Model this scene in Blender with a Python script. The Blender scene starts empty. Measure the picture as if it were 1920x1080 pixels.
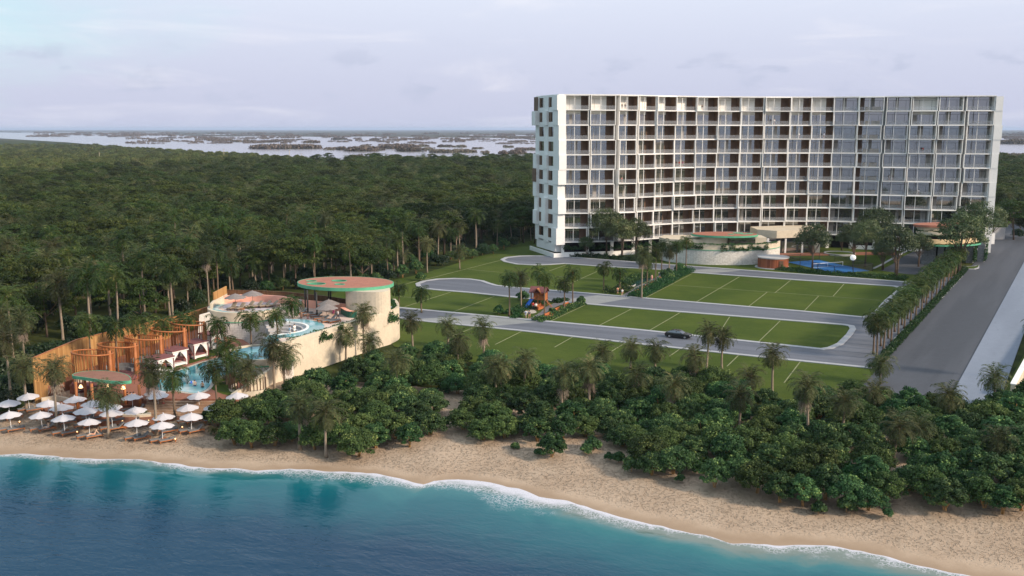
import bpy, bmesh, math, random
import numpy as np
from mathutils import Vector, Matrix
R = math.radians
random.seed(7); rng = np.random.default_rng(7)
SC = bpy.context.scene
COL = SC.collection

# ------------------------------------------------------------------ camera and pixel -> place
FPX, CAMH = 1800.0, 38.0
PITCH = math.atan(298 / FPX); CP, SP = math.cos(PITCH), math.sin(PITCH)
def G(u, v, z=0.0):
    x = (u - 960) / FPX; y = (540 - v) / FPX
    d = (x, CP + y * SP, -SP + y * CP); t = (z - CAMH) / d[2]
    return (d[0] * t, d[1] * t)
def D(u, v, Y):
    x = (u - 960) / FPX; y = (540 - v) / FPX
    d = (x, CP + y * SP, -SP + y * CP); t = Y / d[1]
    return (d[0] * t, Y, CAMH + d[2] * t)
cam = bpy.data.cameras.new('camera'); camo = bpy.data.objects.new('camera', cam); COL.objects.link(camo)
camo.location = (0, 0, CAMH); camo.rotation_euler = (math.pi / 2 - PITCH, 0, 0)
cam.sensor_width = 36; cam.lens = 36 * FPX / 1920; cam.clip_start = 0.5; cam.clip_end = 200000
SC.camera = camo

# ------------------------------------------------------------------ shore frame
SEA = -1.2
_sp = [(-160, 838), (0, 853), (40, 851), (70, 852), (120, 858), (180, 860), (250, 861), (330, 870), (395, 879), (440, 878), (480, 882),
       (545, 879), (620, 884), (700, 887), (745, 897), (795, 909), (815, 901), (860, 898), (920, 905), (985, 920), (1010, 931), (1060, 939), (1130, 960),
       (1200, 978), (1260, 992), (1320, 1004), (1370, 1018), (1430, 1021), (1450, 1024), (1500, 1023), (1550, 1022), (1610, 1032), (1680, 1049), (1760, 1070),
       (1840, 1082), (1930, 1100), (2100, 1135)]
SH = np.array([G(u, v, SEA) for u, v in _sp])
P0 = np.array(G(960, 917, SEA)); _a = np.array(G(0, 853, SEA)); _b = np.array(G(1840, 1082, SEA))
T = (_b - _a) / np.linalg.norm(_b - _a); N = np.array([-T[1], T[0]])       # T to the right, N inland
SA = (SH - P0) @ T; SW = (SH - P0) @ N
def wshore(a): return np.interp(a, SA, SW)
def shore_d(x, y):
    q = np.array([x, y]) - P0
    return float(q @ N - wshore(q @ T))
def hz(x, y):
    d = shore_d(x, y)
    k = min(1, max(0, d / 16)); k = k * k * (3 - 2 * k)
    return SEA - 0.25 * (d < 0) + k * (0 - SEA) if d > 0 else SEA - 0.2
def S(u, v):
    z = 0
    for _ in range(6): x, y = G(u, v, z); z = hz(x, y)
    return (x, y, z)

# ------------------------------------------------------------------ tagging
def tag(o, label=None, cat=None, group=None, kind=None):
    if label: o['label'] = label
    if cat: o['category'] = cat
    if group: o['group'] = group
    if kind: o['kind'] = kind
    return o
def thing(name, label, cat, loc=(0, 0, 0), rz=0, group=None):
    o = bpy.data.objects.new(name, None); COL.objects.link(o); o.location = loc; o.rotation_euler = (0, 0, rz)
    o.empty_display_size = 0.3
    return tag(o, label, cat, group)
CH = {}
def reg(o, parent):
    if parent is not None:
        o.parent = parent; CH.setdefault(parent.name, []).append(o)
    return o
def copy_tree(o, parent=None):
    c = o.copy(); COL.objects.link(c)
    if parent is not None: reg(c, parent)
    for ch in CH.get(o.name, []): copy_tree(ch, c)
    return c
def place(proto, loc, rz=0, s=1.0, label=None, group=None, used=set()):
    if proto.name not in used: used.add(proto.name); o = proto
    else: o = copy_tree(proto)
    o.location = loc; o.rotation_euler = (0, 0, rz); o.scale = (s, s, s) if not isinstance(s, tuple) else s
    if label: o['label'] = label
    if group: o['group'] = group
    return o

# ------------------------------------------------------------------ mesh building
class MB:
    def __init__(s): s.v = []; s.f = []; s.m = []; s.mi = 0
    def add(s, vs, fs):
        b = len(s.v); s.v += [tuple(p) for p in vs]
        for f in fs: s.f.append([i + b for i in f]); s.m.append(s.mi)
        return s
    def box(s, x0, x1, y0, y1, z0, z1, M=None):
        vs = [Vector(p) for p in ((x0, y0, z0), (x1, y0, z0), (x1, y1, z0), (x0, y1, z0), (x0, y0, z1), (x1, y0, z1), (x1, y1, z1), (x0, y1, z1))]
        if M is not None: vs = [M @ p for p in vs]
        return s.add(vs, [(3, 2, 1, 0), (4, 5, 6, 7), (0, 1, 5, 4), (1, 2, 6, 5), (2, 3, 7, 6), (3, 0, 4, 7)])
    def prism(s, poly, z0, z1, top=True, bottom=True):
        n = len(poly); poly = ccw(poly)
        zf0 = z0 if callable(z0) else (lambda i: z0); zf1 = z1 if callable(z1) else (lambda i: z1)
        vs = [(p[0], p[1], zf0(i)) for i, p in enumerate(poly)] + [(p[0], p[1], zf1(i)) for i, p in enumerate(poly)]
        fs = [(i, (i + 1) % n, n + (i + 1) % n, n + i) for i in range(n)]
        if top: fs.append(tuple(range(n, 2 * n)))
        if bottom: fs.append(tuple(range(n - 1, -1, -1)))
        return s.add(vs, fs)
    def sheet(s, poly, z):
        poly = ccw(poly); return s.add([(p[0], p[1], z) for p in poly], [tuple(range(len(poly)))])
    def ribbon(s, pts, w, z0, z1, closed=False, off=0.0):
        """wall / kerb strip along a polyline, width w (to the left side from off)"""
        L = offset(pts, off, closed); Rr = offset(pts, off + w, closed); n = len(pts)
        z0 = z0 if isinstance(z0, (list, tuple)) else [z0] * n; z1 = z1 if isinstance(z1, (list, tuple)) else [z1] * n
        vs = []
        for i in range(n):
            vs += [(L[i][0], L[i][1], z0[i]), (Rr[i][0], Rr[i][1], z0[i]), (Rr[i][0], Rr[i][1], z1[i]), (L[i][0], L[i][1], z1[i])]
        fs = []
        for i in range(n if closed else n - 1):
            a = 4 * i; b = 4 * ((i + 1) % n)
            fs += [(a, b, b + 3, a + 3), (b + 1, a + 1, a + 2, b + 2), (a + 3, b + 3, b + 2, a + 2), (b, a, a + 1, b + 1)]
        if not closed: fs += [(0, 3, 2, 1), (4 * n - 4, 4 * n - 3, 4 * n - 2, 4 * n - 1)]
        return s.add(vs, fs)
    def tube(s, pts, rs, n=8, cap=True):
        pts = [Vector(p) for p in pts]
        if not isinstance(rs, (list, tuple)): rs = [rs] * len(pts)
        vs = []; ref = None
        for i, p in enumerate(pts):
            d = (pts[min(i + 1, len(pts) - 1)] - pts[max(i - 1, 0)]).normalized()
            if ref is None: ref = d.cross(Vector((0.31, 0.95, 0.1))).normalized()
            a = (ref - d * ref.dot(d)).normalized(); b = d.cross(a); ref = a
            for k in range(n):
                t = 2 * math.pi * k / n; vs.append(p + (a * math.cos(t) + b * math.sin(t)) * rs[i])
        fs = [(i * n + k, i * n + (k + 1) % n, (i + 1) * n + (k + 1) % n, (i + 1) * n + k) for i in range(len(pts) - 1) for k in range(n)]
        if cap: fs += [tuple(range(n - 1, -1, -1)), tuple(range((len(pts) - 1) * n, len(pts) * n))]
        return s.add(vs, fs)
    def lathe(s, prof, n=24, c=(0, 0, 0), cap=True):
        vs = [(c[0] + r * math.cos(2 * math.pi * k / n), c[1] + r * math.sin(2 * math.pi * k / n), c[2] + z) for r, z in prof for k in range(n)]
        m = len(prof)
        fs = [(i * n + k, i * n + (k + 1) % n, (i + 1) * n + (k + 1) % n, (i + 1) * n + k) for i in range(m - 1) for k in range(n)]
        if cap: fs += [tuple(range(n - 1, -1, -1)), tuple(range((m - 1) * n, m * n))]
        return s.add(vs, fs)
    def build(s, name, mat, parent=None, org=None, smooth=False, recalc=True, bevel=0):
        o_ = Vector(parent.location) if (parent is not None and org == 'w') else (Vector(org) if org not in (None, 'w') else Vector())
        if isinstance(org, str) and parent is not None and parent.type == 'MESH':
            pass
        me = bpy.data.meshes.new(name)
        me.from_pydata([tuple(Vector(p) - o_) for p in s.v], [], s.f)
        for m in (mat if isinstance(mat, list) else [mat]): me.materials.append(m)
        me.polygons.foreach_set('material_index', s.m)
        if recalc:
            bm = bmesh.new(); bm.from_mesh(me); bmesh.ops.recalc_face_normals(bm, faces=bm.faces)
            if bevel: bmesh.ops.bevel(bm, geom=[e for e in bm.edges if e.calc_face_angle(0) > 0.6], offset=bevel, segments=1, affect='EDGES', clamp_overlap=True)
            bm.to_mesh(me); bm.free()
        if smooth: me.polygons.foreach_set('use_smooth', [True] * len(me.polygons))
        o = bpy.data.objects.new(name, me); COL.objects.link(o)
        if parent is None and org not in (None, 'w'): o.location = o_
        return reg(o, parent)
def ccw(p):
    a = sum(p[i][0] * p[(i + 1) % len(p)][1] - p[(i + 1) % len(p)][0] * p[i][1] for i in range(len(p)))
    return list(p) if a > 0 else list(p)[::-1]
def offset(pts, w, closed=False):
    n = len(pts); out = []
    for i in range(n):
        def nr(a, b):
            dx, dy = b[0] - a[0], b[1] - a[1]; l = math.hypot(dx, dy) or 1e-9; return (-dy / l, dx / l)
        ns = []
        if closed or i > 0: ns.append(nr(pts[i - 1], pts[i]))
        if closed or i < n - 1: ns.append(nr(pts[i], pts[(i + 1) % n]))
        mx = sum(q[0] for q in ns) / len(ns); my = sum(q[1] for q in ns) / len(ns); l2 = max(mx * mx + my * my, 0.3)
        out.append((pts[i][0] + mx / l2 * w, pts[i][1] + my / l2 * w))
    return out
def spl(pts, n=6, closed=False):
    """Catmull-Rom smoothing of a 2D/3D polyline"""
    out = []; m = len(pts); P = [np.array(p, float) for p in pts]
    for i in range(m if closed else m - 1):
        g = lambda k: P[k % m] if closed else P[min(max(k, 0), m - 1)]
        a, b, c, d = g(i - 1), g(i), g(i + 1), g(i + 2)
        for k in range(n):
            t = k / n; out.append(tuple(0.5 * (2 * b + (c - a) * t + (2 * a - 5 * b + 4 * c - d) * t * t + (3 * b - a - 3 * c + d) * t ** 3)))
    if not closed: out.append(tuple(P[-1]))
    return out
def circ(cx, cy, r, n=32, a0=0, a1=2 * math.pi, ry=None, rot=0):
    ry = r if ry is None else ry; full = abs(a1 - a0 - 2 * math.pi) < 1e-6
    out = []
    for k in range(n + (0 if full else 1)):
        t = a0 + (a1 - a0) * k / n; x, y = r * math.cos(t), ry * math.sin(t)
        out.append((cx + x * math.cos(rot) - y * math.sin(rot), cy + x * math.sin(rot) + y * math.cos(rot)))
    return out
def np_mesh(name, verts, quads, mat, rnd=None, mi=None):
    me = bpy.data.meshes.new(name); nv, nf = len(verts), len(quads); k = quads.shape[1]
    me.vertices.add(nv); me.vertices.foreach_set('co', np.ascontiguousarray(verts, dtype=np.float32).ravel())
    me.loops.add(nf * k); me.loops.foreach_set('vertex_index', np.ascontiguousarray(quads, dtype=np.int32).ravel())
    me.polygons.add(nf); me.polygons.foreach_set('loop_start', np.arange(0, nf * k, k, dtype=np.int32))
    for m in (mat if isinstance(mat, list) else [mat]): me.materials.append(m)
    if mi is not None: me.polygons.foreach_set('material_index', np.asarray(mi, dtype=np.int32))
    if rnd is not None:
        at = me.attributes.new('rnd', 'FLOAT', 'FACE'); at.data.foreach_set('value', np.asarray(rnd, dtype=np.float32))
    me.update(calc_edges=True); return me
def obj(name, me, parent=None, loc=None):
    o = bpy.data.objects.new(name, me); COL.objects.link(o)
    if loc: o.location = loc
    return reg(o, parent)

# ------------------------------------------------------------------ materials
MATS = {}
class NT:
    def __init__(s, m): s.t = m.node_tree; s.n = s.t.nodes; s.l = s.t.links
    def __call__(s, typ, **kw):
        n = s.n.new(typ)
        for k, v in kw.items():
            if k.startswith('i_'): n.inputs[k[2:].replace('_', ' ')].default_value = v
            else: setattr(n, k, v)
        return n
    def ln(s, a, b): s.l.new(a, b)
    def mix(s, fac, a, b, mode='MIX'):
        n = s.n.new('ShaderNodeMix'); n.data_type = 'RGBA'; n.blend_type = mode
        for i, x in ((0, fac), (6, a), (7, b)):
            if hasattr(x, 'is_linked'): s.l.new(x, n.inputs[i])
            else: n.inputs[i].default_value = (*x, 1) if isinstance(x, tuple) and len(x) == 3 else x
        return n.outputs[2]
    def math(s, op, a, b=0.0, clamp=False):
        n = s.n.new('ShaderNodeMath'); n.operation = op; n.use_clamp = clamp
        for i, x in ((0, a), (1, b)):
            if hasattr(x, 'is_linked'): s.l.new(x, n.inputs[i])
            else: n.inputs[i].default_value = x
        return n.outputs[0]
    def ss(s, x, lo, hi):
        n = s.n.new('ShaderNodeMapRange'); n.interpolation_type = 'SMOOTHSTEP'
        for k, v in (('Value', x), ('From Min', lo), ('From Max', hi)):
            if hasattr(v, 'is_linked'): s.l.new(v, n.inputs[k])
            else: n.inputs[k].default_value = v
        return n.outputs[0]
    def noise(s, scale, detail=4, rough=0.55, vec=None, dist=0.0):
        n = s.n.new('ShaderNodeTexNoise'); n.inputs['Scale'].default_value = scale; n.inputs['Detail'].default_value = detail
        n.inputs['Roughness'].default_value = rough; n.inputs['Distortion'].default_value = dist
        if vec is not None: s.l.new(vec, n.inputs['Vector'])
        return n.outputs['Fac']
    def coord(s, which='Object', scale=None, rot=None):
        o = s.n.new('ShaderNodeTexCoord').outputs[which]
        if scale or rot:
            m = s.n.new('ShaderNodeMapping'); s.l.new(o, m.inputs['Vector'])
            if scale: m.inputs['Scale'].default_value = scale
            if rot: m.vector_type = 'TEXTURE'; m.inputs['Rotation'].default_value = tuple(-r for r in rot); m.inputs['Scale'].default_value = tuple(1 / k for k in (scale or (1, 1, 1)))
            o = m.outputs[0]
        return o
    def bump(s, h, strength=0.4, dist=0.1):
        b = s.n.new('ShaderNodeBump'); b.inputs['Strength'].default_value = strength; b.inputs['Distance'].default_value = dist
        s.l.new(h, b.inputs['Height']); return b.outputs[0]
def newmat(name):
    m = bpy.data.materials.new(name); m.use_nodes = True; MATS[name] = m
    nt = NT(m); bs = nt.n['Principled BSDF']; return m, nt, bs
def setc(nt, bs, key, x):
    if hasattr(x, 'is_linked'): nt.ln(x, bs.inputs[key])
    else: bs.inputs[key].default_value = (*x, 1) if isinstance(x, tuple) and len(x) == 3 else x
def mat(name, col, rough=0.7, var=0.18, scale=1.2, col2=None, bump=0.0, bscale=8.0, metal=0.0, spec=0.3, emit=None, fine=None):
    m, nt, bs = newmat(name); vec = nt.coord()
    a = tuple(c * (1 - var) for c in col); b = col2 if col2 else tuple(min(1, c * (1 + var)) for c in col)
    f = nt.noise(scale, 5, 0.6, vec)
    c = nt.mix(nt.ss(f, 0.3, 0.7), a, b)
    if fine: c = nt.mix(0.5, c, nt.mix(nt.noise(fine, 3, 0.7, vec), tuple(x * 0.7 for x in a), tuple(min(1, x * 1.3) for x in b)))
    setc(nt, bs, 'Base Color', c); bs.inputs['Roughness'].default_value = rough; bs.inputs['Metallic'].default_value = metal
    bs.inputs['Specular IOR Level'].default_value = spec
    if bump: nt.ln(nt.bump(nt.noise(bscale, 4, 0.6, vec), bump, 0.05), bs.inputs['Normal'])
    if emit: bs.inputs['Emission Color'].default_value = (*emit[0], 1); bs.inputs['Emission Strength'].default_value = emit[1]
    return m
def leafmat(name, c0, c1, c2=None, rough=0.5, spec=0.35, trans=0.25):
    m, nt, bs = newmat(name)
    r = nt('ShaderNodeAttribute', attribute_name='rnd').outputs['Fac']
    oi = nt('ShaderNodeObjectInfo').outputs['Random']
    c = nt.mix(r, c0, c1)
    if c2: c = nt.mix(nt.ss(r, 0.82, 0.95), c, c2)
    hs = nt('ShaderNodeHueSaturation'); nt.ln(c, hs.inputs['Color'])
    nt.ln(nt.math('ADD', nt.math('MULTIPLY', oi, 0.75), 0.64), hs.inputs['Value'])
    nt.ln(nt.math('ADD', nt.math('MULTIPLY', nt.math('FRACT', nt.math('MULTIPLY', oi, 7.31)), 0.045), 0.475), hs.inputs['Hue'])
    nt.ln(hs.outputs[0], bs.inputs['Base Color']); bs.inputs['Roughness'].default_value = rough; bs.inputs['Specular IOR Level'].default_value = spec
    tr = nt('ShaderNodeBsdfTranslucent'); nt.ln(hs.outputs[0], tr.inputs['Color'])
    mx = nt('ShaderNodeMixShader'); mx.inputs[0].default_value = trans
    nt.ln(bs.outputs[0], mx.inputs[1]); nt.ln(tr.outputs[0], mx.inputs[2]); nt.ln(mx.outputs[0], nt.n['Material Output'].inputs['Surface'])
    return m
# ------------------------------------------------------------------ light
SUN_D = Vector((0.90, -0.43, 0)).normalized(); SUN_EL = R(27)
sd = Vector((SUN_D.x * math.cos(SUN_EL), SUN_D.y * math.cos(SUN_EL), math.sin(SUN_EL)))
sl = bpy.data.lights.new('sun', 'SUN'); sl.energy = 3.4; sl.angle = R(6.0); sl.color = (1.0, 0.82, 0.64)
so = bpy.data.objects.new('sun', sl); COL.objects.link(so); so.rotation_euler = sd.to_track_quat('Z', 'Y').to_euler(); so.location = (300, -150, 200)
W = bpy.data.worlds.new('World'); SC.world = W; W.use_nodes = True
nt = NT(W); bg = nt.n['Background']
sky = nt('ShaderNodeTexSky', sky_type='NISHITA', sun_disc=False, sun_elevation=SUN_EL, sun_rotation=math.atan2(SUN_D.x, SUN_D.y), air_density=1.0, dust_density=1.5, ozone_density=1.5)
tc = nt('ShaderNodeTexCoord').outputs['Generated']
sep = nt('ShaderNodeSeparateXYZ'); nt.ln(tc, sep.inputs[0])
zz = sep.outputs['Z']; xx = sep.outputs['X']
# thin high cloud veil: lavender low down, whiter higher up, torn open to the far left
veil = nt.mix(nt.ss(zz, 0.0, 0.20), (5.15, 5.25, 6.75), (7.1, 7.55, 8.7))
mp = nt('ShaderNodeMapping'); nt.ln(tc, mp.inputs[0]); mp.inputs['Scale'].default_value = (2.2, 2.2, 9.0)
n1 = nt.noise(1.6, 6, 0.6, mp.outputs[0], 0.4)
gapv = nt.math('SUBTRACT', nt.math('ADD', nt.math('MULTIPLY', xx, 2.6), 1.9), nt.math('MULTIPLY', nt.math('MINIMUM', zz, 0.26), 4.2))
cover = nt.math('MULTIPLY', nt.ss(nt.math('ADD', n1, nt.math('MULTIPLY', gapv, 0.55)), 0.45, 0.95), 0.92)
c = nt.mix(cover, nt.mix(0.7, sky.outputs[0], (6.0, 7.9, 8.9)), veil)
# small grey-lavender puffs low over the horizon
mp2 = nt('ShaderNodeMapping'); nt.ln(tc, mp2.inputs[0]); mp2.inputs['Scale'].default_value = (16, 16, 40)
n2 = nt.noise(1.0, 5, 0.55, mp2.outputs[0], 0.2)
band = nt.math('MULTIPLY', nt.ss(zz, 0.012, 0.045), nt.math('SUBTRACT', 1.0, nt.ss(zz, 0.055, 0.10)))
c = nt.mix(nt.math('MULTIPLY', nt.math('MULTIPLY', nt.ss(n2, 0.55, 0.68), band), 0.55), c, (4.4, 4.8, 6.2))
mp3 = nt('ShaderNodeMapping'); nt.ln(tc, mp3.inputs[0]); mp3.inputs['Scale'].default_value = (3, 3, 22); mp3.inputs['Location'].default_value = (1.3, 0.4, 0.2)
n3 = nt.noise(1.5, 6, 0.6, mp3.outputs[0], 0.6)
c = nt.mix(nt.math('MULTIPLY', nt.ss(n3, 0.52, 0.75), 0.35), c, (8.6, 8.4, 8.8))
nt.ln(c, bg.inputs['Color']); bg.inputs['Strength'].default_value = 0.082
SC.view_settings.view_transform = 'Standard'; SC.view_settings.look = 'None'; SC.view_settings.exposure = 0.53; SC.view_settings.gamma = 1
SC.cycles.use_denoising = True; SC.cycles.max_bounces = 6; SC.cycles.diffuse_bounces = 2; SC.cycles.glossy_bounces = 3; SC.cycles.transparent_max_bounces = 8
SC.cycles.transmission_bounces = 3; SC.cycles.caustics_reflective = False; SC.cycles.caustics_refractive = False
SC.cycles.sample_clamp_indirect = 4.0

# ------------------------------------------------------------------ materials
WHITE = mat('white_render', (0.82, 0.82, 0.80), 0.6, 0.04, 0.3, fine=3)
WHITE2 = mat('white_frame', (0.84, 0.83, 0.80), 0.5, 0.03, 0.5)
PANEL = mat('white_panel', (0.85, 0.83, 0.77), 0.5, 0.03, 0.5)
CREAM = mat('cream_stucco', (0.60, 0.52, 0.40), 0.85, 0.14, 0.35, fine=2.5, bump=0.25, bscale=6)
SAGE = mat('green_trim', (0.10, 0.36, 0.22), 0.6, 0.12, 1)
TERRA = mat('terracotta_roof', (0.36, 0.15, 0.10), 0.85, 0.18, 0.8, fine=8)
CORAL = mat('coral_wall', (0.85, 0.42, 0.31), 0.8, 0.08, 0.5)
TILE = mat('pale_terrace_tile', (0.52, 0.48, 0.51), 0.6, 0.1, 0.6, fine=6)
PINKTILE = mat('pink_terrace_tile', (0.66, 0.51, 0.43), 0.7, 0.1, 0.6, fine=6)
BRICKP = mat('red_brick_paving', (0.26, 0.11, 0.07), 0.85, 0.25, 1.5, fine=14)
BROWN = mat('dark_wood_panel', (0.130, 0.076, 0.046), 0.55, 0.3, 0.8, fine=5)
ORWOOD = mat('orange_hardwood', (0.36, 0.13, 0.045), 0.55, 0.3, 1.2, fine=9)
DARKM = mat('dark_metal', (0.035, 0.033, 0.032), 0.5, 0.1)
GREYCUSH = mat('grey_cushion', (0.20, 0.20, 0.20), 0.9, 0.12, 3)
TAUPE = mat('taupe_cushion', (0.30, 0.25, 0.19), 0.9, 0.1, 3)
CANVAS = mat('white_canvas', (0.56, 0.54, 0.56), 0.85, 0.05, 1.5)
TAUPEC = mat('grey_canvas', (0.22, 0.195, 0.185), 0.85, 0.12, 2)
DRAPE = mat('white_drape', (0.78, 0.77, 0.74), 0.85, 0.04, 2)
ROOFB = mat('wine_fabric_roof', (0.19, 0.075, 0.075), 0.8, 0.12, 1.5)
CONC = mat('pale_concrete', (0.43, 0.42, 0.42), 0.8, 0.1, 0.4, fine=4)
KERB = mat('kerb_concrete', (0.36, 0.37, 0.39), 0.8, 0.10, 0.3, fine=3)
LINE = mat('pale_boundary_strip', (0.22, 0.23, 0.125), 0.8, 0.15, 0.6)
PLASTW = mat('white_plastic', (0.8, 0.8, 0.8), 0.35, 0.02)
BLUEP = mat('blue_plastic', (0.03, 0.17, 0.62), 0.35, 0.05)
BLUEC = mat('blue_court', (0.035, 0.20, 0.52), 0.7, 0.06, 0.6, fine=5)
LAMPM = mat('warm_lamp', (0.9, 0.6, 0.3), 0.5, 0.05, emit=((1.0, 0.62, 0.28), 1.6))
GLOBE = mat('white_globe', (0.85, 0.85, 0.82), 0.4, 0.02, emit=((1.0, 0.95, 0.88), 0.25))
SHADEV = mat('void_shade', (0.012, 0.011, 0.011), 0.9, 0.2)  # near-black colour standing in for shade inside open voids
TRUNKG = mat('palm_trunk_grey', (0.25, 0.20, 0.15), 0.9, 0.3, 3, fine=12, bump=0.5, bscale=10)
TRUNKO = mat('palm_trunk_ochre', (0.22, 0.12, 0.06), 0.85, 0.35, 2.5, col2=(0.16, 0.13, 0.10), fine=12)
SHAFT = mat('palm_crownshaft', (0.30, 0.13, 0.055), 0.7, 0.3, 3)
BARK = mat('tree_bark', (0.11, 0.08, 0.06), 0.9, 0.3, 3, fine=10)
BARKT = mat('tan_stem', (0.34, 0.21, 0.09), 0.85, 0.25, 3)
RUST = mat('corten_bench', (0.42, 0.13, 0.045), 0.75, 0.25, 2)
HUTW = mat('hut_wood', (0.30, 0.105, 0.05), 0.6, 0.3, 1.5, fine=9)
PEB = mat('light_gravel', (0.45, 0.40, 0.34), 0.9, 0.2, 3)
HAIR = mat('dark_hair', (0.02, 0.014, 0.01), 0.6, 0.2); HAIRL = mat('brown_hair', (0.10, 0.055, 0.03), 0.6, 0.2)
SKIN = mat('skin', (0.50, 0.28, 0.18), 0.6, 0.06); SKINP = mat('pale_skin', (0.68, 0.46, 0.33), 0.6, 0.05)
CLO = {k: mat('cloth_' + k, c, 0.9, 0.1, 4) for k, c in dict(white=(0.78, 0.77, 0.75), red=(0.45, 0.02, 0.03), black=(0.015, 0.015, 0.02), pink=(0.72, 0.33, 0.30), blue=(0.05, 0.09, 0.22),
        lightblue=(0.42, 0.52, 0.66), purple=(0.22, 0.03, 0.12), grey=(0.16, 0.16, 0.19), denim=(0.045, 0.055, 0.08), peach=(0.6, 0.30, 0.2)).items()}
L_PALM = leafmat('palm_leaf', (0.015, 0.039, 0.009), (0.062, 0.104, 0.022), (0.125, 0.130, 0.038), 0.55, 0.2)
L_PALMO = leafmat('olive_palm_leaf', (0.040, 0.055, 0.021), (0.112, 0.132, 0.052), (0.20, 0.17, 0.08), 0.6, 0.2)
L_DEAD = leafmat('dead_frond', (0.20, 0.155, 0.12), (0.40, 0.33, 0.26), None, 0.9, 0.1)
L_GRAPE = leafmat('sea_grape_leaf', (0.016, 0.050, 0.019), (0.080, 0.160, 0.055), (0.23, 0.32, 0.095), 0.6, 0.18)
L_GRAPE2 = leafmat('olive_grape_leaf', (0.024, 0.052, 0.018), (0.105, 0.165, 0.050), (0.24, 0.30, 0.095), 0.65, 0.15)
L_BROAD = leafmat('broadleaf', (0.017, 0.036, 0.007), (0.062, 0.090, 0.018), (0.110, 0.122, 0.028), 0.6, 0.2)
L_FINE = leafmat('fine_leaf', (0.032, 0.056, 0.022), (0.095, 0.132, 0.052), (0.16, 0.175, 0.068))
L_HEDGE = leafmat('hedge_leaf', (0.012, 0.05, 0.012), (0.035, 0.12, 0.028), (0.08, 0.17, 0.04))
L_DARK = leafmat('dark_undergrowth_leaf', (0.008, 0.026, 0.010), (0.022, 0.052, 0.016), (0.05, 0.08, 0.02))
L_SCRUB = leafmat('scrub_leaf', (0.062, 0.085, 0.024), (0.145, 0.165, 0.05), None, 0.8, 0.1)
L_MANG = leafmat('hazed_mangrove_leaf', (0.105, 0.090, 0.072), (0.19, 0.162, 0.128), None, 0.8, 0.1)  # lightened, pinkish leaf colour carries the distance haze
def slatmat(name, c0, c1, per):
    m, nt, bs = newmat(name); v = nt.coord()
    s = nt('ShaderNodeSeparateXYZ'); nt.ln(v, s.inputs[0])
    h = nt.math('ADD', nt.math('MULTIPLY', s.outputs['X'], per * 1.31), nt.math('MULTIPLY', s.outputs['Y'], per))
    fl = nt.math('FLOOR', h); wn = nt('ShaderNodeTexWhiteNoise', noise_dimensions='1D'); nt.ln(fl, wn.inputs['W'])
    fr = nt.math('FRACT', h); gap = nt.ss(nt.math('ABSOLUTE', nt.math('SUBTRACT', fr, 0.5)), 0.40, 0.49)
    c = nt.mix(wn.outputs['Value'], c0, c1); c = nt.mix(nt.math('MULTIPLY', gap, 0.8), c, tuple(x * 0.25 for x in c0))
    c = nt.mix(0.35, c, nt.mix(nt.noise(2.0, 4, 0.6, v), c0, c1))
    setc(nt, bs, 'Base Color', c); bs.inputs['Roughness'].default_value = 0.7; bs.inputs['Specular IOR Level'].default_value = 0.2
    return m
SLAT = slatmat('timber_slats', (0.31, 0.155, 0.055), (0.53, 0.31, 0.125), 2.2)
SLATD = slatmat('brown_timber_slats', (0.11, 0.055, 0.03), (0.20, 0.11, 0.06), 2.5)
def stonemat(name, c0, c1, sx, sz, mort):
    m, nt, bs = newmat(name); v = nt.coord()
    s = nt('ShaderNodeSeparateXYZ'); nt.ln(v, s.inputs[0])
    cb = nt('ShaderNodeCombineXYZ'); nt.ln(nt.math('ADD', s.outputs['X'], nt.math('MULTIPLY', s.outputs['Y'], 0.8)), cb.inputs[0]); nt.ln(s.outputs['Z'], cb.inputs[1])
    br = nt('ShaderNodeTexBrick'); nt.ln(cb.outputs[0], br.inputs['Vector'])
    br.inputs['Color1'].default_value = (*c0, 1); br.inputs['Color2'].default_value = (*c1, 1); br.inputs['Mortar'].default_value = (*mort, 1)
    br.inputs['Scale'].default_value = 1; br.inputs['Brick Width'].default_value = sx; br.inputs['Row Height'].default_value = sz; br.inputs['Mortar Size'].default_value = 0.03
    n = nt.noise(1.8, 5, 0.65, v)
    c = nt.mix(0.45, br.outputs['Color'], nt.mix(nt.ss(n, 0.35, 0.65), tuple(x * 0.75 for x in c0), c1))
    c = nt.mix(nt.ss(nt.noise(5.0, 3, 0.6, v), 0.62, 0.72), c, tuple(x * 0.45 for x in c0))
    setc(nt, bs, 'Base Color', c); bs.inputs['Roughness'].default_value = 0.9
    nt.ln(nt.bump(br.outputs['Fac'], -0.5, 0.03), bs.inputs['Normal']); return m
STONE = stonemat('pale_stone_masonry', (0.62, 0.59, 0.54), (0.80, 0.77, 0.72), 0.9, 0.32, (0.38, 0.36, 0.33))
STONEG = stonemat('grey_stone_cladding', (0.22, 0.23, 0.24), (0.34, 0.35, 0.36), 1.4, 0.5, (0.14, 0.14, 0.15))
def glassmat(name, dark, gl, fac):
    m, nt, bs = newmat(name)
    setc(nt, bs, 'Base Color', dark); bs.inputs['Roughness'].default_value = 0.4
    g = nt('ShaderNodeBsdfGlossy'); g.inputs['Color'].default_value = (*gl, 1); g.inputs['Roughness'].default_value = 0.03
    mx = nt('ShaderNodeMixShader'); mx.inputs[0].default_value = fac
    nt.ln(bs.outputs[0], mx.inputs[1]); nt.ln(g.outputs[0], mx.inputs[2]); nt.ln(mx.outputs[0], nt.n['Material Output'].inputs['Surface']); return m
GLASS = glassmat('coated_window_glass', (0.06, 0.055, 0.05), (0.50, 0.51, 0.50), 0.55)
CARGLASS = glassmat('car_glass', (0.01, 0.01, 0.012), (0.6, 0.6, 0.65), 0.35)
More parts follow.
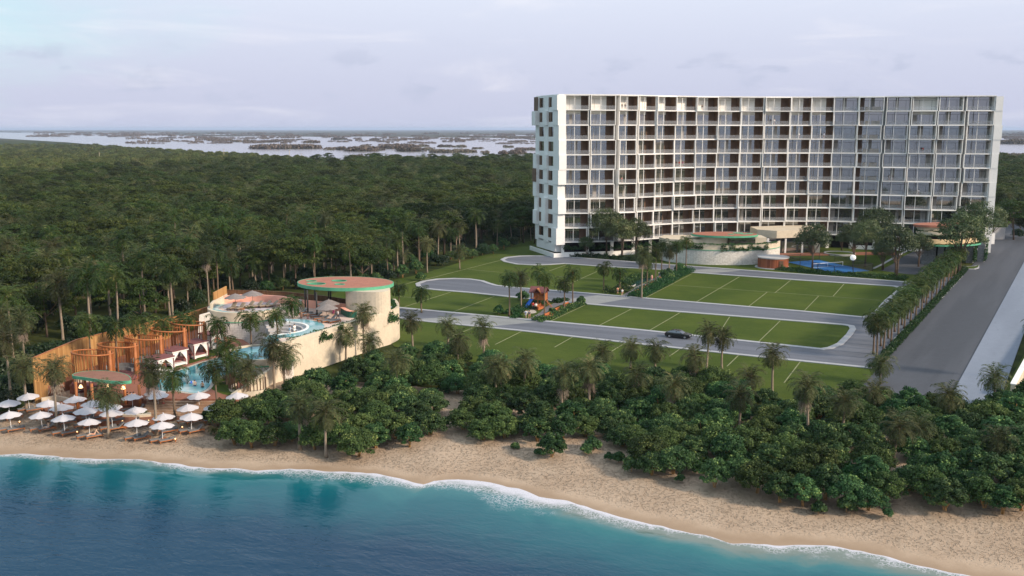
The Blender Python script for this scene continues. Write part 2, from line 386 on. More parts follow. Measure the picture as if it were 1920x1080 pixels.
def railmat():
    m, nt, bs = newmat('clear_glass_railing')
    setc(nt, bs, 'Base Color', (0.55, 0.58, 0.62)); bs.inputs['Roughness'].default_value = 0.2
    t = nt('ShaderNodeBsdfTransparent'); mx = nt('ShaderNodeMixShader'); mx.inputs[0].default_value = 0.14
    nt.ln(t.outputs[0], mx.inputs[1]); nt.ln(bs.outputs[0], mx.inputs[2]); nt.ln(mx.outputs[0], nt.n['Material Output'].inputs['Surface']); return m
RAIL = railmat()
def netmat():
    m, nt, bs = newmat('wire_mesh'); setc(nt, bs, 'Base Color', (0.03, 0.03, 0.03))
    t = nt('ShaderNodeBsdfTransparent'); mx = nt('ShaderNodeMixShader'); mx.inputs[0].default_value = 0.16
    nt.ln(t.outputs[0], mx.inputs[1]); nt.ln(bs.outputs[0], mx.inputs[2]); nt.ln(mx.outputs[0], nt.n['Material Output'].inputs['Surface']); return m
NETM = netmat()
def poolmat(name, deep, shallow):
    m, nt, bs = newmat(name); v = nt.coord()
    c = nt.mix(nt.ss(nt.noise(0.22, 2, 0.5, v), 0.40, 0.62), deep, shallow)
    setc(nt, bs, 'Base Color', c); bs.inputs['Roughness'].default_value = 0.06; bs.inputs['IOR'].default_value = 1.33; bs.inputs['Specular IOR Level'].default_value = 0.5
    nt.ln(nt.bump(nt.noise(3.0, 3, 0.5, v), 0.15, 0.05), bs.inputs['Normal']); return m
POOL = poolmat('pool_water', (0.015, 0.18, 0.22), (0.16, 0.42, 0.46))
POOLP = poolmat('pale_pool_water', (0.14, 0.40, 0.44), (0.42, 0.60, 0.64))

# ------------------------------------------------------------------ ground, beach, sea
def groundmat():
    m, nt, bs = newmat('forest_floor'); v = nt.coord()
    n = nt.noise(0.012, 6, 0.65, v); n2 = nt.noise(0.25, 5, 0.65, v)
    c = nt.mix(nt.ss(n2, 0.35, 0.7), (0.020, 0.032, 0.010), (0.050, 0.062, 0.018))
    c = nt.mix(nt.ss(n, 0.48, 0.62), c, (0.075, 0.085, 0.026))
    s = nt('ShaderNodeSeparateXYZ'); nt.ln(v, s.inputs[0])
    far = nt.ss(s.outputs['Y'], 2500, 4500)
    mp = nt.coord('Object', (0.0006, 0.0035, 1)); fn = nt.noise(3.0, 6, 0.6, mp)
    cf = nt.mix(nt.ss(fn, 0.38, 0.62), (0.060, 0.062, 0.045), (0.115, 0.105, 0.085))
    setc(nt, bs, 'Base Color', nt.mix(far, c, cf)); bs.inputs['Roughness'].default_value = 0.95; bs.inputs['Specular IOR Level'].default_value = 0.05
    return m
GROUNDM = groundmat()
def lawnmat():
    m, nt, bs = newmat('mown_grass'); v = nt.coord()
    c = nt.mix(nt.ss(nt.noise(0.06, 5, 0.6, v), 0.35, 0.65), (0.046, 0.076, 0.010), (0.074, 0.104, 0.016))
    st = nt.coord('Object', (0.25, 1.6, 1), (0, 0, R(27)))
    c = nt.mix(nt.math('MULTIPLY', nt.ss(nt.noise(1.0, 4, 0.7, st), 0.4, 0.7), 0.5), c, (0.030, 0.054, 0.008))
    c = nt.mix(nt.math('MULTIPLY', nt.ss(nt.noise(2.5, 4, 0.75, v), 0.45, 0.7), 0.5), c, (0.095, 0.115, 0.03)); c = nt.mix(nt.math('MULTIPLY', nt.ss(nt.noise(0.11, 6, 0.7, v), 0.56, 0.72), 0.45), c, (0.088, 0.092, 0.032))
    setc(nt, bs, 'Base Color', c); bs.inputs['Roughness'].default_value = 0.9; bs.inputs['Specular IOR Level'].default_value = 0.1
    nt.ln(nt.bump(nt.noise(6.0, 4, 0.7, v), 0.5, 0.08), bs.inputs['Normal']); return m
LAWN = lawnmat()
def roadmat(name, c0, c1, ang, tracks):
    m, nt, bs = newmat(name); v = nt.coord()
    st = nt.coord('Object', (0.012, tracks, 1), (0, 0, ang))
    c = nt.mix(nt.ss(nt.noise(1.0, 3, 0.5, st), 0.38, 0.62), c0, c1)
    c = nt.mix(0.35, c, nt.mix(nt.noise(0.7, 6, 0.7, v), tuple(x * 0.6 for x in c0), tuple(x * 1.35 for x in c1)))
    sp = nt.noise(22.0, 2, 0.6, v); c = nt.mix(nt.math('MULTIPLY', nt.ss(sp, 0.5, 0.8), 0.35), c, tuple(x * 1.8 for x in c1))
    pt = nt.coord('Object', (0.35, 2.4, 1), (0, 0, ang)); c = nt.mix(nt.math('MULTIPLY', nt.ss(nt.noise(0.5, 5, 0.7, pt), 0.55, 0.75), 0.3), c, tuple(x * 0.6 for x in c0))
    setc(nt, bs, 'Base Color', c); bs.inputs['Roughness'].default_value = 0.75; bs.inputs['Specular IOR Level'].default_value = 0.35
    nt.ln(nt.bump(sp, 0.15, 0.02), bs.inputs['Normal']); return m
ROADM = roadmat('asphalt_highway', (0.040, 0.046, 0.057), (0.072, 0.080, 0.096), R(-59), 0.18)
STREET = roadmat('asphalt_street', (0.088, 0.098, 0.120), (0.140, 0.152, 0.182), R(26.6), 0.2)
CROSS = roadmat('pale_paving', (0.21, 0.22, 0.22), (0.27, 0.28, 0.28), R(26.6), 0.2)
WALKM = roadmat('pale_pavement', (0.155, 0.185, 0.235), (0.20, 0.235, 0.295), R(-59), 0.1)

def sandmat():
    m, nt, bs = newmat('beach_sand'); v = nt.coord()
    d = nt('ShaderNodeAttribute', attribute_name='shore').outputs['Fac']
    c = nt.mix(nt.ss(nt.noise(0.12, 5, 0.6, v), 0.35, 0.65), (0.40, 0.30, 0.215), (0.49, 0.38, 0.28))
    fp = nt.noise(2.6, 3, 0.55, v, 0.6); dents = nt.ss(fp, 0.52, 0.62)
    gr = nt.noise(9.0, 3, 0.7, v); c = nt.mix(nt.math('MULTIPLY', nt.ss(gr, 0.4, 0.7), 0.4), c, (0.33, 0.245, 0.17))
    wob = nt.math('ADD', d, nt.math('MULTIPLY', nt.math('SUBTRACT', nt.noise(0.35, 4, 0.6, v), 0.5), 3.0))
    wet = nt.math('SUBTRACT', 1.0, nt.ss(wob, 0.2, 2.2))
    c = nt.mix(nt.math('MULTIPLY', wet, 0.7), c, (0.29, 0.20, 0.125))
    setc(nt, bs, 'Base Color', c)
    nt.ln(nt.math('SUBTRACT', 0.95, nt.math('MULTIPLY', wet, 0.35)), bs.inputs['Roughness']); bs.inputs['Specular IOR Level'].default_value = 0.25
    b = nt('ShaderNodeBump'); b.inputs['Distance'].default_value = 0.20
    h = nt.math('ADD', nt.math('MULTIPLY', dents, -0.8), nt.math('ADD', nt.math('MULTIPLY', gr, 0.4), nt.math('MULTIPLY', nt.noise(0.5, 4, 0.6, v), 1.2)))
    nt.ln(h, b.inputs['Height']); nt.ln(nt.math('MULTIPLY', nt.ss(d, 0.8, 3.0), 1.0), b.inputs['Strength']); nt.ln(b.outputs[0], bs.inputs['Normal'])
    return m
SAND = sandmat()
def seamat():
    m, nt, bs = newmat('sea_water'); v = nt.coord()
    d = nt('ShaderNodeAttribute', attribute_name='shore').outputs['Fac']; fw = nt('ShaderNodeAttribute', attribute_name='foam').outputs['Fac']; fw = nt.math('MULTIPLY', fw, nt.math('ADD', 0.55, nt.math('MULTIPLY', nt.ss(nt.noise(0.22, 3, 0.6, v), 0.35, 0.65), 0.95)))
    tn = nt('ShaderNodeAttribute', attribute_name='right').outputs['Fac']
    wob = nt.math('ADD', d, nt.math('MULTIPLY', nt.math('SUBTRACT', nt.noise(0.14, 5, 0.65, v, 0.8), 0.5), 7.0))
    dd = nt.math('SUBTRACT', wob, nt.math('MULTIPLY', tn, 3.2))
    c = nt.mix(nt.ss(dd, -0.8, 3.0), (0.150, 0.195, 0.170), (0.025, 0.160, 0.175))
    c = nt.mix(nt.ss(dd, 1.2, 7.0), c, (0.004, 0.105, 0.135))
    c = nt.mix(nt.ss(dd, 5.0, 19.0), c, (0.002, 0.036, 0.082))
    # lace of foam along the swash line
    lv = nt.coord('Object', (1, 1, 1)); w = nt.noise(0.9, 3, 0.6, lv, 0.3)
    va = nt('ShaderNodeVectorMath', operation='ADD'); nt.ln(lv, va.inputs[0])
    nz = nt.n.new('ShaderNodeTexNoise'); nz.inputs['Scale'].default_value = 1.3; nt.ln(lv, nz.inputs['Vector']); nt.ln(nz.outputs['Color'], va.inputs[1])
    vo = nt('ShaderNodeTexVoronoi', feature='DISTANCE_TO_EDGE'); vo.inputs['Scale'].default_value = 2.6; nt.ln(va.outputs[0], vo.inputs['Vector'])
    lace = nt.math('SUBTRACT', 1.0, nt.ss(vo.outputs['Distance'], 0.02, 0.16))
    solid = nt.math('SUBTRACT', 1.0, nt.ss(nt.math('ADD', d, nt.math('MULTIPLY', nt.math('SUBTRACT', w, 0.5), 1.6)), nt.math('MULTIPLY', fw, 0.25), nt.math('MULTIPLY', fw, 0.8)))
    edge = nt.math('SUBTRACT', 1.0, nt.ss(nt.math('ADD', d, nt.math('MULTIPLY', nt.math('SUBTRACT', w, 0.5), 2.4)), nt.math('MULTIPLY', fw, 0.7), nt.math('MULTIPLY', fw, 2.1)))
    fr = nt.noise(6.0, 4, 0.7, v)
    foam = nt.math('MAXIMUM', nt.math('MULTIPLY', solid, nt.ss(fr, 0.22, 0.52)), nt.math('MULTIPLY', edge, nt.math('MULTIPLY', lace, 0.75)), True)
    haze = nt.math('MULTIPLY', nt.math('SUBTRACT', 1.0, nt.ss(d, 0.3, 3.6)), 0.20)
    c = nt.mix(haze, c, (0.36, 0.38, 0.35))
    c = nt.mix(foam, c, (0.62, 0.62, 0.68)); setc(nt, bs, 'Base Color', c)
    bs.inputs['Specular IOR Level'].default_value = 0.34; nt.ln(nt.math('ADD', 0.05, nt.math('MULTIPLY', foam, 0.7)), bs.inputs['Roughness']); bs.inputs['IOR'].default_value = 1.33
    wv = nt.coord('Object', (0.55, 1.25, 1), (0, 0, R(12))); wv2 = nt.coord('Object', (0.9, 1.9, 1), (0, 0, R(38)))
    h = nt.math('ADD', nt.math('MULTIPLY', nt.noise(0.42, 3, 0.5, wv, 0.6), 1.2), nt.math('MULTIPLY', nt.noise(1.3, 3, 0.55, wv2, 0.4), 0.50))
    b = nt('ShaderNodeBump'); b.inputs['Distance'].default_value = 0.40; nt.ln(nt.math('ADD', h, nt.math('MULTIPLY', foam, 0.10)), b.inputs['Height'])
    nt.ln(nt.math('ADD', 0.07, nt.math('MULTIPLY', nt.ss(d, 4.0, 22.0), 0.24)), b.inputs['Strength']); nt.ln(b.outputs[0], bs.inputs['Normal'])
    return m
SEAM = seamat()
def strip(name, As, Ds, fn, m, attrs):
    A, Dd = np.meshgrid(As, Ds, indexing='ij'); V, at = fn(A, Dd)
    na, nd = A.shape; idx = np.arange(na * nd).reshape(na, nd)
    q = np.stack([idx[:-1, :-1], idx[1:, :-1], idx[1:, 1:], idx[:-1, 1:]], -1).reshape(-1, 4)
    v0 = V.reshape(-1, 3); a, b, c_ = v0[q[0, 0]], v0[q[0, 1]], v0[q[0, 2]]
    if np.cross(b - a, c_ - a)[2] < 0: q = q[:, ::-1]
    me = np_mesh(name, v0, q, m)
    for k, x in at.items():
        t = me.attributes.new(k, 'FLOAT', 'POINT'); t.data.foreach_set('value', np.broadcast_to(x, A.shape).astype(np.float32).ravel())
    me.polygons.foreach_set('use_smooth', [True] * len(me.polygons))
    return tag(obj(name, me), kind='structure')
def pos(A, off, z): return np.stack([P0[0] + T[0] * A + N[0] * off, P0[1] + T[1] * A + N[1] * off, np.broadcast_to(z, A.shape)], -1)
As = np.concatenate([[-45000, -9000, -2000, -500, -200, -120], np.arange(-90, 110, 0.35), [130, 200, 500, 2000, 9000, 45000]])
FA = [-70, -58, -50, -44, -38, -30, -24, -16, -10, -4, 0, 4, 9, 14, 20, 26, 32, 38, 42, 50]
FW = [0.6, 1.6, 1.9, 1.5, 2.0, 1.5, 1.8, 1.8, 2.4, 2.4, 3.4, 3.0, 2.4, 1.9, 1.6, 1.3, 2.4, 2.2, 1.6, 1.2]
def seaf(A, Dd):
    off = wshore(A) * np.exp(-Dd / 16) - Dd
    wob = 0.10 * np.sin(A * 0.9 + np.sin(A * 0.31) * 2) + 0.07 * np.sin(A * 2.3 + 1.3 * np.sin(A * .7))
    off = off + wob * np.exp(-Dd / 2)
    z = SEA + 0.05 * np.exp(-((Dd - 0.6) / 0.5) ** 2) + 0.12 * np.exp(-((Dd - 4.5) / 1.6) ** 2) * (0.5 + 0.5 * np.sin(A * 0.13))
    return pos(A, off, z), {'shore': Dd, 'foam': 0.70 * np.interp(A, FA, FW), 'right': np.clip((A + 15) / 40, 0, 1)}
strip('sea', As, np.concatenate([np.arange(0, 6, 0.3), np.arange(6, 45, 0.9), [50, 70, 120, 300, 1000, 5000, 30000]]), seaf, SEAM, 0)
def beachf(A, Dd):
    off = wshore(A) * np.exp(-np.maximum(Dd, 0) / 12) + Dd
    k = np.clip(Dd / 16, 0, 1); k = k * k * (3 - 2 * k)
    z = SEA + k * (0.0 - SEA) - 0.02 + np.where(Dd < 0, Dd * 0.25, 0) + 0.012 * np.clip(Dd, 0, 1)
    z = z + np.where(Dd > 30, -0.10, 0) + np.clip(Dd - 2, 0, 6) / 6 * np.clip((34 - Dd) / 10, 0, 1) * 0.05 * (np.sin(A * 1.1 + Dd * 0.7) * np.sin(Dd * 0.9 - A * 0.35))
    return pos(A, off, z), {'shore': Dd}
As2 = np.concatenate([[-3000, -500, -200, -120], np.arange(-95, 115, 0.7), [130, 200, 500, 3000]])
strip('beach', As2, np.concatenate([[-4, -2, -1, -0.5], np.arange(0, 24, 0.7), np.arange(24, 52, 3)]), beachf, SAND, 0)
mb = MB()
gp = [tuple(P0 + T * a + N * d) for a, d in ((-45000, 20), (-2000, 20), (-120, 20), (0, 20), (120, 20), (2000, 20), (45000, 20), (45000, 45000), (-45000, 45000))]
mb.sheet(gp, -0.10); tag(mb.build('ground', GROUNDM, recalc=False), kind='structure')

# ------------------------------------------------------------------ the air
def hazebox():
    b = MB(); b.box(-70000, 70000, -70000, 70000, -6, 80); m = bpy.data.materials.new('haze'); m.use_nodes = True; nt = NT(m); nt.n.remove(nt.n['Principled BSDF'])
    pv_ = nt('ShaderNodeVolumePrincipled'); pv_.inputs['Color'].default_value = (0.62, 0.76, 1.0, 1); pv_.inputs['Density'].default_value = 4.5e-5; pv_.inputs['Anisotropy'].default_value = 0.0
    nt.ln(pv_.outputs[0], nt.n['Material Output'].inputs['Volume']); tag(b.build('haze', m), kind='stuff')
hazebox()
# ------------------------------------------------------------------ lawns, streets, kerbs
def poly(pxs, z=0.0): return [G(u, v, z) for u, v in pxs]
def st_sheet(name, pts, z, m):
    b = MB(); b.sheet(pts, z); return tag(b.build(name, m, recalc=False), kind='structure')
st_sheet('lawn', poly([(690, 600), (600, 560), (640, 545), (790, 514), (935, 470), (975, 456), (1010, 448), (1500, 440), (1860, 432), (1700, 540), (1640, 742), (1570, 775), (1200, 726), (1000, 706), (800, 660), (740, 650)]), 0.0, LAWN)
st_sheet('roadside_lawn', poly([(1845, 800), (1925, 655), (1990, 560), (2080, 480), (2060, 540), (2030, 800)]), 0.0, LAWN)
st_sheet('clearing_lawn', poly([(1855, 470), (1900, 412), (1960, 405), (1960, 385), (1880, 385), (1850, 430)]), -0.03, LAWN)
st_sheet('forest_ground', poly([(-140, 800), (40, 766), (66, 748)]) + [D(67, 740, 131)[:2], D(150, 700, 143.5)[:2], D(250, 650, 158)[:2], D(330, 610, 170.5)[:2], (-66, 190), (-130, 190)], 0.07, GROUNDM)
# main road and its wide pavement
rl0, rl1 = np.array(G(1655.6, 685)), np.array(G(1845, 475)); rdir = (rl1 - rl0) / np.linalg.norm(rl1 - rl0); rn = np.array([rdir[1], -rdir[0]])
rb = rl0 - rdir * 22; re = np.array(G(1892, 419)); rlen = float((re - rb) @ rdir)
q = lambda a, o: tuple(rb + rdir * a + rn * o)
st_sheet('road', [q(0, -0.3), q(0, 11.9), q(rlen, 11.9), q(rlen, -0.3)], 0.012, ROADM)
b = MB(); b.prism([q(2, 11.9), q(2, 18.1), q(rlen, 18.1), q(rlen, 11.9)], -0.05, 0.13); tag(b.build('pavement', WALKM), kind='structure')
# estate streets
k2 = [(1541, 655), (1556, 653), (1575, 645), (1592, 628), (1599, 617), (1596, 611.5), (1582, 609)]
tip2 = [(1582, 609), (1240, 582), (1099, 570), (1045, 565.5), (945, 555.5), (880, 548.5), (828, 544.5), (798, 541.5), (785, 537), (783, 532), (796, 527), (820, 523.6), (850, 522.4), (880, 523.5), (904, 527), (916, 531.5), (930, 535.5), (955, 538.5), (974, 540), (1100, 550), (1240, 562), (1500, 583.5), (1600, 593.3), (1618, 595), (1630, 593), (1645, 584), (1664, 563), (1687, 544.5), (1689, 540), (1676, 536.8)]
tip3 = [(1676, 536.8), (1500, 525.5), (1297, 511), (1240, 505.5), (1126, 499.5), (1058, 494.3), (1030, 496.3), (1001, 497), (970, 495.5), (948, 491), (941.6, 487), (950, 482.8), (975, 480.3), (1002, 479.8), (1035, 480.8), (1072, 482.5), (1164, 489.5), (1240, 495.5), (1462, 511.5), (1600, 521.5), (1699, 529)]
low = [(700, 573.5), (752, 577.6), (1000, 600.5), (1200, 619), (1400, 640), (1541, 655)]
K1 = poly(low[:-1] + k2[:-1] + tip2[:-1] + tip3)
K2 = poly([(700, 590), (807, 602.5), (977, 619), (1191, 643), (1440, 669.5), (1635, 689), (1642, 676), (1687, 625), (1762, 557), (1800, 517)])
st_sheet('street', K1 + K2[::-1], 0.006, STREET)
# one street sheet lies between both kerb lines; each kerb is a raised band of its own
K1s = K1; N1 = len(low) - 1 + len(k2) - 1
b = MB(); b.ribbon(K1s, 1.15, -0.02, 0.11, off=-0.6); tag(b.build('kerb', KERB), kind='structure')
b = MB(); b.ribbon(K2[:6], -1.0, -0.02, 0.11); tag(b.build('kerb', KERB), kind='structure')
b = MB(); b.ribbon(K2[5:], -0.9, -0.02, 0.13, off=0.15); tag(b.build('kerb', KERB), kind='structure')
# paler paving where the garden path crosses the streets
for a in ([(1120, 553.5), (1185, 558.5), (1120, 570), (1040, 564)], [(890, 591), (1015, 603), (910, 613), (770, 599)], [(1335, 503.5), (1390, 507.5), (1330, 512.5), (1275, 508.5)]):
    st_sheet('crossing', poly(a), 0.012, CROSS)
LN = [((797, 524), (941, 487.4)), ((877, 505), (942, 511)), ((1026, 517), (1137, 524)), ((1038, 545.6), (1119.5, 509)), ((1030, 508), (1063, 496)), ((964, 536), (993, 524)), ((759, 575), (844.6, 548)),
      ((849, 585), (927, 555.6)), ((700, 552), (785, 559)), ((844.6, 632), (886.6, 614.7)), ((928.5, 646), (978.7, 621)), ((1039.6, 651), (1077, 630)), ((1140, 663), (1172, 643)), ((1031.5, 602.5), (1099, 571)), ((1122, 611), (1184.5, 579)),
      ((1217, 620), (1276, 585.6)), ((1205, 561), (1298, 513)), ((1342.5, 634), (1368, 594)), ((1421, 642), (1463, 601.5)), ((1303, 567.6), (1386.4, 519)), ((1402.5, 575.5), (1438, 548)), ((1453, 549), (1483, 525)), ((1507, 584), (1535, 555)),
      ((1562, 555.6), (1583, 532)), ((1258, 534), (1650, 563)), ((1255, 668), (1277, 653)), ((1363, 687), (1386, 665)), ((1470, 718), (1501, 677.5)), ((700, 551), (800, 521))]
for a, c in LN:
    b = MB(); b.ribbon([G(*a), G(*c)], 0.16, -0.01, 0.03, off=-0.08); tag(b.build('boundary_strip', LINE), kind='structure')
# garden paths between the plots
PATHM = mat('garden_path_paving', (0.15, 0.145, 0.15), 0.85, 0.12, 0.8, fine=5)
pa = poly([(998, 602.5), (1020, 592), (1032, 578), (1055, 570), (1072, 567.5), (1078, 566), (1062, 564.5), (1030, 567.5), (1018, 577), (1005, 590), (985, 598), (975, 600)])
st_sheet('garden_path', poly([(992, 600.5), (1022, 588), (1035, 579), (1052, 571.5), (1075, 568.5), (1058, 566), (1040, 568), (1024, 575), (1014, 585), (996, 596), (978, 599)]), 0.02, PATHM)
st_sheet('garden_path', poly([(1182, 557.5), (1200, 548), (1222, 536), (1237, 527), (1246, 519), (1238, 515), (1229, 521), (1216, 528), (1195, 536), (1178, 547), (1162, 556)]), 0.02, PATHM)
b = MB(); b.sheet(spl(poly([(1183, 531), (1192, 525), (1205, 521.5), (1221, 521), (1224, 524), (1208, 529), (1196, 536), (1186, 535)]), 4, True), 0.03)
tag(b.build('pond', poolmat('pond_water', (0.010, 0.035, 0.040), (0.02, 0.06, 0.06)), recalc=False), kind='structure')
b = MB(); b.sheet(spl(poly([(973, 584), (985, 582), (1000, 581), (1006, 586), (995, 588), (982, 586.5)]), 4, True), 0.03); tag(b.build('gravel_patch', PEB, recalc=False), kind='structure')
b = MB(); b.sheet(spl(poly([(1176, 534), (1186, 535.5), (1192, 532.5), (1190, 537), (1180, 538)]), 4, True), 0.035); tag(b.build('gravel_patch', PEB, recalc=False), kind='structure')
# lagoon and the far land
def lagoonmat():
    m, nt, bs = newmat('lagoon_water'); v = nt.coord('Object', (0.0012, 0.005, 1)); setc(nt, bs, 'Base Color', nt.mix(nt.noise(1.0, 4, 0.6, v), (0.24, 0.23, 0.26), (0.33, 0.31, 0.34)))
    bs.inputs['Roughness'].default_value = 0.16; bs.inputs['IOR'].default_value = 1.33
    return m
st_sheet('lagoon', poly([(-400, 249), (-150, 255), (0, 259.5), (125, 267), (220, 275), (350, 283), (440, 289), (480, 291), (560, 296), (600, 302), (660, 305), (690, 303), (760, 302), (850, 303), (940, 308), (1010, 315), (1300, 318), (1880, 318), (2500, 325),
      (2600, 262), (2000, 259.5), (1880, 259), (1500, 260), (1010, 259.5), (900, 258.5), (800, 257.5), (700, 256), (620, 257), (520, 255.5), (400, 256), (300, 253), (200, 251), (100, 250.2), (0, 248.2), (-400, 246.5)]), 0.3, lagoonmat())
st_sheet('flooded_flats', poly([(40, 247.6), (180, 248.4), (330, 249.2), (330, 250.0), (180, 249.3), (40, 248.5)]), 0.3, MATS['lagoon_water'])
st_sheet('flooded_flats', poly([(380, 251.6), (480, 251.9), (480, 253.2), (380, 252.8)]), 0.3, MATS['lagoon_water'])
st_sheet('flooded_flats', poly([(880, 253.0), (1000, 253.4), (1000, 254.9), (880, 254.3)]), 0.3, MATS['lagoon_water'])
# ------------------------------------------------------------------ plants
def quads_from(c, ax, up, L, Wd):
    """leaf quads (diamond) from base c along ax, width along up"""
    n = len(c); V = np.empty((n, 4, 3))
    V[:, 0] = c; V[:, 1] = c + ax * (L * 0.5)[:, None] + up * (Wd * 0.5)[:, None]; V[:, 2] = c + ax * L[:, None]; V[:, 3] = c + ax * (L * 0.5)[:, None] - up * (Wd * 0.5)[:, None]
    return V.reshape(-1, 3), np.arange(n * 4).reshape(n, 4)
def nrm(a): return a / np.maximum(np.linalg.norm(a, axis=-1, keepdims=True), 1e-9)
def palm_crown(seed, n=26, L=3.4, leaf=0.75, droop=1.0, lw=0.075, nl=16, emin=-40, emax=82, spread=1.0):
    r = np.random.default_rng(seed); C = []; A = []; U = []; LL = []; WW = []; RN = []
    tub = MB()
    for i in range(n):
        az = i * 2.39996 + r.uniform(-.25, .25); f = (i + 0.5) / n
        el = math.radians(emax + (emin - emax) * f ** 0.8 + r.uniform(-8, 8)); l = L * (0.72 + 0.28 * math.sin(math.pi * min(1, f + 0.25))) * r.uniform(.88, 1.1)
        p = np.array([0, 0, 0.05 * (1 - f)]); pts = [p]; m = 9; e = el
        for k in range(m):
            d = np.array([math.cos(e) * math.cos(az), math.cos(e) * math.sin(az), math.sin(e)]); p = p + d * l / m; pts.append(p); e -= droop * (0.10 + 0.05 * k) * (0.55 + 0.6 * math.cos(e)); e = max(e, -1.5)
        pts = np.array(pts); tub.tube([pts[0], pts[3], pts[6], pts[9]], [0.045, 0.03, 0.018, 0.006], 3, False)
        rnd = r.uniform(0, 1)
        for s in (-1, 1):
            t = np.linspace(0.10, 0.995, nl) + r.uniform(-.012, .012, nl); x = t * m; k = np.clip(x.astype(int), 0, m - 1); fr = (x - k)[:, None]
            c = pts[k] * (1 - fr) + pts[k + 1] * fr; tg = nrm(pts[k + 1] - pts[k])
            side = nrm(np.cross(tg, np.array([0, 0, 1.0])) * s + 1e-6); dn = np.array([0, 0, -1.0])
            ax = nrm(side * r.uniform(.6, 1.0, (nl, 1)) * spread + tg * r.uniform(.35, .75, (nl, 1)) + dn * r.uniform(.05, .55, (nl, 1)) * droop)
            ll = leaf * (0.35 + 0.65 * np.sin(np.pi * np.clip(t * 0.86 + 0.12, 0, 1))) * r.uniform(.8, 1.15, nl)
            C.append(c); A.append(ax); U.append(nrm(tg + r.normal(0, .25, (nl, 3)))); LL.append(ll); WW.append(np.full(nl, lw) * r.uniform(.8, 1.3, nl)); RN.append(np.clip(rnd * 0.7 + r.uniform(0, .3, nl), 0, 1))
    v, qd = quads_from(np.concatenate(C), np.concatenate(A), np.concatenate(U), np.concatenate(LL), np.concatenate(WW))
    tv = np.array([tuple(x) for x in tub.v]); tq = np.array([f for f in tub.f if len(f) == 4]) + len(v)
    return np.concatenate([v, tv]), np.concatenate([qd, tq]), np.concatenate([np.concatenate(RN), np.full(len(tq), 0.9)])
def dead_skirt(seed, n=60, L=2.6):
    r = np.random.default_rng(seed); C = []; A = []; U = []; LL = []; WW = []
    for i in range(n):
        az = r.uniform(0, 6.28); z0 = r.uniform(-0.9, -0.15); rr = 0.16
        p = np.array([rr * math.cos(az), rr * math.sin(az), z0]); out = r.uniform(.12, .40)
        e = nrm(np.array([[math.cos(az) * out, math.sin(az) * out, -1.0]]))[0]; l = L * r.uniform(.6, 1.15)
        for k in range(9):
            t = r.uniform(0.15, 1); C.append(p + e * l * t); a = nrm(e + r.normal(0, .38, 3)); A.append(a); U.append(nrm(r.normal(0, 1, 3))); LL.append(0.6); WW.append(0.06)
        C.append(p); A.append(e); U.append(nrm(np.array([-math.sin(az), math.cos(az), 0]))); LL.append(l); WW.append(0.10)
    v, qd = quads_from(np.array(C), np.array(A), np.array(U), np.array(LL), np.array(WW)); return v, qd, r.uniform(0, 1, len(qd))
def palm_trunk(H, r0, r1, bend=0.0, seed=0, bulge=0.0):
    b = MB(); n = 9; pts = []; rs = []
    for k in range(n + 1):
        t = k / n; pts.append((bend * H * (t * t - 1), 0.03 * math.sin(t * 5 + seed) * H * .3, t * H)); rs.append((r0 + (r1 - r0) * t) * (1 + bulge * math.sin(math.pi * t)) * (1.5 - 0.5 * min(1, t * 8)) * (1 + 0.06 * (k % 2)))
    b.tube(pts, rs, 8); return b
PALMS = {}
def palm_proto(key, H, kind, seed, bend=0.0, skirt=False):
    """origin of a palm is the crown axis foot; trunk may lean"""
    lush = kind == 'lush'
    t = thing('palm_tree', 'x', 'palm tree')
    if lush:
        palm_trunk(H - 0.9, 0.17, 0.12, bend, seed).build('trunk', TRUNKO, t, smooth=True)
        s = MB(); s.tube([(0, 0, H - 0.95), (0, 0, H - 0.3), (0, 0, H + 0.1)], [0.13, 0.17, 0.10], 8); s.build('crownshaft', SHAFT, t, smooth=True)
        v, q_, rn_ = palm_crown(seed, 24, 3.5, 1.0, 1.15, 0.125, 22, -30, 80)
        m = L_PALM
    else:
        palm_trunk(H, 0.19, 0.13, bend, seed).build('trunk', TRUNKG, t, smooth=True)
        v, q_, rn_ = palm_crown(seed, 38, 3.5, 0.95, 0.8, 0.105, 21, -50, 86)
        m = L_PALMO if kind == 'olive' else L_PALM
    c = obj('crown', np_mesh('crown', v, q_, m, rn_), t, (0, 0, H))
    if skirt:
        v, q_, rn_ = dead_skirt(seed + 5); obj('dead_frond_skirt', np_mesh('dead_frond_skirt', v, q_, L_DEAD, rn_), t, (0, 0, H - 0.1))
    PALMS[key] = t; t['H'] = H
    return t
used_p = set(); PLM = []
for i in range(4): palm_proto(('lush', i), 6.2, 'lush', 11 + i, (0, 0.02, -0.03, 0.01)[i])
for i in range(4): palm_proto(('olive', i), 6.5, 'olive', 31 + i, (0.02, -0.03, 0.05, 0)[i])
for i in range(4): palm_proto(('skirt', i), 7.0, 'olive', 51 + i, (0.03, -0.04, 0, 0.06)[i], True)
for i in range(3): palm_proto(('green', i), 6.5, 'green', 71 + i, (0, 0.03, -0.03)[i])
TMPL = {k: t for k, t in PALMS.items()}
cnt = {}
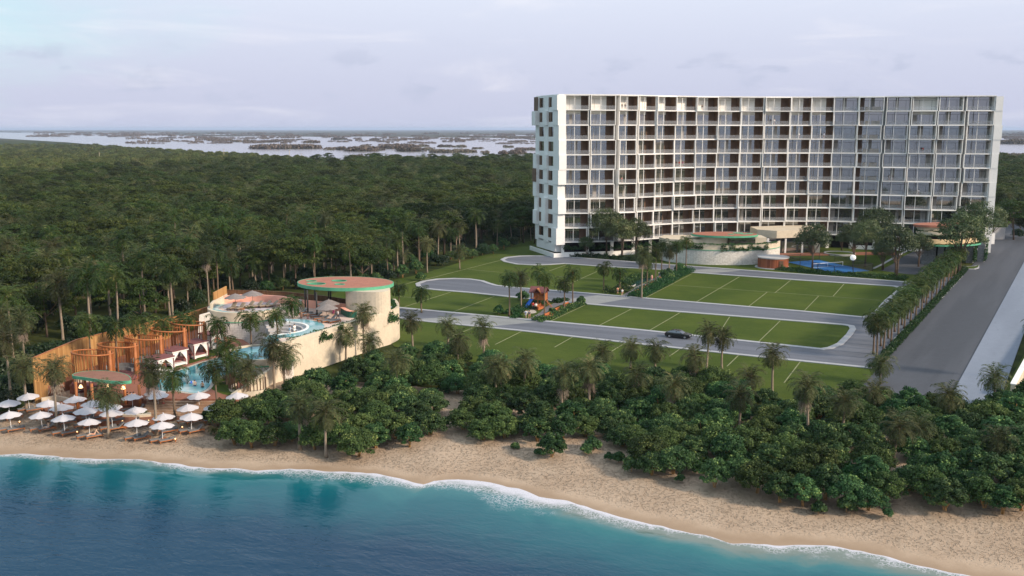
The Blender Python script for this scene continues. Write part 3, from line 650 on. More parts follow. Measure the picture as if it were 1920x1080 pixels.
def palm(kind, x, y, z, H, label, group=None, rz=None, s=1.0, hs=None):
    ks = [k for k in TMPL if k[0] == kind]; k = ks[cnt.get(kind, 0) % len(ks)]; cnt[kind] = cnt.get(kind, 0) + 1
    p = TMPL[k]; sz = H / p['H']; w = s
    # trunk is stretched, crown keeps its proportions
    first = p.name not in used_p; used_p.add(p.name)
    t = p if first else copy_tree(p)
    t.location = (x, y, z); t.rotation_euler = (0, 0, random.uniform(0, 6.28) if rz is None else rz); t.scale = (1, 1, 1)
    for ch in CH.get(t.name, []):
        nme = ch.name.split('.')[0]
        if nme == 'trunk': ch.scale = (max(w, .95), max(w, .95), sz * (1.0 if kind != 'lush' else 1.0))
        elif nme == 'crownshaft': ch.scale = (w, w, w); ch.location = (0, 0, (p['H'] - 0.95) * sz - (p['H'] - 0.95) * w)
        else:
            top = (H if kind != 'lush' else (p['H'] - 0.95) * sz + 0.95 * w)
            ch.location = (0, 0, top - (0.1 if 'skirt' in nme else 0)); ch.scale = (w, w, w) if 'skirt' not in nme else (max(w, 1),) * 3
            ch.rotation_euler = (random.uniform(-.06, .06), random.uniform(-.06, .06), random.uniform(0, 6.28))
    t['label'] = label
    if group: t['group'] = group
    PLM.append((x, y)); return t
def palm_px(kind, ub, vb, vc, label, group=None, s=1.0, zf=None, uc=None):
    x, y, z = S(ub, vb) if zf is None else (*G(ub, vb, zf), zf)
    zc = D(ub, vc, y)[2]; rz = None
    return palm(kind, x, y, z, max(2.2, zc - z), label, group, rz, s)

def clump_cloud(seed, centers, radii, per, leaf, wid, mat_, flat=1.0, name='crown', hang=0.0, outward=0.75):
    r = np.random.default_rng(seed); C = []; A = []; U = []; RN = []
    for c, R_ in zip(centers, radii):
        n = per; d = nrm(r.normal(0, 1, (n, 3))); d[:, 2] = np.abs(d[:, 2]) * 1.0 - 0.35 * r.random(n); d = nrm(d)
        rad = R_ * r.uniform(.6, 1.04, (n, 1)); p = np.array(c) + d * rad * np.array([1, 1, flat])
        tan = nrm(np.cross(d, r.normal(0, 1, (n, 3)))); ax = nrm(d * (1 - outward) + tan * outward + np.array([0, 0, -hang]))
        C.append(p - ax * leaf * .5); A.append(ax); U.append(nrm(np.cross(ax, nrm(d + r.normal(0, .45, (n, 3)))))); base = r.uniform(0, .55)
        RN.append(np.clip(base + r.uniform(0, .5, n), 0, 1))
    C = np.concatenate(C); n = len(C)
    v, qd = quads_from(C, np.concatenate(A), np.concatenate(U), leaf * r.uniform(.7, 1.3, n), wid * r.uniform(.7, 1.3, n))
    return np_mesh(name, v, qd, mat_, np.concatenate(RN))
def dome_pts(seed, n, rx, ry, z0, z1, inner=0.35):
    r = np.random.default_rng(seed); pts = []
    for i in range(n):
        f = (i + .5) / n; th = i * 2.39996 + r.uniform(-.4, .4); ph = math.acos(1 - f * 1.15) if f * 1.15 < 2 else 3
        k = r.uniform(.72, 1.0) if r.random() > inner * .5 else r.uniform(.3, .7)
        pts.append((rx * math.sin(ph) * math.cos(th) * k, ry * math.sin(ph) * math.sin(th) * k, z0 + (z1 - z0) * max(-.25, math.cos(ph)) * k))
    return pts
def grape_proto(seed, rx, ry, H, name='sea_grape_bush'):
    t = thing(name, 'x', 'bush'); r = random.Random(seed)
    z0 = H * 0.36; n = 50
    pts = dome_pts(seed, n, rx * .88, ry * .88, z0, H * .90)
    rad = [r.uniform(.42, .72) * min(1.2, rx / 2.3) for _ in pts]
    obj('foliage', clump_cloud(seed, pts, rad, 120, 0.25, 0.19, (L_GRAPE2 if seed % 5 in (2, 4) else L_GRAPE), 0.9, 'foliage', outward=0.7), t)
    for i in range(4):
        a = i * 1.6 + r.uniform(-.4, .4); e = r.choice(pts[:20]); b = MB()
        b.tube([(0.12 * math.cos(a), 0.12 * math.sin(a), -0.1), (e[0] * .3, e[1] * .3, H * .25), (e[0] * .7, e[1] * .7, e[2] * .8)], [0.10, 0.07, 0.03], 6); b.build('stem', BARKT, t, smooth=True)
    return t
GRAPE = [grape_proto(101 + i, *d) for i, d in enumerate([(2.3, 2.2, 4.3), (2.6, 2.3, 4.0), (2.0, 2.1, 4.6), (2.8, 2.5, 4.3), (2.4, 2.6, 3.7)])]
def shrub_proto(seed, rx, H, lm, name='shrub', leaf=0.22, n=14, per=70):
    t = thing(name, 'x', 'shrub'); pts = dome_pts(seed, n, rx * .75, rx * .75, H * .3, H * .82); r = random.Random(seed)
    obj('foliage', clump_cloud(seed, pts, [r.uniform(.35, .5) * rx for _ in pts], per, leaf, leaf * .6, lm, .9, 'foliage'), t)
    b = MB(); b.tube([(0, 0, -.05), (0.05, 0, H * .3), (0, .05, H * .6)], [.05, .04, .02], 5); b.build('stem', BARKT, t)
    return t
SMALL = [shrub_proto(201 + i, .8, 1.25, L_GRAPE, leaf=.26) for i in range(3)]
def spiky_proto(seed, n=20, L=1.3, lm=None):
    t = thing('young_palm', 'x', 'plant'); v, q_, rn_ = palm_crown(seed, n, L, .34, .9, .05, 12, 5, 80); obj('fronds', np_mesh('fronds', v, q_, lm or L_PALM, rn_), t, (0, 0, .25))
    b = MB(); b.tube([(0, 0, -.05), (0, 0, .3)], [.1, .06], 6); b.build('stem', TRUNKO, t); return t
SPIKY = [spiky_proto(221 + i) for i in range(2)]
def tree_proto(seed, rx, H, z0, lm, n=34, per=110, leaf=.42, flat=.55, tiers=False, stems=1, name='broadleaf_tree'):
    t = thing(name, 'x', 'tree'); r = random.Random(seed)
    if tiers:
        pts = []
        for i in range(n):
            f = (i + .5) / n; th = i * 2.39996; lev = r.choice([.45, .62, .78, .92]); k = math.sqrt(f) * (1.12 - abs(lev - .6)); pts.append((rx * k * math.cos(th), rx * k * math.sin(th), z0 + (H - z0) * (lev - .25 * k * k)))
    else: pts = dome_pts(seed, n, rx * .8, rx * .8, z0 + (H - z0) * .3, H * .9)
    rad = [rx * r.uniform(.22, .36) for _ in pts]
    obj('crown', clump_cloud(seed, pts, rad, per, leaf, leaf * .55, lm, flat, 'crown', outward=.8), t)
    for s in range(stems):
        b = MB(); ox = (s - (stems - 1) / 2) * .35; lean = r.uniform(-.5, .5); zf = z0 + (H - z0) * .35
        b.tube([(ox, 0, -.1), (ox + lean * .3, lean * .2, zf * .5), (ox + lean, lean * .5, zf), (lean * .5, lean * .3, H * .8)], [.22 / math.sqrt(stems) + H * .006, .17, .13, .04], 7)
        for k in range(5):
            e = r.choice(pts); zs = z0 * r.uniform(.75, 1.0); b.tube([(ox + lean * .8, lean * .4, zs), (e[0] * .5, e[1] * .5, (zs + e[2]) / 2), (e[0] * .85, e[1] * .85, e[2])], [.10, .07, .03], 5, False)
        b.build('trunk', BARK, t, smooth=True)
    return t
BROAD = [tree_proto(301, 6.2, 12.5, 5.0, L_BROAD, 46, 120, .5, .42, True), tree_proto(302, 5.0, 12.0, 4.5, L_BROAD, 38, 120, .46, .5, True), tree_proto(303, 5.5, 10.5, 3.6, L_BROAD, 40, 120, .46, .6)]
FINE = [tree_proto(311, 5.2, 13, 4.4, L_FINE, 44, 150, .38, .85, stems=2, name='garden_tree'), tree_proto(312, 6.0, 14, 4.6, L_FINE, 50, 150, .38, .85, stems=1, name='garden_tree'), tree_proto(313, 4.6, 11, 3.8, L_FINE, 40, 150, .36, .9, stems=2, name='garden_tree')]
UNDER = [shrub_proto(321, 2.6, 4.0, L_DARK, 'forest_bush', .42, 20, 80), shrub_proto(322, 2.2, 3.4, L_DARK, 'forest_bush', .4, 18, 80)]
used_g = set()
def put(protos, x, y, z, s, label, group=None, k=None):
    p = protos[k if k is not None else random.randrange(len(protos))]
    return place(p, (x, y, z), random.uniform(0, 6.28), s, label, group, used_g)
def leaf_strip(name, pts, w, h, lm, z=0.0, n_per_m=60, leaf=.22, kind='stuff', parent=None, seed=1, lumps=True):
    """ground cover along a polyline: one soft mass of leaves"""
    r = np.random.default_rng(seed); P = np.array([p[:2] for p in pts], float); seg = np.linalg.norm(P[1:] - P[:-1], axis=1); cum = np.concatenate([[0], np.cumsum(seg)]); n = int(cum[-1] * n_per_m)
    t = r.uniform(0, cum[-1], n); x = np.interp(t, cum, P[:, 0]); y = np.interp(t, cum, P[:, 1])
    k = np.clip(np.searchsorted(cum, t) - 1, 0, len(seg) - 1); dr = (P[k + 1] - P[k]) / seg[k][:, None]; o = r.uniform(-.5, .5, n) * w
    hh = h * (0.55 + 0.45 * np.sin(t * 1.7 + o * 2) * np.sin(t * .63 + 1)) * np.sqrt(np.clip(1 - (2 * o / w) ** 2, .05, 1))
    zz_ = z(t / cum[-1]) if callable(z) else z
    c = np.stack([x - dr[:, 1] * o, y + dr[:, 0] * o, zz_ + hh * r.uniform(.25, 1, n)], -1)
    ax = nrm(r.normal(0, 1, (n, 3)) + np.array([0, 0, .5])); up = nrm(np.cross(ax, r.normal(0, 1, (n, 3))))
    v, qd = quads_from(c, ax, up, np.full(n, leaf), np.full(n, leaf * .6))
    return np_mesh(name, v, qd, lm, r.uniform(0, 1, n))
# ------------------------------------------------------------------ hotel
HU = [1058.7, 1106.6, 1155.4, 1197.9, 1231, 1268, 1307.5, 1346.8, 1391, 1433.4, 1482.5, 1523.4, 1566.8, 1611.5, 1657, 1709.7, 1761.7, 1810, 1868]
HY = [287, 287.8, 289.3, 292.5, 296.5, 300.3, 303.5, 305.5, 306.8, 307.6, 308.3, 308.6, 308.3, 306.5, 304.2, 301.8, 299.8, 298.3, 297]
BD = 2.5
HP = [np.array(p) for p in offset([D(u, 180, y)[:2] for u, y in zip(HU, HY)], BD)]
Z0, ZT, NF = D(1058, 455, 287)[2], D(1058, 176.6, 287)[2] - .28, 10; SHT = (ZT - Z0) / NF; NB = len(HP) - 1
hrnd = random.Random(5)
hotel = thing('apartment_hotel', 'long curved white ten-storey hotel with staggered glass-fronted balconies behind the lawns', 'hotel', (*HP[9], 0))
def bayM(i):
    a, c = HP[i], HP[i + 1]; t = (c - a) / np.linalg.norm(c - a); nn = np.array([t[1], -t[0]])       # outward, to the camera
    return a, t, nn, float(np.linalg.norm(c - a))
def loc(i, p):
    a, t, nn, w = bayM(i); return (a[0] + t[0] * p[0] + nn[0] * p[1], a[1] + t[1] * p[0] + nn[1] * p[1], p[2])
def bbox(b, i, x0, x1, y0, y1, z0, z1):
    vs = [loc(i, p) for p in ((x0, y0, z0), (x1, y0, z0), (x1, y1, z0), (x0, y1, z0), (x0, y0, z1), (x1, y0, z1), (x1, y1, z1), (x0, y1, z1))]
    b.add(vs, [(3, 2, 1, 0), (4, 5, 6, 7), (0, 1, 5, 4), (1, 2, 6, 5), (2, 3, 7, 6), (3, 0, 4, 7)])
MULL = mat('window_mullion', (0.50, 0.46, 0.38), 0.5, 0.05); MULLD = mat('dark_mullion', (0.05, 0.05, 0.05), 0.5, 0.05)
CURT = mat('sheer_curtain', (0.30, 0.28, 0.26), .8, .1)
offs = {}
for i in range(NB):
    for j in range(NF):
        base = 0.0
        offs[i, j] = base + hrnd.choice([0, 0, 0, .3, .3, .7])
shift = {(i, j): (hrnd.uniform(-.35, .35) if 0 < i < NB else 0) for i in range(NB + 1) for j in range(NF)}
for i in (2, 9, 14, 17):
    for j in range(NF): shift[i, j] += 0.3
def unit(b_fr, b_gl, b_rl, b_wd, i, j):
    a, t, nn, w = bayM(i); z = Z0 + j * SHT; o = offs[i, j]
    x0 = shift[i, j] + (0.10 if i not in (2, 14, 17) else 0.55); x1 = w + shift[i + 1, j] - (0.10 if i + 1 not in (9,) else 0.3)
    F = BD + o; ys = -0.02
    bbox(b_fr, i, x0, x1, ys, F, z + 0.01, z + 0.21)                                # floor slab with upstand edge
    bbox(b_fr, i, x0, x1, ys, F, z + SHT - 0.11, z + SHT - 0.01)                     # soffit slab
    fl = 0.20 if i < 12 else 0.24
    bbox(b_fr, i, x0, x0 + fl, ys, F, z + 0.21, z + SHT - 0.11); bbox(b_fr, i, x1 - fl, x1, ys, F, z + 0.21, z + SHT - 0.11)
    mx = x0 + (x1 - x0) * (0.40 if i < 3 or i > 9 else 0.33)
    bbox(b_fr, i, mx, mx + 0.13, F - 0.5, F - 0.34, z + 0.21, z + SHT - 0.11)         # slender front post
    top = j == NF - 1; white_top = top and (i <= 11 or i == 15); strip_ = j == NF - 2 and (i <= 11 or i == 15)
    # glazing wall
    xg0, xg1 = x0 + fl, x1 - fl; zt = z + SHT - 0.11
    left = i < 12
    px0, px1 = (xg1 - (xg1 - xg0) * 0.27, xg1) if left else (xg0, xg0 + (xg1 - xg0) * (0.05 if i != 13 else .2))
    g0, g1 = (xg0, px0) if left else (px1, xg1)
    b_gl.mi = 3 if white_top else 0
    zb = zt - (1.0 if strip_ else 0)
    bbox(b_gl, i, g0, g1, ys - .1, 0.0, z + 0.21, zb)
    if strip_: b_gl.mi = 3; bbox(b_gl, i, g0, g1, ys - .1, 0.03, zb, zt)
    if not white_top and hrnd.random() < .45:
        b_gl.mi = 4; f0 = hrnd.choice([0.0, .31, .67]); bbox(b_gl, i, g0 + (g1 - g0) * (f0 + .02), g0 + (g1 - g0) * (f0 + hrnd.uniform(.10, .28)), .001, .004, z + 0.3, zb - .05)
    b_gl.mi = 1 if left else 2
    for f in ((0.30, 0.66) if left else (0.24, 0.80)): bbox(b_gl, i, g0 + (g1 - g0) * f, g0 + (g1 - g0) * f + 0.07, 0.005, 0.05, z + 0.21, zt - .9)
    bbox(b_gl, i, g0, g1, 0.006, 0.052, zt - 0.9, zt - 0.82)
    # timber lining: one cheek wall, and the return beside the glass
    b_wd.mi = 0
    bbox(b_wd, i, px0, px1, ys - .1, 0.02, z + 0.21, zt)
    if left: bbox(b_wd, i, x1 - fl - .03, x1 - fl - .003, 0.03, F - .45, z + 0.215, zt - .003)
    else: bbox(b_wd, i, x0 + fl + .003, x0 + fl + .03, 0.03, F - .45, z + 0.215, zt - .003)
    if i == 13 and j > 2:
        b_wd.mi = 1
        for s in (0.05, 0.42, 0.62): bbox(b_wd, i, g0 + (g1 - g0) * s, g0 + (g1 - g0) * (s + .26), .9, 1.3, z + 0.215, z + 1.45)
    bbox(b_rl, i, x0 + fl, x1 - fl, F - 0.12, F - 0.09, z + 0.21, z + 1.42)           # glass balustrade
keep = [(i, j) for j in range(NF - 1, -1, -1) for i in range(NB)][:100]
for (i, j) in keep:
    fr, gl, rl, wd = MB(), MB(), MB(), MB(); unit(fr, gl, rl, wd, i, j)
    p = fr.build('balcony', WHITE2, hotel, 'w')
    def sub(b, n, m):
        o = b.build(n, m, None); o.data.transform(Matrix.Translation(-Vector(hotel.location))); reg(o, p)
    sub(gl, 'window', [GLASS, MULL, MULLD, PANEL, CURT]); sub(rl, 'glass_railing', RAIL); sub(wd, 'wood_panel', [BROWN, MATS['taupe_cushion']])
fr, gl, rl, wd = MB(), MB(), MB(), MB()
for j in range(NF):
    for i in range(NB):
        if (i, j) not in keep: unit(fr, gl, rl, wd, i, j)
p = tag(fr.build('balcony', WHITE2, hotel, 'w'), kind='stuff')
for b_, n_, m_ in ((gl, 'window', [GLASS, MULL, MULLD, PANEL, CURT]), (rl, 'glass_railing', RAIL), (wd, 'wood_panel', [BROWN, MATS['taupe_cushion']])):
    o = b_.build(n_, m_, None); o.data.transform(Matrix.Translation(-Vector(hotel.location))); reg(o, p); tag(o, kind='stuff')
# body, roof, painted under-croft shade
front = [tuple(HP[i]) for i in range(NB + 1)]; back = offset(front, 15.0)
inner = offset(front, 0.14)
body = MB(); body.prism(inner + back[::-1], Z0 - .3, ZT - 0.02); body.build('wall', WHITE, hotel, 'w')
rf = MB(); rf.prism(offset(front, -BD - .35) + offset(front, 15.2)[::-1], ZT, ZT + 0.28); rf.build('roof', WHITE2, hotel, 'w')
pl = MB(); pl.prism(offset(front, 1.0) + offset(front, 14.5)[::-1], 0.0, Z0 - .3); pl.build('undercroft_shade', SHADEV, hotel, 'w')  # solid near-black block stands in for shade under the open ground floor
for i in range(0, NB + 1):
    q_ = np.array(offset(front, -1.2)[i]); c = MB(); c.box(q_[0] - .45, q_[0] + .45, q_[1] - .45, q_[1] + .45, -.05, Z0 - .02); c.build('column', WHITE2, hotel, 'w')
lp = offset(front, -2.2)
b = MB(); b.ribbon(lp[:4], .5, -0.1, 1.35); b.build('plinth_wall', WHITE2, hotel, 'w')
b = MB(); b.ribbon(lp[13:], .5, -0.1, 1.2); b.build('plinth_wall', WHITE2, hotel, 'w')
me = leaf_strip('hanging_greenery', offset(front, -1.7)[:9], 1.0, 2.2, L_HEDGE, 2.0, 110, .35, seed=4); me.transform(Matrix.Translation(-Vector(hotel.location))); obj('hanging_greenery', me, hotel)
# left gable: staggered blocks with two columns of recessed brown windows
a = HP[0]; t = np.array([.94, .34]); nn = np.array([.34, -.94])
def gl_(x, y, z): return (a[0] + t[0] * x + nn[0] * y, a[1] + t[1] * x + nn[1] * y, z)
def gbox(b, x0, x1, y0, y1, z0, z1):
    b.add([gl_(*p) for p in ((x0, y0, z0), (x1, y0, z0), (x1, y1, z0), (x0, y1, z0), (x0, y0, z1), (x1, y0, z1), (x1, y1, z1), (x0, y1, z1))], [(3, 2, 1, 0), (4, 5, 6, 7), (0, 1, 5, 4), (1, 2, 6, 5), (2, 3, 7, 6), (3, 0, 4, 7)])
for j in range(NF):
    z = Z0 + j * SHT; b = MB(); o1 = hrnd.choice([0, .3, .6, .9]) - (1.0 if j < 2 else 0) * 0; o2 = hrnd.choice([0, .3, .7, 1.1]); o3 = hrnd.choice([0, .2, .5])
    if j == 0: zl = z - .6
    else: zl = z
    x = -2.6
    gbox(b, x - o3 * 1.0, -0.25, -1.2, BD + offs[0, j] + .15 * (j % 3), zl, z + SHT - .004)                  # three pier blocks, window bands between
    gbox(b, x - .15 - o1 * .9, 3.0, -8.4, -5.0, zl, z + SHT - .004)
    gbox(b, x - .1 - o2 * 1.2, 3.0, -15.6, -12.6, zl, z + SHT - .004)
    for y0, y1 in ((-5.0, -1.2), (-12.6, -8.4)):
        gbox(b, x - .02, -.02, y0, y1, z, z + 1.0); gbox(b, x - .02, -.02, y0, y1, z + SHT - .45, z + SHT - .004)
    b.build('gable_wall', WHITE, hotel, 'w')
    for y0, y1 in ((-5.0, -1.2), (-12.6, -8.4)):
        g = MB(); w_ = (1.9 if j % 3 else 1.2); g.mi = 0; gbox(g, x + .25, x + .45, y0 + w_, y1, z + 1.0, z + SHT - .45); g.mi = 1; gbox(g, x + .06, x + .45, y0, y0 + w_, z + 1.0, z + SHT - .45)
        g.build('gable_window', [GLASS, BROWN], hotel, 'w')
    if j in (4, 9):
        g = MB(); gbox(g, x - .35 - o2 * 1.2, x - .12 - o2 * 1.2, -15.5, -12.7, z + .1, z + SHT - .1); g.build('wood_screen', BROWN, hotel, 'w')
b = MB(); gbox(b, -2.6, 3.0, -15.6, -2.9, ZT + .003, ZT + .275); gbox(b, -2.6, -.6, -2.9, BD + .2, ZT + .003, ZT + .275); b.build('gable_coping', WHITE2, hotel, 'w')
b = MB(); gbox(b, -2.4, .0, -15, .3, 1.3, Z0 - .6); b.build('gable_base', WHITE, hotel, 'w')
b = MB(); gbox(b, -4.0, -3.6, -17, 3.2, -.1, 1.25); gbox(b, -3.6, 1.5, 2.8, 3.2, -.1, 1.25); b.build('plinth_wall', WHITE2, hotel, 'w')
# right gable: staggered end piers
a, t, nn, w = bayM(NB - 1); a = HP[NB]
for j in range(NF):
    z = Z0 + j * SHT; b = MB(); o = (.1, .2, .5, .3, .6, .3, .9, 1.7, .9, .6)[j]
    gbox(b, 0.0, 1.9 + o * .3, -15.2, BD + .2 + .12 * (j % 2), (z if j else -.05), z + SHT - .004); b.build('gable_wall', WHITE, hotel, 'w')
# people out on the balconies
BALC = [(0, 0)]
# ------------------------------------------------------------------ podium pavilion in front of the hotel
pod = thing('podium_pavilion', 'round pale stone podium with trailing vines, cream drum and oval terracotta roof below the hotel', 'pavilion', (*G(1370, 490), 0))
yf = G(1366, 497)[1]; pxc = D(1366, 497, yf)[0]; prx, pry = 17.0, 12.0; pc = np.array([pxc, yf + pry + .4]); zz1 = D(1366, 470.5, yf)[2]; zz2 = D(1366, 459, yf)[2]
def parc(r0, a0, a1, n=40): return circ(pc[0], pc[1], prx + r0, n, R(a0), R(a1), ry=pry + r0)
ang0, ang1 = 175, 350
b = MB(); b.ribbon(parc(0, ang0, ang1), -.5, -.1, zz1); b.build('stone_wall', STONE, pod, 'w')
b = MB(); b.ribbon(parc(.03, ang0, ang1), -.56, zz1, zz1 + .2); b.build('green_band', SAGE, pod, 'w')
b = MB(); b.ribbon(parc(0, ang0, ang1), -.5, zz1 + .2, zz2); b.build('parapet', CREAM, pod, 'w')
b = MB(); b.prism(parc(-.1, ang0, ang1) + [tuple(pc + np.array([15, 9])), tuple(pc + np.array([-16, 12]))], .02, zz2 - .9); b.build('deck', CONC, pod, 'w')
yd = yf + 4.0; d0, d1 = D(1317, 450, yd)[0], D(1369, 450, yd)[0]; zr = D(1343, 444.5, yd)[2]
b = MB(); b.prism(circ((d0 + d1) / 2, yd + 3.2, (d1 - d0) / 2, 24, ry=3.2), zz2 - .9, zr); b.build('drum_wall', CREAM, pod, 'w')
ye = yf + 7.5; e0_, e1_ = D(1297, 440, ye)[0], D(1420, 440, ye)[0]; ocx = (e0_ + e1_) / 2; orx = (e1_ - e0_) / 2
b = MB(); b.prism(circ(ocx, ye, orx, 44, ry=6.0, rot=R(-4)), zr, zr + .5); b.build('roof_rim', SAGE, pod, 'w')
b = MB(); b.prism(circ(ocx, ye, orx - .25, 44, ry=5.8, rot=R(-4)), zr + .5, zr + .58); b.build('roof', TERRA, pod, 'w')
for fx, fy, r in ((.15, -.4, .9), (.45, .35, 1.5), (.55, -.25, .9), (.75, .0, 1.1)):
    b = MB(); b.lathe([(r, 0), (r, .09), (r * .8, .1)], 16, (ocx + fx * orx, ye + fy * 4.5, zr + .58)); b.build('skylight_rim', SAGE, pod, 'w')
b = MB(); b.prism([D(u_, 440, y_)[:2] for u_, y_ in ((1236, yf + 12), (1250, yf + 7), (1285, yf + 5), (1340, yf + 6), (1335, yf + 17), (1245, yf + 18))], zz2 - 1.2, zr - .9); b.build('sloped_wall', CREAM, pod, 'w')
b = MB(); b.box(d1 + .3, d1 + 7.5, yd + 1.0, yd + 1.3, zz2 - .9, zz2 + 1.3); b.build('window', GLASS, pod, 'w'); b = MB(); b.box(d1 + .3, D(1440, 445, yd)[0], yd + 1.4, yd + 8, zz2 - .9, zr - .3); b.build('upper_wall', CREAM, pod, 'w')
for k, (a0, a1, h) in enumerate(((212, 246, 2.0), (262, 268, 2.6), (270, 312, 2.3))):
    me = leaf_strip('vine_curtain', parc(.72, a0, a1, 16), .6, h, L_HEDGE, zz2 - h + .5, 110, .32, seed=60 + k); me.transform(Matrix.Translation(-Vector(pod.location))); obj('vine_curtain', me, pod)
me = leaf_strip('vine_top', parc(.3, 200, 330, 24), .9, .5, L_HEDGE, zz2 - .05, 60, .3, seed=69); me.transform(Matrix.Translation(-Vector(pod.location))); obj('vine_top', me, pod)
# glazed pavilion right of it
gp = thing('glazed_pavilion', 'low pavilion with a broad cream fascia and tall dark glazing beside the stone podium', 'pavilion', (*G(1490, 480), 0))
x0, y0 = G(1438, 478); x1, y1 = G(1534, 473)
b = MB(); b.prism([(x0 - 2, y0 + 5), (x0 + 3, y0 + 1), (x1 + .5, y1 - 1), (x1 + .5, y1 + 14), (x0 - 2, y0 + 14)], 5.0, 7.3); b.build('fascia', CREAM, gp, 'w')
b = MB(); b.prism([(x0, y0 + 1.5), (x1 - .3, y1 + 1.5), (x1 - .3, y1 + 13), (x0, y0 + 13)], 0.0, 5.0); b.build('window', GLASS, gp, 'w')
for f in (0.0, .34, .67): 
    b = MB(); xx_ = x0 + (x1 - x0) * f; yy_ = y0 + (y1 - y0) * f; b.box(xx_, xx_ + .5, yy_ + .2, yy_ + .7, 0, 5.0); b.build('column', WHITE2, gp, 'w')
b = MB(); b.box(x1 - 1.3, x1 + .3, y1 - .6, y1 + 12, -.05, 5.0); b.build('end_wall', CREAM, gp, 'w')
b = MB(); b.prism([(x0 - 2, y0 - 3), (x1 + 22, y1 - 6), (x1 + 24, y1 - .8), (x0 - 2, y0 + 1.4)], -.05, .30); tag(b.build('terrace_paving', BRICKP), kind='structure')
# round timber hut
h = thing('round_hut', 'round slatted timber hut with flat white roof at the street edge by the podium', 'hut', (*G(1449, 501), 0))
hc = np.array(G(1449, 501)); b = MB(); b.lathe([(4.15, -.05), (4.15, 2.75)], 40, (*hc, 0)); b.build('wall', slatmat('hut_slats', (0.20, 0.06, 0.03), (0.36, 0.12, 0.06), 2.6), h, 'w', smooth=False)
b = MB(); b.lathe([(4.35, 2.75), (4.35, 3.05), (4.1, 3.08), (.3, 3.25)], 40, (*hc, 0)); b.build('roof', CONC, h, 'w')
b = MB(); b.lathe([(4.9, -.05), (4.9, .16), (4.2, .17)], 40, (*hc, 0), cap=False); b.build('plinth', CONC, h, 'w')
b = MB(); b.box(hc[0] + .6, hc[0] + 1.7, hc[1] - 4.22, hc[1] - 4.0, .1, 2.3); b.build('door', BROWN, h, 'w')
# sports court
cx_ = [G(1478, 492), (G(1530, 488)), G(1612, 507.5), G(1575, 511.5)]
st_sheet('sports_court', [G(1476, 491.5), G(1535, 487.5), G(1631, 508), G(1566, 512.5)], .03, BLUEC)
ct = thing('court_net', 'white tennis-style net across the blue court', 'net', (*G(1550, 503), 0))
n0 = np.array(G(1523, 502)); n1 = np.array(G(1580, 498))
b = MB(); b.ribbon([n0, n1], .05, 1.0, 1.14); b.build('tape', PLASTW, ct, 'w')
b = MB(); b.ribbon([n0, n1], .02, .08, 1.0, off=.015); b.build('mesh', NETM, ct, 'w')
b = MB(); b.ribbon([n0, n1], .06, .0, .07, off=-.3); b.build('base_line', PLASTW, ct, 'w')
for p in (n0, n1, (n0 + n1) / 2): b = MB(); b.tube([(*p, 0), (*p, 1.2)], .06, 8); b.build('post', PLASTW, ct, 'w')
cf = thing('court_fence', 'dark wire fence on slim posts round the blue sports court', 'fence', (*G(1566, 512.5), 0))
cp = [G(1470, 491), G(1500, 499), G(1533, 507), G(1564, 513.3), G(1600, 511), G(1636, 508.3), G(1600, 499), G(1565, 490.5), G(1536, 486.8), G(1500, 489)]
for k, p in enumerate(cp):
    hgt = 2.0; b = MB(); b.tube([(*p, -.05), (*p, hgt)], .07, 6); b.build('post', DARKM, cf, 'w')
b = MB(); b.ribbon(cp, .03, .05, 1.95, closed=True); b.build('wire_mesh', NETM, cf, 'w'); b = MB(); b.ribbon(cp, .06, 1.95, 2.03, closed=True, off=-.015); b.build('top_rail', DARKM, cf, 'w')
x, y = G(1598, 508); g = thing('globe_lamp', 'white globe lamp on a dark pole at the corner of the blue court', 'lamp', (x, y, 0))
b = MB(); b.tube([(x, y, 0), (x, y, 3.0)], .06, 8); b.build('pole', DARKM, g, 'w'); b = MB(); b.lathe([(.78 * math.sin(math.pi * k / 10), 3.65 - .78 * math.cos(math.pi * k / 10)) for k in range(11)], 20, (x, y, 0)); b.build('globe', GLOBE, g, 'w', smooth=True)
x, y = G(1574, 477); pr = thing('round_planter', 'low round white-rimmed planter ring on the grass behind the court', 'planter', (x, y, 0))
b = MB(); b.lathe([(4.6, -.05), (4.6, .55), (4.2, .55), (4.2, .3)], 40, (x, y, 0), cap=False); b.build('rim', CONC, pr, 'w'); b = MB(); b.lathe([(4.2, .32), (.1, .4)], 32, (x, y, 0)); b.build('soil', LAWN, pr, 'w')
# car yard beside the gate house
st_sheet('car_yard', [G(1650, 507), G(1672, 496), G(1695, 480), G(1712, 471.5), G(1760, 470), G(1800, 478), G(1790, 500), G(1735, 516), G(1700, 514)], .014, ROADM)
b = MB(); b.ribbon([G(1640, 504), G(1655, 497), G(1680, 483), G(1702, 471), G(1725, 469.8), G(1762, 469)], .7, -.05, .14); tag(b.build('kerb', KERB), kind='structure')
# gate house
gx, gy = G(1765, 497); gh = thing('gate_house', 'entrance gate house with grey stone piers, lit cream soffits and planted stepped roof', 'gatehouse', (gx, gy, 0))
gd = np.array([.52, .854]); gn = np.array([.854, -.52])
def gq(al, ac): return (gx + gd[0] * al + gn[0] * ac, gy + gd[1] * al + gn[1] * ac)
def gprism(n, al0, al1, ac0, ac1, z0, z1, m):
    b = MB(); b.prism([gq(al0, ac0), gq(al0, ac1), gq(al1, ac1), gq(al1, ac0)], z0, z1); return b.build(n, m, gh, 'w')
gprism('stone_pier', -1, 9, -5.2, -1.6, -.05, 5.6, STONEG)
gprism('recess_shade', -.4, 9, -1.6, 2.4, -.05, 5.4, SHADEV); gprism('stone_pier', -.8, .3, -1.1, .5, -.05, 5.5, STONEG); gprism('stone_pier', -.8, .3, 1.0, 2.2, -.05, 5.5, STONEG)  # solid black block paints the shade of the gate opening
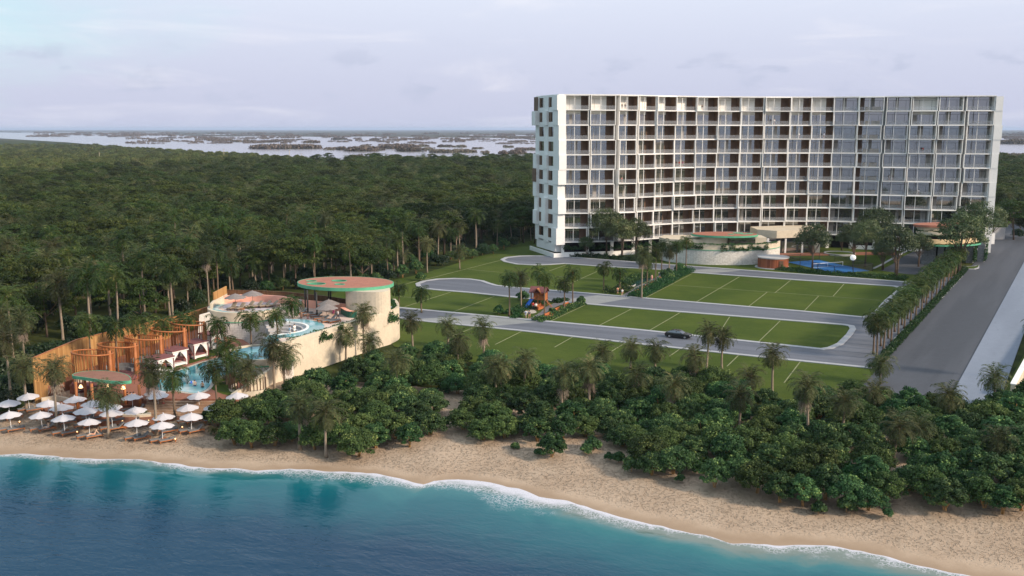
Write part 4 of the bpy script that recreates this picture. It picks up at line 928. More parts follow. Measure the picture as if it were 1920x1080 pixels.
b = MB(); b.prism(circ(gx + 3.2, gy + 3.5, 10.2, 40, ry=6.2, rot=R(20)), 5.6, 6.0); b.build('green_band', SAGE, gh, 'w')
CREAMGLOW = mat('cream_wall_glow', (0.62, 0.46, 0.28), 0.8, 0.1, emit=((1.0, 0.66, 0.32), 0.16))  # faint warm emission puts the lit look into the wall itself
b = MB(); b.prism(circ(gx + 3.4, gy + 4.0, 9.6, 40, ry=5.6, rot=R(20)), 6.0, 7.4); b.build('upper_wall', CREAMGLOW, gh, 'w')
b = MB(); b.prism(circ(gx + 2.4, gy + 4.6, 9.2, 40, ry=5.4, rot=R(20)), 8.4, 9.4); b.build('upper_wall', CREAM, gh, 'w')
b = MB(); b.prism(circ(gx + 2.4, gy + 4.6, 8.4, 40, ry=5.0, rot=R(20)), 7.4, 8.4); b.build('recess_shade', SHADEV, gh, 'w')  # black drum paints the shade between the upper tiers
b = MB(); b.prism(circ(gx + 1.6, gy + 5.2, 8.6, 40, ry=4.6, rot=R(12)), 10.6, 11.2); b.build('roof', TERRA, gh, 'w')
b = MB(); b.prism(circ(gx + 1.6, gy + 5.2, 7.6, 40, ry=4.2, rot=R(12)), 9.4, 10.6); b.build('upper_wall', CREAM, gh, 'w')
gprism('grey_block', -1.2, 1.0, -5.4, -1.4, 5.6, 7.6, CONC)
for k, (al, ac) in enumerate(((9, 5.5), (13, 8.0))):
    gprism('green_pier', al, al + 2.2, ac - .2, ac + 1.6, -.05, 8.0 - k * .4, STONEG)
    me = leaf_strip('climbing_vine', [gq(al - .3, ac - 1.0), gq(al - .3, ac - .3)], 1.2, 7.5, L_HEDGE, .2, 800, .35, seed=80 + k); me.transform(Matrix.Translation(-Vector(gh.location))); obj('climbing_vine', me, gh)
    me = leaf_strip('climbing_vine', [gq(al - .3, ac + 1.6), gq(al - .3, ac + 2.4)], 1.2, 7.5, L_HEDGE, .2, 800, .35, seed=84 + k); me.transform(Matrix.Translation(-Vector(gh.location))); obj('climbing_vine', me, gh)
for k, (z, r0, r1) in enumerate(((5.9, 10, 6.1), (8.3, 9.2, 5.4), (9.4, 8.6, 4.8))):
    me = leaf_strip('roof_planting', circ(gx + 3 - k * .6, gy + 4 + k * .5, r0, 30, R(150), R(350), ry=r1, rot=R(20)), .8, .7, L_HEDGE, z, 60, .3, seed=90 + k); me.transform(Matrix.Translation(-Vector(gh.location))); obj('roof_planting', me, gh)
# ramp blocks right of the hotel
x, y = G(1856, 457); rk = thing('ramp_housing', 'small white wedge-roofed ramp housing at the right end of the hotel', 'outbuilding', (x, y, 0))
b = MB(); b.prism([(x - 3.4, y - 1), (x + 1.0, y - 1), (x + 1.0, y + 6), (x - 3.4, y + 6)], -.05, lambda i: (5.0, 3.6, 3.6, 5.0)[i]); b.build('wall', WHITE, rk, 'w')
b = MB(); b.prism([(x - 1.2, y - .7), (x + .9, y - .7), (x + .9, y + 5.5), (x - 1.2, y + 5.5)], lambda i: (4.4, 3.7, 3.7, 4.4)[i], lambda i: (4.46, 3.76, 3.76, 4.46)[i]); b.build('skylight', GLASS, rk, 'w')
x, y = G(1875, 449); sc_ = thing('concrete_screen_wall', 'plain grey concrete screen wall right of the hotel end', 'wall', (x, y, 0)); b = MB(); b.box(x - 2.2, x + 1.6, y, y + .5, -.05, 4.0); b.build('panel', CONC, sc_, 'w'); b = MB(); b.box(x - 2.3, x + 1.7, y - .06, y + .56, 4.0, 4.15); b.build('coping', CONC, sc_, 'w')
for (pp, lb) in (([(1804, 501.5), (1826, 500), (1836, 497), (1836, 503), (1828, 505.5), (1805, 505)], 'near'), ([(1826, 487), (1840, 483.5), (1850, 476), (1855, 470), (1850, 481), (1842, 489), (1828, 490.5)], 'far')):
    g_ = poly(pp); b = MB(); b.prism(g_, -.05, .2); tag(b.build('kerbed_island', KERB), kind='structure'); b = MB(); b.sheet(offset(ccw(g_), .4, True), .21); tag(b.build('planting_bed', LAWN, recalc=False), kind='structure')
# white boundary wall at the right edge
w0 = G(1893, 745); w1 = G(1922, 690); fw = thing('boundary_wall', 'low white rendered boundary wall at the right edge beyond the grass verge', 'wall', (*w0, 0))
dv = np.array(w1) - np.array(w0); dv = dv / np.linalg.norm(dv); w2 = tuple(np.array(w0) + dv * 70)
b = MB(); b.ribbon([w0, w2], -.6, -.1, 1.9); b.build('wall', CREAM, fw, 'w'); b = MB(); b.ribbon([w0, w2], -.75, 1.9, 2.05, off=.08); b.build('coping', WHITE2, fw, 'w')
# ------------------------------------------------------------------ beach club
ZT5 = 5.5; ZP = 1.3
# tall retaining wall along the right side
TW = [G(514, 724, 0.3), G(545, 708, 0.2), G(600, 690, 0), G(660, 670, 0), G(712, 652, 0), G(740, 638, 0)]
TW = [D(u, 700, y)[:2] for u, y in ((514, 141), (545, 144.3), (585, 148.8), (630, 154.3), (675, 160.5), (712, 165.5), (738, 169), (750, 172.5), (750, 177), (744, 181))]
tw = thing('retaining_wall', 'tall smooth cream retaining wall with vines along its top, right of the beach club', 'wall', (*TW[3], 0))
tws = spl(TW, 5)
b = MB(); b.ribbon(tws, .55, -.3, 5.95); b.build('wall', CREAM, tw, 'w')
me = leaf_strip('hedge_top', [p for p in offset(tws, .75)[6:]], .9, .55, L_HEDGE, 5.6, 55, .3, seed=9); me.transform(Matrix.Translation(-Vector(tw.location))); obj('hedge_top', me, tw)
for k, (u, n_, h) in enumerate(((607, 3.2, 2.0), (640, .8, 1.0), (735, 3.4, 2.4))):
    i = min(range(len(tws)), key=lambda j: abs(960 + FPX * tws[j][0] / (tws[j][1] * CP + 32 * SP) - u)); pc_ = np.array(tws[i]); d_ = np.array(tws[min(i + 1, len(tws) - 1)]) - np.array(tws[i - 1]); d_ /= np.linalg.norm(d_)
    off_ = np.array([d_[1], -d_[0]]) * .25
    me = leaf_strip('hanging_vine', [pc_ - d_ * n_ / 2 + off_, pc_ + d_ * n_ / 2 + off_], .6, h, L_HEDGE, 6.2 - h, 170, .28, seed=20 + k); me.transform(Matrix.Translation(-Vector(tw.location))); obj('hanging_vine', me, tw)
# low front part of that wall
LW = [G(440, 768, -.3), D(512, 715, 141)[:2]]
lw = thing('garden_wall', 'low cream wall stepping down to the sand at the front right corner of the club', 'wall', (*LW[0], 0))
b = MB(); b.ribbon(LW, .5, -1.0, [1.9, 2.4]); b.build('wall', CREAM, lw, 'w')
# ground level of the club
b = MB(); b.prism([G(84, 768, .1), G(440, 768, 0), D(512, 715, 141)[:2], D(560, 700, 160)[:2], D(400, 640, 178)[:2], D(150, 640, 148)[:2]], -1.2, -.02); tag(b.build('club_foundation', BRICKP), kind='structure')
pavp = [G(265, 748, ZP), G(438, 748, ZP), D(511, 715, 141)[:2], D(513, 715, 152)[:2], D(455, 640, 166)[:2], D(392, 640, 170)[:2], G(160, 700, ZP), G(130, 722, ZP)]
b = MB(); b.prism(pavp, -.5, ZP); tag(b.build('pool_terrace', BRICKP), kind='structure')
# brick apron in the sand and the wide beach steps
b = MB(); b.prism([S(75, 765)[:2], S(150, 788)[:2], S(230, 800)[:2], S(300, 790)[:2], S(350, 782)[:2], S(440, 782)[:2], G(440, 758, .2), G(265, 752, .5), G(84, 752, .3)], -1.0, -.06); tag(b.build('wooden_deck', mat('red_timber_deck', (0.24, 0.10, 0.055), 0.7, 0.3, 1.0, fine=6)), kind='structure')
st = thing('beach_steps', 'wide timber steps climbing from the sand deck to the pool terrace', 'steps', (*G(365, 765, 0), 0))
s0, s1 = np.array(G(278, 748, ZP)), np.array(G(440, 748, ZP)); dn_ = np.array([.05, -1.0])
for k in range(6):
    b = MB(); o0, o1 = dn_ * (.1 + .62 * k), dn_ * (.1 + .62 * (k + 1)); zt_ = ZP - .22 * (k + 1) + .0
    b.prism([s0 + o0, s1 + o0, s1 + o1, s0 + o1], -1.0, zt_); b.build('step', (mat('pale_step_timber', (0.36, 0.23, 0.15), .8, .2, 2) if k == 0 else MATS['pale_step_timber']), st, 'w')
for lb, pts in (('long low planter bed edged in pale stone left of the beach steps', [(228, 778), (283, 776), (284, 781), (262, 783), (230, 782)]), ('low pale-edged planter bed at the foot of the steps near the garden wall', [(378, 776), (432, 777), (434, 782), (380, 780)]), ('small pale-edged planter bed beside the bar steps', [(172, 764), (208, 770), (206, 774), (170, 768)])):
    g_ = [S(*p)[:2] for p in pts]; o = thing('planter_bed', lb, 'planter', (*g_[0], 0), group='planter beds on the deck'); b = MB(); b.prism(g_, -.6, .22); b.build('edging', CREAM, o, 'w')
    m_ = np.mean(np.array(g_), 0); me = leaf_strip('planting', [np.array(g_[0]) * .8 + m_ * .2, np.array(g_[1]) * .8 + m_ * .2], 1.0, .35, L_HEDGE, .2, 90, .22, seed=33); me.transform(Matrix.Translation(-Vector(o.location))); obj('planting', me, o)
# lawn islands and pool
pool = thing('swimming_pool', 'large free-form turquoise pool curving between the cabanas and the beach steps', 'swimming pool', (*G(370, 700, ZP), ZP))
pp = [(286, 728), (300, 711), (318, 701), (345, 692), (376, 681), (408, 672), (430, 664), (447, 666), (452, 676), (446, 690), (428, 701), (408, 708), (397, 716), (393, 724), (386, 731), (372, 736.5), (352, 736), (328, 731.5), (305, 734)]
pw = spl([G(u, v, ZP) for u, v in pp], 4, True)
b = MB(); b.ribbon(pw, .5, ZP - .4, ZP + .03, closed=True); b.build('rim', PEB, pool, 'w'); b = MB(); b.sheet(offset(ccw(pw), .0, True), ZP + .012); b.build('water', POOL, pool, 'w', recalc=False)
b = MB(); b.sheet(spl([G(u, v, ZP) for u, v in ((312, 731), (336, 724), (360, 716), (378, 712), (396, 714), (392, 724), (384, 731), (370, 735.5), (350, 735), (330, 731))], 4, True), ZP + .017); b.build('shallow_water', POOLP, pool, 'w', recalc=False)
for nm, pts in (('lawn', [(395, 727), (402, 717), (418, 709), (440, 703), (452, 706), (446, 716), (442, 728), (446, 738), (432, 741.5), (412, 737)]), ('lawn', [(300, 713), (330, 690), (372, 677), (415, 660), (400, 650), (340, 672), (296, 690), (270, 712), (282, 722)])):
    b = MB(); b.sheet(spl([G(u, v, ZP) for u, v in pts], 3, True), ZP + .008); tag(b.build(nm, LAWN, recalc=False), kind='structure')
st_sheet('bar_floor', [G(u, v, ZP + .06) for u, v in ((90, 752), (110, 738), (160, 722), (240, 716), (275, 722), (262, 744))], ZP - 1.1 + .006, MATS['red_timber_deck'])
# tub pool with stone wall
TC = np.array(G(488, 660, 3.6)); TR = 5.2
tub = thing('raised_pool', 'small raised round turquoise pool on a pale stone wall left of the tall cream wall', 'pool', (*TC, 0))
b = MB(); b.ribbon(circ(*TC, TR, 40), -.5, -.2, 2.5, closed=True); b.build('stone_wall', STONE, tub, 'w')
b = MB(); b.ribbon(circ(*TC, TR + .03, 40), -.56, 2.5, 2.7, closed=True); b.build('green_band', SAGE, tub, 'w')
b = MB(); b.ribbon(circ(*TC, TR, 40), -.5, 2.7, 3.65, closed=True); b.build('rim', CREAM, tub, 'w')
b = MB(); b.prism(circ(*TC, TR - .45, 40), 1.0, 3.5); b.build('water', POOL, tub, 'w')
# round stone tower terrace
RC = np.array(G(462, 576, ZT5)); RR = 6.3
tower = thing('round_terrace', 'round stone tower terrace with cream parapet and green stripe above the pool', 'terrace', (*RC, 0))
ta = lambda r, n=44: circ(RC[0], RC[1], r, n, R(150), R(338))
b = MB(); b.ribbon(ta(RR), -.6, -.2, 3.9); b.build('stone_wall', STONE, tower, 'w')
b = MB(); b.ribbon(ta(RR + .03), -.66, 3.9, 4.06); b.build('green_band', SAGE, tower, 'w')
b = MB(); b.ribbon(ta(RR), -.6, 4.06, 5.75); b.build('parapet', CREAM, tower, 'w')
b = MB(); b.ribbon(ta(RR - .02), 1.3, 4.8, 5.56); b.build('water_channel', POOLP, tower, 'w')
b = MB(); x, y = D(445, 630, RC[1] - RR + .3)[:2]; b.box(x - 1.6, x + 1.6, y - .6, y + .4, ZP, 3.7); b.build('timber_door', SLAT, tower, 'w')
# upper deck: from tower to the tall wall, open over the sunken court
court_c = np.array(G(560, 613, ZT5)) + np.array([-3.6, -1.0]); CR = 5.0
arc = circ(court_c[0], court_c[1], CR + 1.2, 20, R(95), R(-75))
deck = [(RC[0] + (RR - .1) * math.cos(R(a_)), RC[1] + (RR - .1) * math.sin(R(a_))) for a_ in range(338, 149, -8)]
back_ = [G(u, v, ZT5) for u, v in ((402, 562), (430, 558.5), (475, 557), (540, 561), (600, 570), (655, 578), (690, 581))]
outer = [tuple(p) for p in offset(tws, .6)][::-1][8:-4]
dk = deck + back_ + outer + arc[::-1]
ud = thing('upper_terrace', 'paved upper terrace between the round tower and the tall cream wall', 'terrace', (*G(560, 580, ZT5), 0))
b = MB(); b.prism([tuple(p) for p in (deck[::-1])] + [tuple(arc[0])] + [tuple(p) for p in arc] + outer[::-1] + back_[::-1], .0, ZT5 - .02); b.build('paving', [PINKTILE], ud, 'w')
b = MB(); b.sheet(circ(RC[0] + .3, RC[1] + 1.2, RR - 1.5, 40), ZT5 + .0); b.build('pale_floor', TILE, ud, 'w', recalc=False)
# crescent pool round the sunken court, with concentric seat steps
cpool = thing('crescent_pool', 'pale blue crescent pool wrapping the sunken court beside the tall wall', 'pool', (*court_c, ZT5))
b = MB(); b.ribbon(circ(*court_c, CR + .45, 36, R(112), R(-88)), 2.5, ZT5 - .5, ZT5 + .012); b.build('water', POOLP, cpool, 'w')
b = MB(); b.ribbon(circ(*court_c, CR, 36, R(112), R(-88)), .45, ZT5 - 3.0, ZT5 + .06); b.build('inner_rim', WHITE2, cpool, 'w')
sk = thing('sunken_court', 'sunken round court with concentric grey seat steps inside the crescent pool', 'steps', (*court_c, 0))
for k in range(4):
    b = MB(); b.ribbon(circ(*court_c, CR - .75 * (k + 1), 36, R(125), R(-100)), .745, 1.0, ZT5 - .3 - .42 * k); b.build('seat_step', CONC, sk, 'w')
b = MB(); b.prism(circ(*court_c, CR - 3.0, 24), 1.0, 3.55); b.build('floor', TILE, sk, 'w')
# coral back wall, hedge and timber fence behind the terrace
cb = [G(u, v, ZT5) for u, v in ((421, 568), (445, 566), (474, 565.5), (505, 567), (530, 569), (560, 575), (610, 580), (655, 584.5), (668, 586))]
cw = thing('coral_wall', 'low curving coral-pink wall along the back of the upper terrace', 'wall', (*cb[3], ZT5)); b = MB(); b.ribbon(spl(cb, 4), .4, ZT5 - .5, ZT5 + 1.35); b.build('wall', CORAL, cw, 'w')
cl = thing('cream_parapet', 'short curved cream parapet joining the coral wall to the round tower', 'wall', (*cb[0], ZT5)); b = MB(); b.ribbon(spl([G(398, 580, ZT5), G(404, 574, ZT5), G(415, 571, ZT5), G(421, 568, ZT5)], 4), .35, ZT5 - 1, ZT5 + 1.1); b.build('wall', CREAM, cl, 'w')
tag(obj('hedge', leaf_strip('hedge', offset(spl(cb, 4), 1.2), 1.3, .9, L_HEDGE, ZT5 + .2, 90, .28, seed=12)), 'clipped green hedge between the coral wall and the brown fence', 'hedge')
fb = [G(u, v, ZT5) for u, v in ((426, 556), (480, 557), (539, 560), (610, 568), (656, 575))]
f2 = thing('timber_fence', 'low brown timber fence behind the hedge of the upper terrace', 'fence', (*fb[2], ZT5)); b = MB(); b.ribbon(fb, .15, ZT5 - 6, ZT5 + 1.25); b.build('boards', SLATD, f2, 'w')
b = MB(); b.ribbon(fb, .25, ZT5 + 1.25, ZT5 + 1.33, off=-.05); b.build('cap_rail', SLATD, f2, 'w')
f3p = [G(402, 569, ZT5), G(426, 556, ZT5)]; f3 = thing('timber_fence', 'short pale timber fence panel over a cream base, left corner of upper terrace', 'fence', (*f3p[0], ZT5))
b = MB(); b.ribbon(f3p, .2, ZT5 + .6, ZT5 + 2.1); b.build('boards', SLAT, f3, 'w'); b = MB(); b.ribbon(f3p, .3, -.1, ZT5 + .6, off=-.05); b.build('base_wall', CREAM, f3, 'w')
# long timber fence down the left side
FL = [D(67, 740, 131)[:2], D(150, 700, 143.5)[:2], D(250, 650, 158)[:2], D(330, 610, 170.5)[:2], D(372, 590, 179)[:2], D(403, 575, 184)[:2]]
ft = [D(62, 672, 131)[2], D(166, 637, 143.5)[2], D(255, 612, 158)[2], D(330, 594, 170.5)[2], D(372, 582, 179)[2], D(403, 571, 184)[2]]
f1 = thing('timber_fence', 'tall warm-brown slatted timber fence running up the left side of the beach club', 'fence', (*FL[2], 0))
b = MB(); b.ribbon(FL, .18, -1.0, ft); b.build('boards', SLAT, f1, 'w'); b = MB(); b.ribbon(FL, .3, ft, [z + .08 for z in ft], off=-.06); b.build('cap_rail', ORWOOD, f1, 'w')
b = MB(); b.ribbon([D(66, 740, 131)[:2], D(92, 760, 131.6)[:2]], .18, -1.0, ft[0] - 3.5); b.build('front_return', SLAT, f1, 'w')
# white stair beside the tower
ss_ = thing('white_staircase', 'broad pale stone staircase climbing between the slatted pods and the round tower', 'staircase', (*G(382, 640, ZP), ZP))
sa = [np.array(G(370, 654, ZP)), np.array(G(394, 650, ZP))]; sb_ = [np.array(G(374, 590, ZT5)), np.array(G(402, 582, ZT5))]
for k in range(22):
    f0, f1_ = k / 22, (k + 1) / 22; L0 = sa[0] * (1 - f0) + sb_[0] * f0; L1 = sa[0] * (1 - f1_) + sb_[0] * f1_; R0 = sa[1] * (1 - f0) + sb_[1] * f0; R1 = sa[1] * (1 - f1_) + sb_[1] * f1_
    b = MB(); b.prism([L0, R0, R1, L1], 0, ZP + (ZT5 - ZP) * (k + 1) / 22 - .002); b.build('step', (mat('pale_step_stone', (0.55, 0.51, 0.46), .8, .08, 1) if k == 0 else MATS['pale_step_stone']), ss_, 'w')
# oval canopy on posts with cream drum
CZ = 9.75; oc = np.array(G(648, 534, CZ)); ORX, ORY, ORO = 9.0, 6.6, R(-15)
pv = thing('terrace_pavilion', 'oval terracotta canopy with green rim and round cut-outs on dark posts and a cream drum', 'pavilion', (*oc, ZT5))
from mathutils.geometry import delaunay_2d_cdt
def plate(z0, z1, rx, ry, holes):
    out = circ(oc[0], oc[1], rx, 56, ry=ry, rot=ORO); loops = [out] + holes; vs = []; es = []
    for lp_ in loops:
        s_ = len(vs); vs += [Vector(p) for p in lp_]; es += [(s_ + k, s_ + (k + 1) % len(lp_)) for k in range(len(lp_))]
    r_ = delaunay_2d_cdt(vs, es, [], 0, 1e-5); V2, _, F2 = r_[0], r_[1], r_[2]
    def inside(p, lp_):
        c_ = False; n = len(lp_)
        for k in range(n):
            a_, b_ = lp_[k], lp_[k - 1]
            if (a_[1] > p[1]) != (b_[1] > p[1]) and p[0] < (b_[0] - a_[0]) * (p[1] - a_[1]) / (b_[1] - a_[1]) + a_[0]: c_ = not c_
        return c_
    F3 = [f for f in F2 if inside(sum((V2[k] for k in f), Vector((0, 0))) / len(f), out) and not any(inside(sum((V2[k] for k in f), Vector((0, 0))) / len(f), h_) for h_ in holes)]
    n = len(V2); b = MB(); b.add([(p.x, p.y, z0) for p in V2] + [(p.x, p.y, z1) for p in V2], [tuple(k + n for k in f) for f in F3] + [tuple(f[::-1]) for f in F3])
    return b, loops
HOL = [(584, 527, 1.0, .75), (593, 532, 1.75, 1.25), (636, 526.5, 1.45, 1.1), (637, 533.2, .95, .75)]
hl = [circ(*G(u, v, CZ + .5), r0, 24, ry=r1, rot=ORO) for u, v, r0, r1 in HOL]
b, loops = plate(CZ, CZ + .5, ORX, ORY, hl)
for lp_ in loops[1:]: b.ribbon(lp_, .0, CZ, CZ + .5, closed=True)
b.mi = 0; b.build('roof', TERRA, pv, 'w', recalc=False)
b = MB(); b.ribbon(loops[0], -.10, CZ - .06, CZ + .53, closed=True); b.build('roof_rim', SAGE, pv, 'w')
for lp_ in loops[1:]: b = MB(); b.ribbon(lp_, .08, CZ - .02, CZ + .56, closed=True, off=-.04); b.build('opening_rim', SAGE, pv, 'w')
for u, v in ((573, 583), (577.5, 588), (591, 577), (594.5, 593), (617, 577), (620.5, 572)):
    x, y = G(u, v, ZT5); b = MB(); b.tube([(x, y, ZT5 - .1), (x, y, CZ)], .14, 10); b.build('post', DARKM, pv, 'w', smooth=True)
dc = np.array(G(690, 589, ZT5)) + np.array([.2, 1.4])
dpoly = spl([(dc[0] - 4.2, dc[1] - .6), (dc[0] - 2, dc[1] - 2.2), (dc[0] + 1.5, dc[1] - 3.0), (dc[0] + 3.2, dc[1] - 2.0), (dc[0] + 3.6, dc[1] + .5), (dc[0] + 2.5, dc[1] + 2.6), (dc[0] - 1, dc[1] + 3), (dc[0] - 3.8, dc[1] + 1.8)], 4, True)
b = MB(); b.prism(dpoly, ZT5 - 2, CZ); b.build('drum_wall', CREAM, pv, 'w')
b = MB(); x, y = G(717, 578, 6.6); b.box(x - .45, x + .45, y - .8, y + .3, 6.0, 6.75); b.build('hatch', SHADEV, pv, 'w')
b = MB(); gb = [G(639, 588, ZT5), G(652, 595, ZT5), G(668, 596, ZT5)]; gbo = thing('green_bar_counter', 'curved dark green bar counter beside the cream drum', 'bar counter', (*gb[1], ZT5)); b.ribbon(spl(gb, 4), .6, ZT5 - .05, ZT5 + 1.1); b.build('counter', mat('dark_green_panel', (.02, .12, .08), .5, .1), gbo, 'w'); b = MB(); b.ribbon(spl(gb, 4), .8, ZT5 + 1.1, ZT5 + 1.16, off=-.1); b.build('top', CORAL, gbo, 'w')
# beach bar roof
bz = 4.0; bp = [G(u, v, bz) for u, v in ((136, 709), (155, 712), (185, 716.5), (215, 719.5), (243, 719), (246, 714), (236, 706), (205, 700), (165, 700), (142, 704))]
bar = thing('beach_bar', 'open beach bar with flat wine-brown roof, green wavy edge and orange timber posts', 'bar', (*G(190, 710, bz), 0))
bsp = spl(bp, 4, True); b = MB(); b.prism(offset(ccw(bsp), .08, True), bz + .02, bz + .36); b.build('roof', mat('red_brown_plank_roof', (0.25, 0.125, 0.088), .8, .2, 1.2, fine=7), bar, 'w'); b = MB(); b.ribbon(ccw(bsp), .1, bz - .05, bz + .38, closed=True); b.build('roof_edge', SAGE, bar, 'w')
for u, v in ((141.5, 716), (171.5, 719.5), (206, 717), (260, 716), (158, 706), (232, 708)):
    x, y = G(u, v, bz); b = MB(); b.tube([(x, y, -.6), (x, y, bz if u < 250 else bz - .4)], .19, 10); b.build('post', ORWOOD, bar, 'w', smooth=True)
for u, v in ((151.5, 727), (231, 729), (203, 726)):
    x, y = D(u, v, G(190, 714, bz)[1] + .5)[:2]; zl = D(u, v, y)[2]; b = MB(); b.lathe([(.05, .45), (.18, .3), (.30, .0), (.22, -.05)], 14, (x, y, zl)); p_ = b.build('pendant_lamp', LAMPM, bar, 'w', smooth=True)
    b = MB(); b.tube([(x, y, zl + .4), (x, y, bz)], .015, 4); o = b.build('cord', DARKM, None); o.data.transform(Matrix.Translation(-Vector(bar.location))); reg(o, p_)
b = MB(); b.ribbon([G(78, 751, .4), G(105, 747, .4), G(128, 753, .3), G(150, 750, .4)], .35, -.8, .75); b.build('curved_low_wall', CREAM, bar, 'w')
b = MB(); b.ribbon([G(150, 745, .4), G(174, 737, .5)], .5, -.8, 1.0); b.build('counter', CREAM, bar, 'w'); b = MB(); b.ribbon([G(150, 745, .4), G(174, 737, .5)], .9, 1.0, 1.08, off=-.2); b.build('counter_top', ROOFB, bar, 'w')
b = MB(); b.ribbon([G(140, 733, .8), G(200, 724, 1.2)], .3, -.5, 2.6); b.build('back_wall', CREAM, bar, 'w')
# slatted round pods
PODS = [(173, 661, 31.5, 'frontmost in the row'), (221, 646.5, 30, 'second from the front'), (270, 632.5, 30, 'middle of the row'), (315, 618, 28, 'second from the stair'), (353, 606, 26, 'next to the white staircase')]
for k, (u, v, hw, lb) in enumerate(PODS):
    zt_ = 6.2 + .1 * k; x, y = G(u, v, zt_); r_ = 2.75; zb = 2.0
    pd = thing('slatted_pod', f'round orange pod of vertical slats with ring top, {lb}', 'pod', (x, y, zb), group='slatted timber pods')
    b = MB(); b.tube([(x + r_ * math.cos(t_), y + r_ * math.sin(t_), zt_ + .32 * math.cos(t_ - R(230))) for t_ in np.linspace(0, 2 * math.pi, 41)], .12, 6, False); b.build('ring', ORWOOD, pd, 'w', smooth=True)
    b = MB()
    for q_ in range(30):
        t_ = R(-20) + R(290) * q_ / 29 + R(20); xs, ys = x + r_ * math.cos(t_), y + r_ * math.sin(t_); b.box(xs - .05, xs + .05, ys - .05, ys + .05, zb, zt_ + .32 * math.cos(t_ - R(230)))
    b.build('slat_screen', ORWOOD, pd, 'w')
    b = MB(); b.tube([(x + r_ * .98, y - .6, zb - 2), (x + r_ * .98, y - .5, zt_ + .4)], [.30, .22], 8); b.build('post', ORWOOD, pd, 'w', smooth=True)
    b = MB(); b.lathe([(r_ + .25, -.6), (r_ + .25, .0)], 28, (x, y, zb)); b.build('floor', ROOFB, pd, 'w')
    b = MB(); b.ribbon(circ(x, y, r_ - .3, 18, R(30), R(170)), .8, zb, zb + .45); b.build('bench_seat', GREYCUSH, pd, 'w'); b = MB(); b.ribbon(circ(x, y, r_ - .25, 18, R(30), R(170)), .25, zb + .45, zb + .95); b.build('bench_back', GREYCUSH, pd, 'w')
b = MB(); b.prism([G(70, 742, .5), G(142, 704, 1.9), G(385, 640, 1.9), D(400, 640, 178)[:2], D(330, 610, 169)[:2], D(150, 700, 143)[:2]], -.5, 1.38); tag(b.build('pod_deck', MATS['red_timber_deck']), kind='structure')
# draped cabanas
CAB = [(301, 700, 'nearest the beach bar'), (328, 684, 'second from the beach'), (367, 669, 'third from the beach'), (398, 652, 'farthest, by the foot of the white staircase')]
cproto = thing('draped_cabana', 'x', 'cabana')
for sx in (-1.45, 1.45):
    for sy in (-1.45, 1.45): b = MB(); b.box(sx - .07, sx + .07, sy - .07, sy + .07, 0, 2.6); b.build('post', ROOFB, cproto)
b = MB(); b.box(-1.65, 1.65, -1.65, 1.65, 2.6, 2.75); b.build('roof', ROOFB, cproto); b = MB(); b.box(-1.6, 1.6, -1.6, 1.6, 2.42, 2.6); b.build('beam_frame', DRAPE, cproto)
b = MB(); b.box(-1.3, 1.3, -1.3, 1.3, .12, .45); b.build('daybed', DRAPE, cproto); b = MB(); b.box(-1.2, -.4, -1.1, 1.1, .45, .65); b.build('bolster', DRAPE, cproto)
for rot in range(4):
    M = Matrix.Rotation(rot * math.pi / 2, 4, 'Z')
    for s_ in (-1, 1):
        b = MB(); pr_ = [(s_ * 1.40, 2.42), (s_ * .02, 2.42), (s_ * .55, 1.9), (s_ * 1.0, 1.25), (s_ * 1.2, .9), (s_ * 1.15, .35), (s_ * 1.0, .05), (s_ * 1.40, .05)]
        vs = [M @ Vector((p[0], -1.42 + .03 * math.sin(k * 3), p[1])) for k, p in enumerate(pr_)] + [M @ Vector((p[0], -1.37 + .03 * math.sin(k * 3), p[1])) for k, p in enumerate(pr_)]
        n = len(pr_); b.add(vs, [tuple(range(n)), tuple(range(2 * n - 1, n - 1, -1))] + [(k, (k + 1) % n, n + (k + 1) % n, n + k) for k in range(n)]); b.build('curtain', DRAPE, cproto)
uc = set()
for u, v, lb in CAB: place(cproto, (*G(u, v, ZP), ZP), R(-33), .97, f'white draped cube cabana with wine-brown roof, {lb}', 'draped cabanas along the pool', uc)
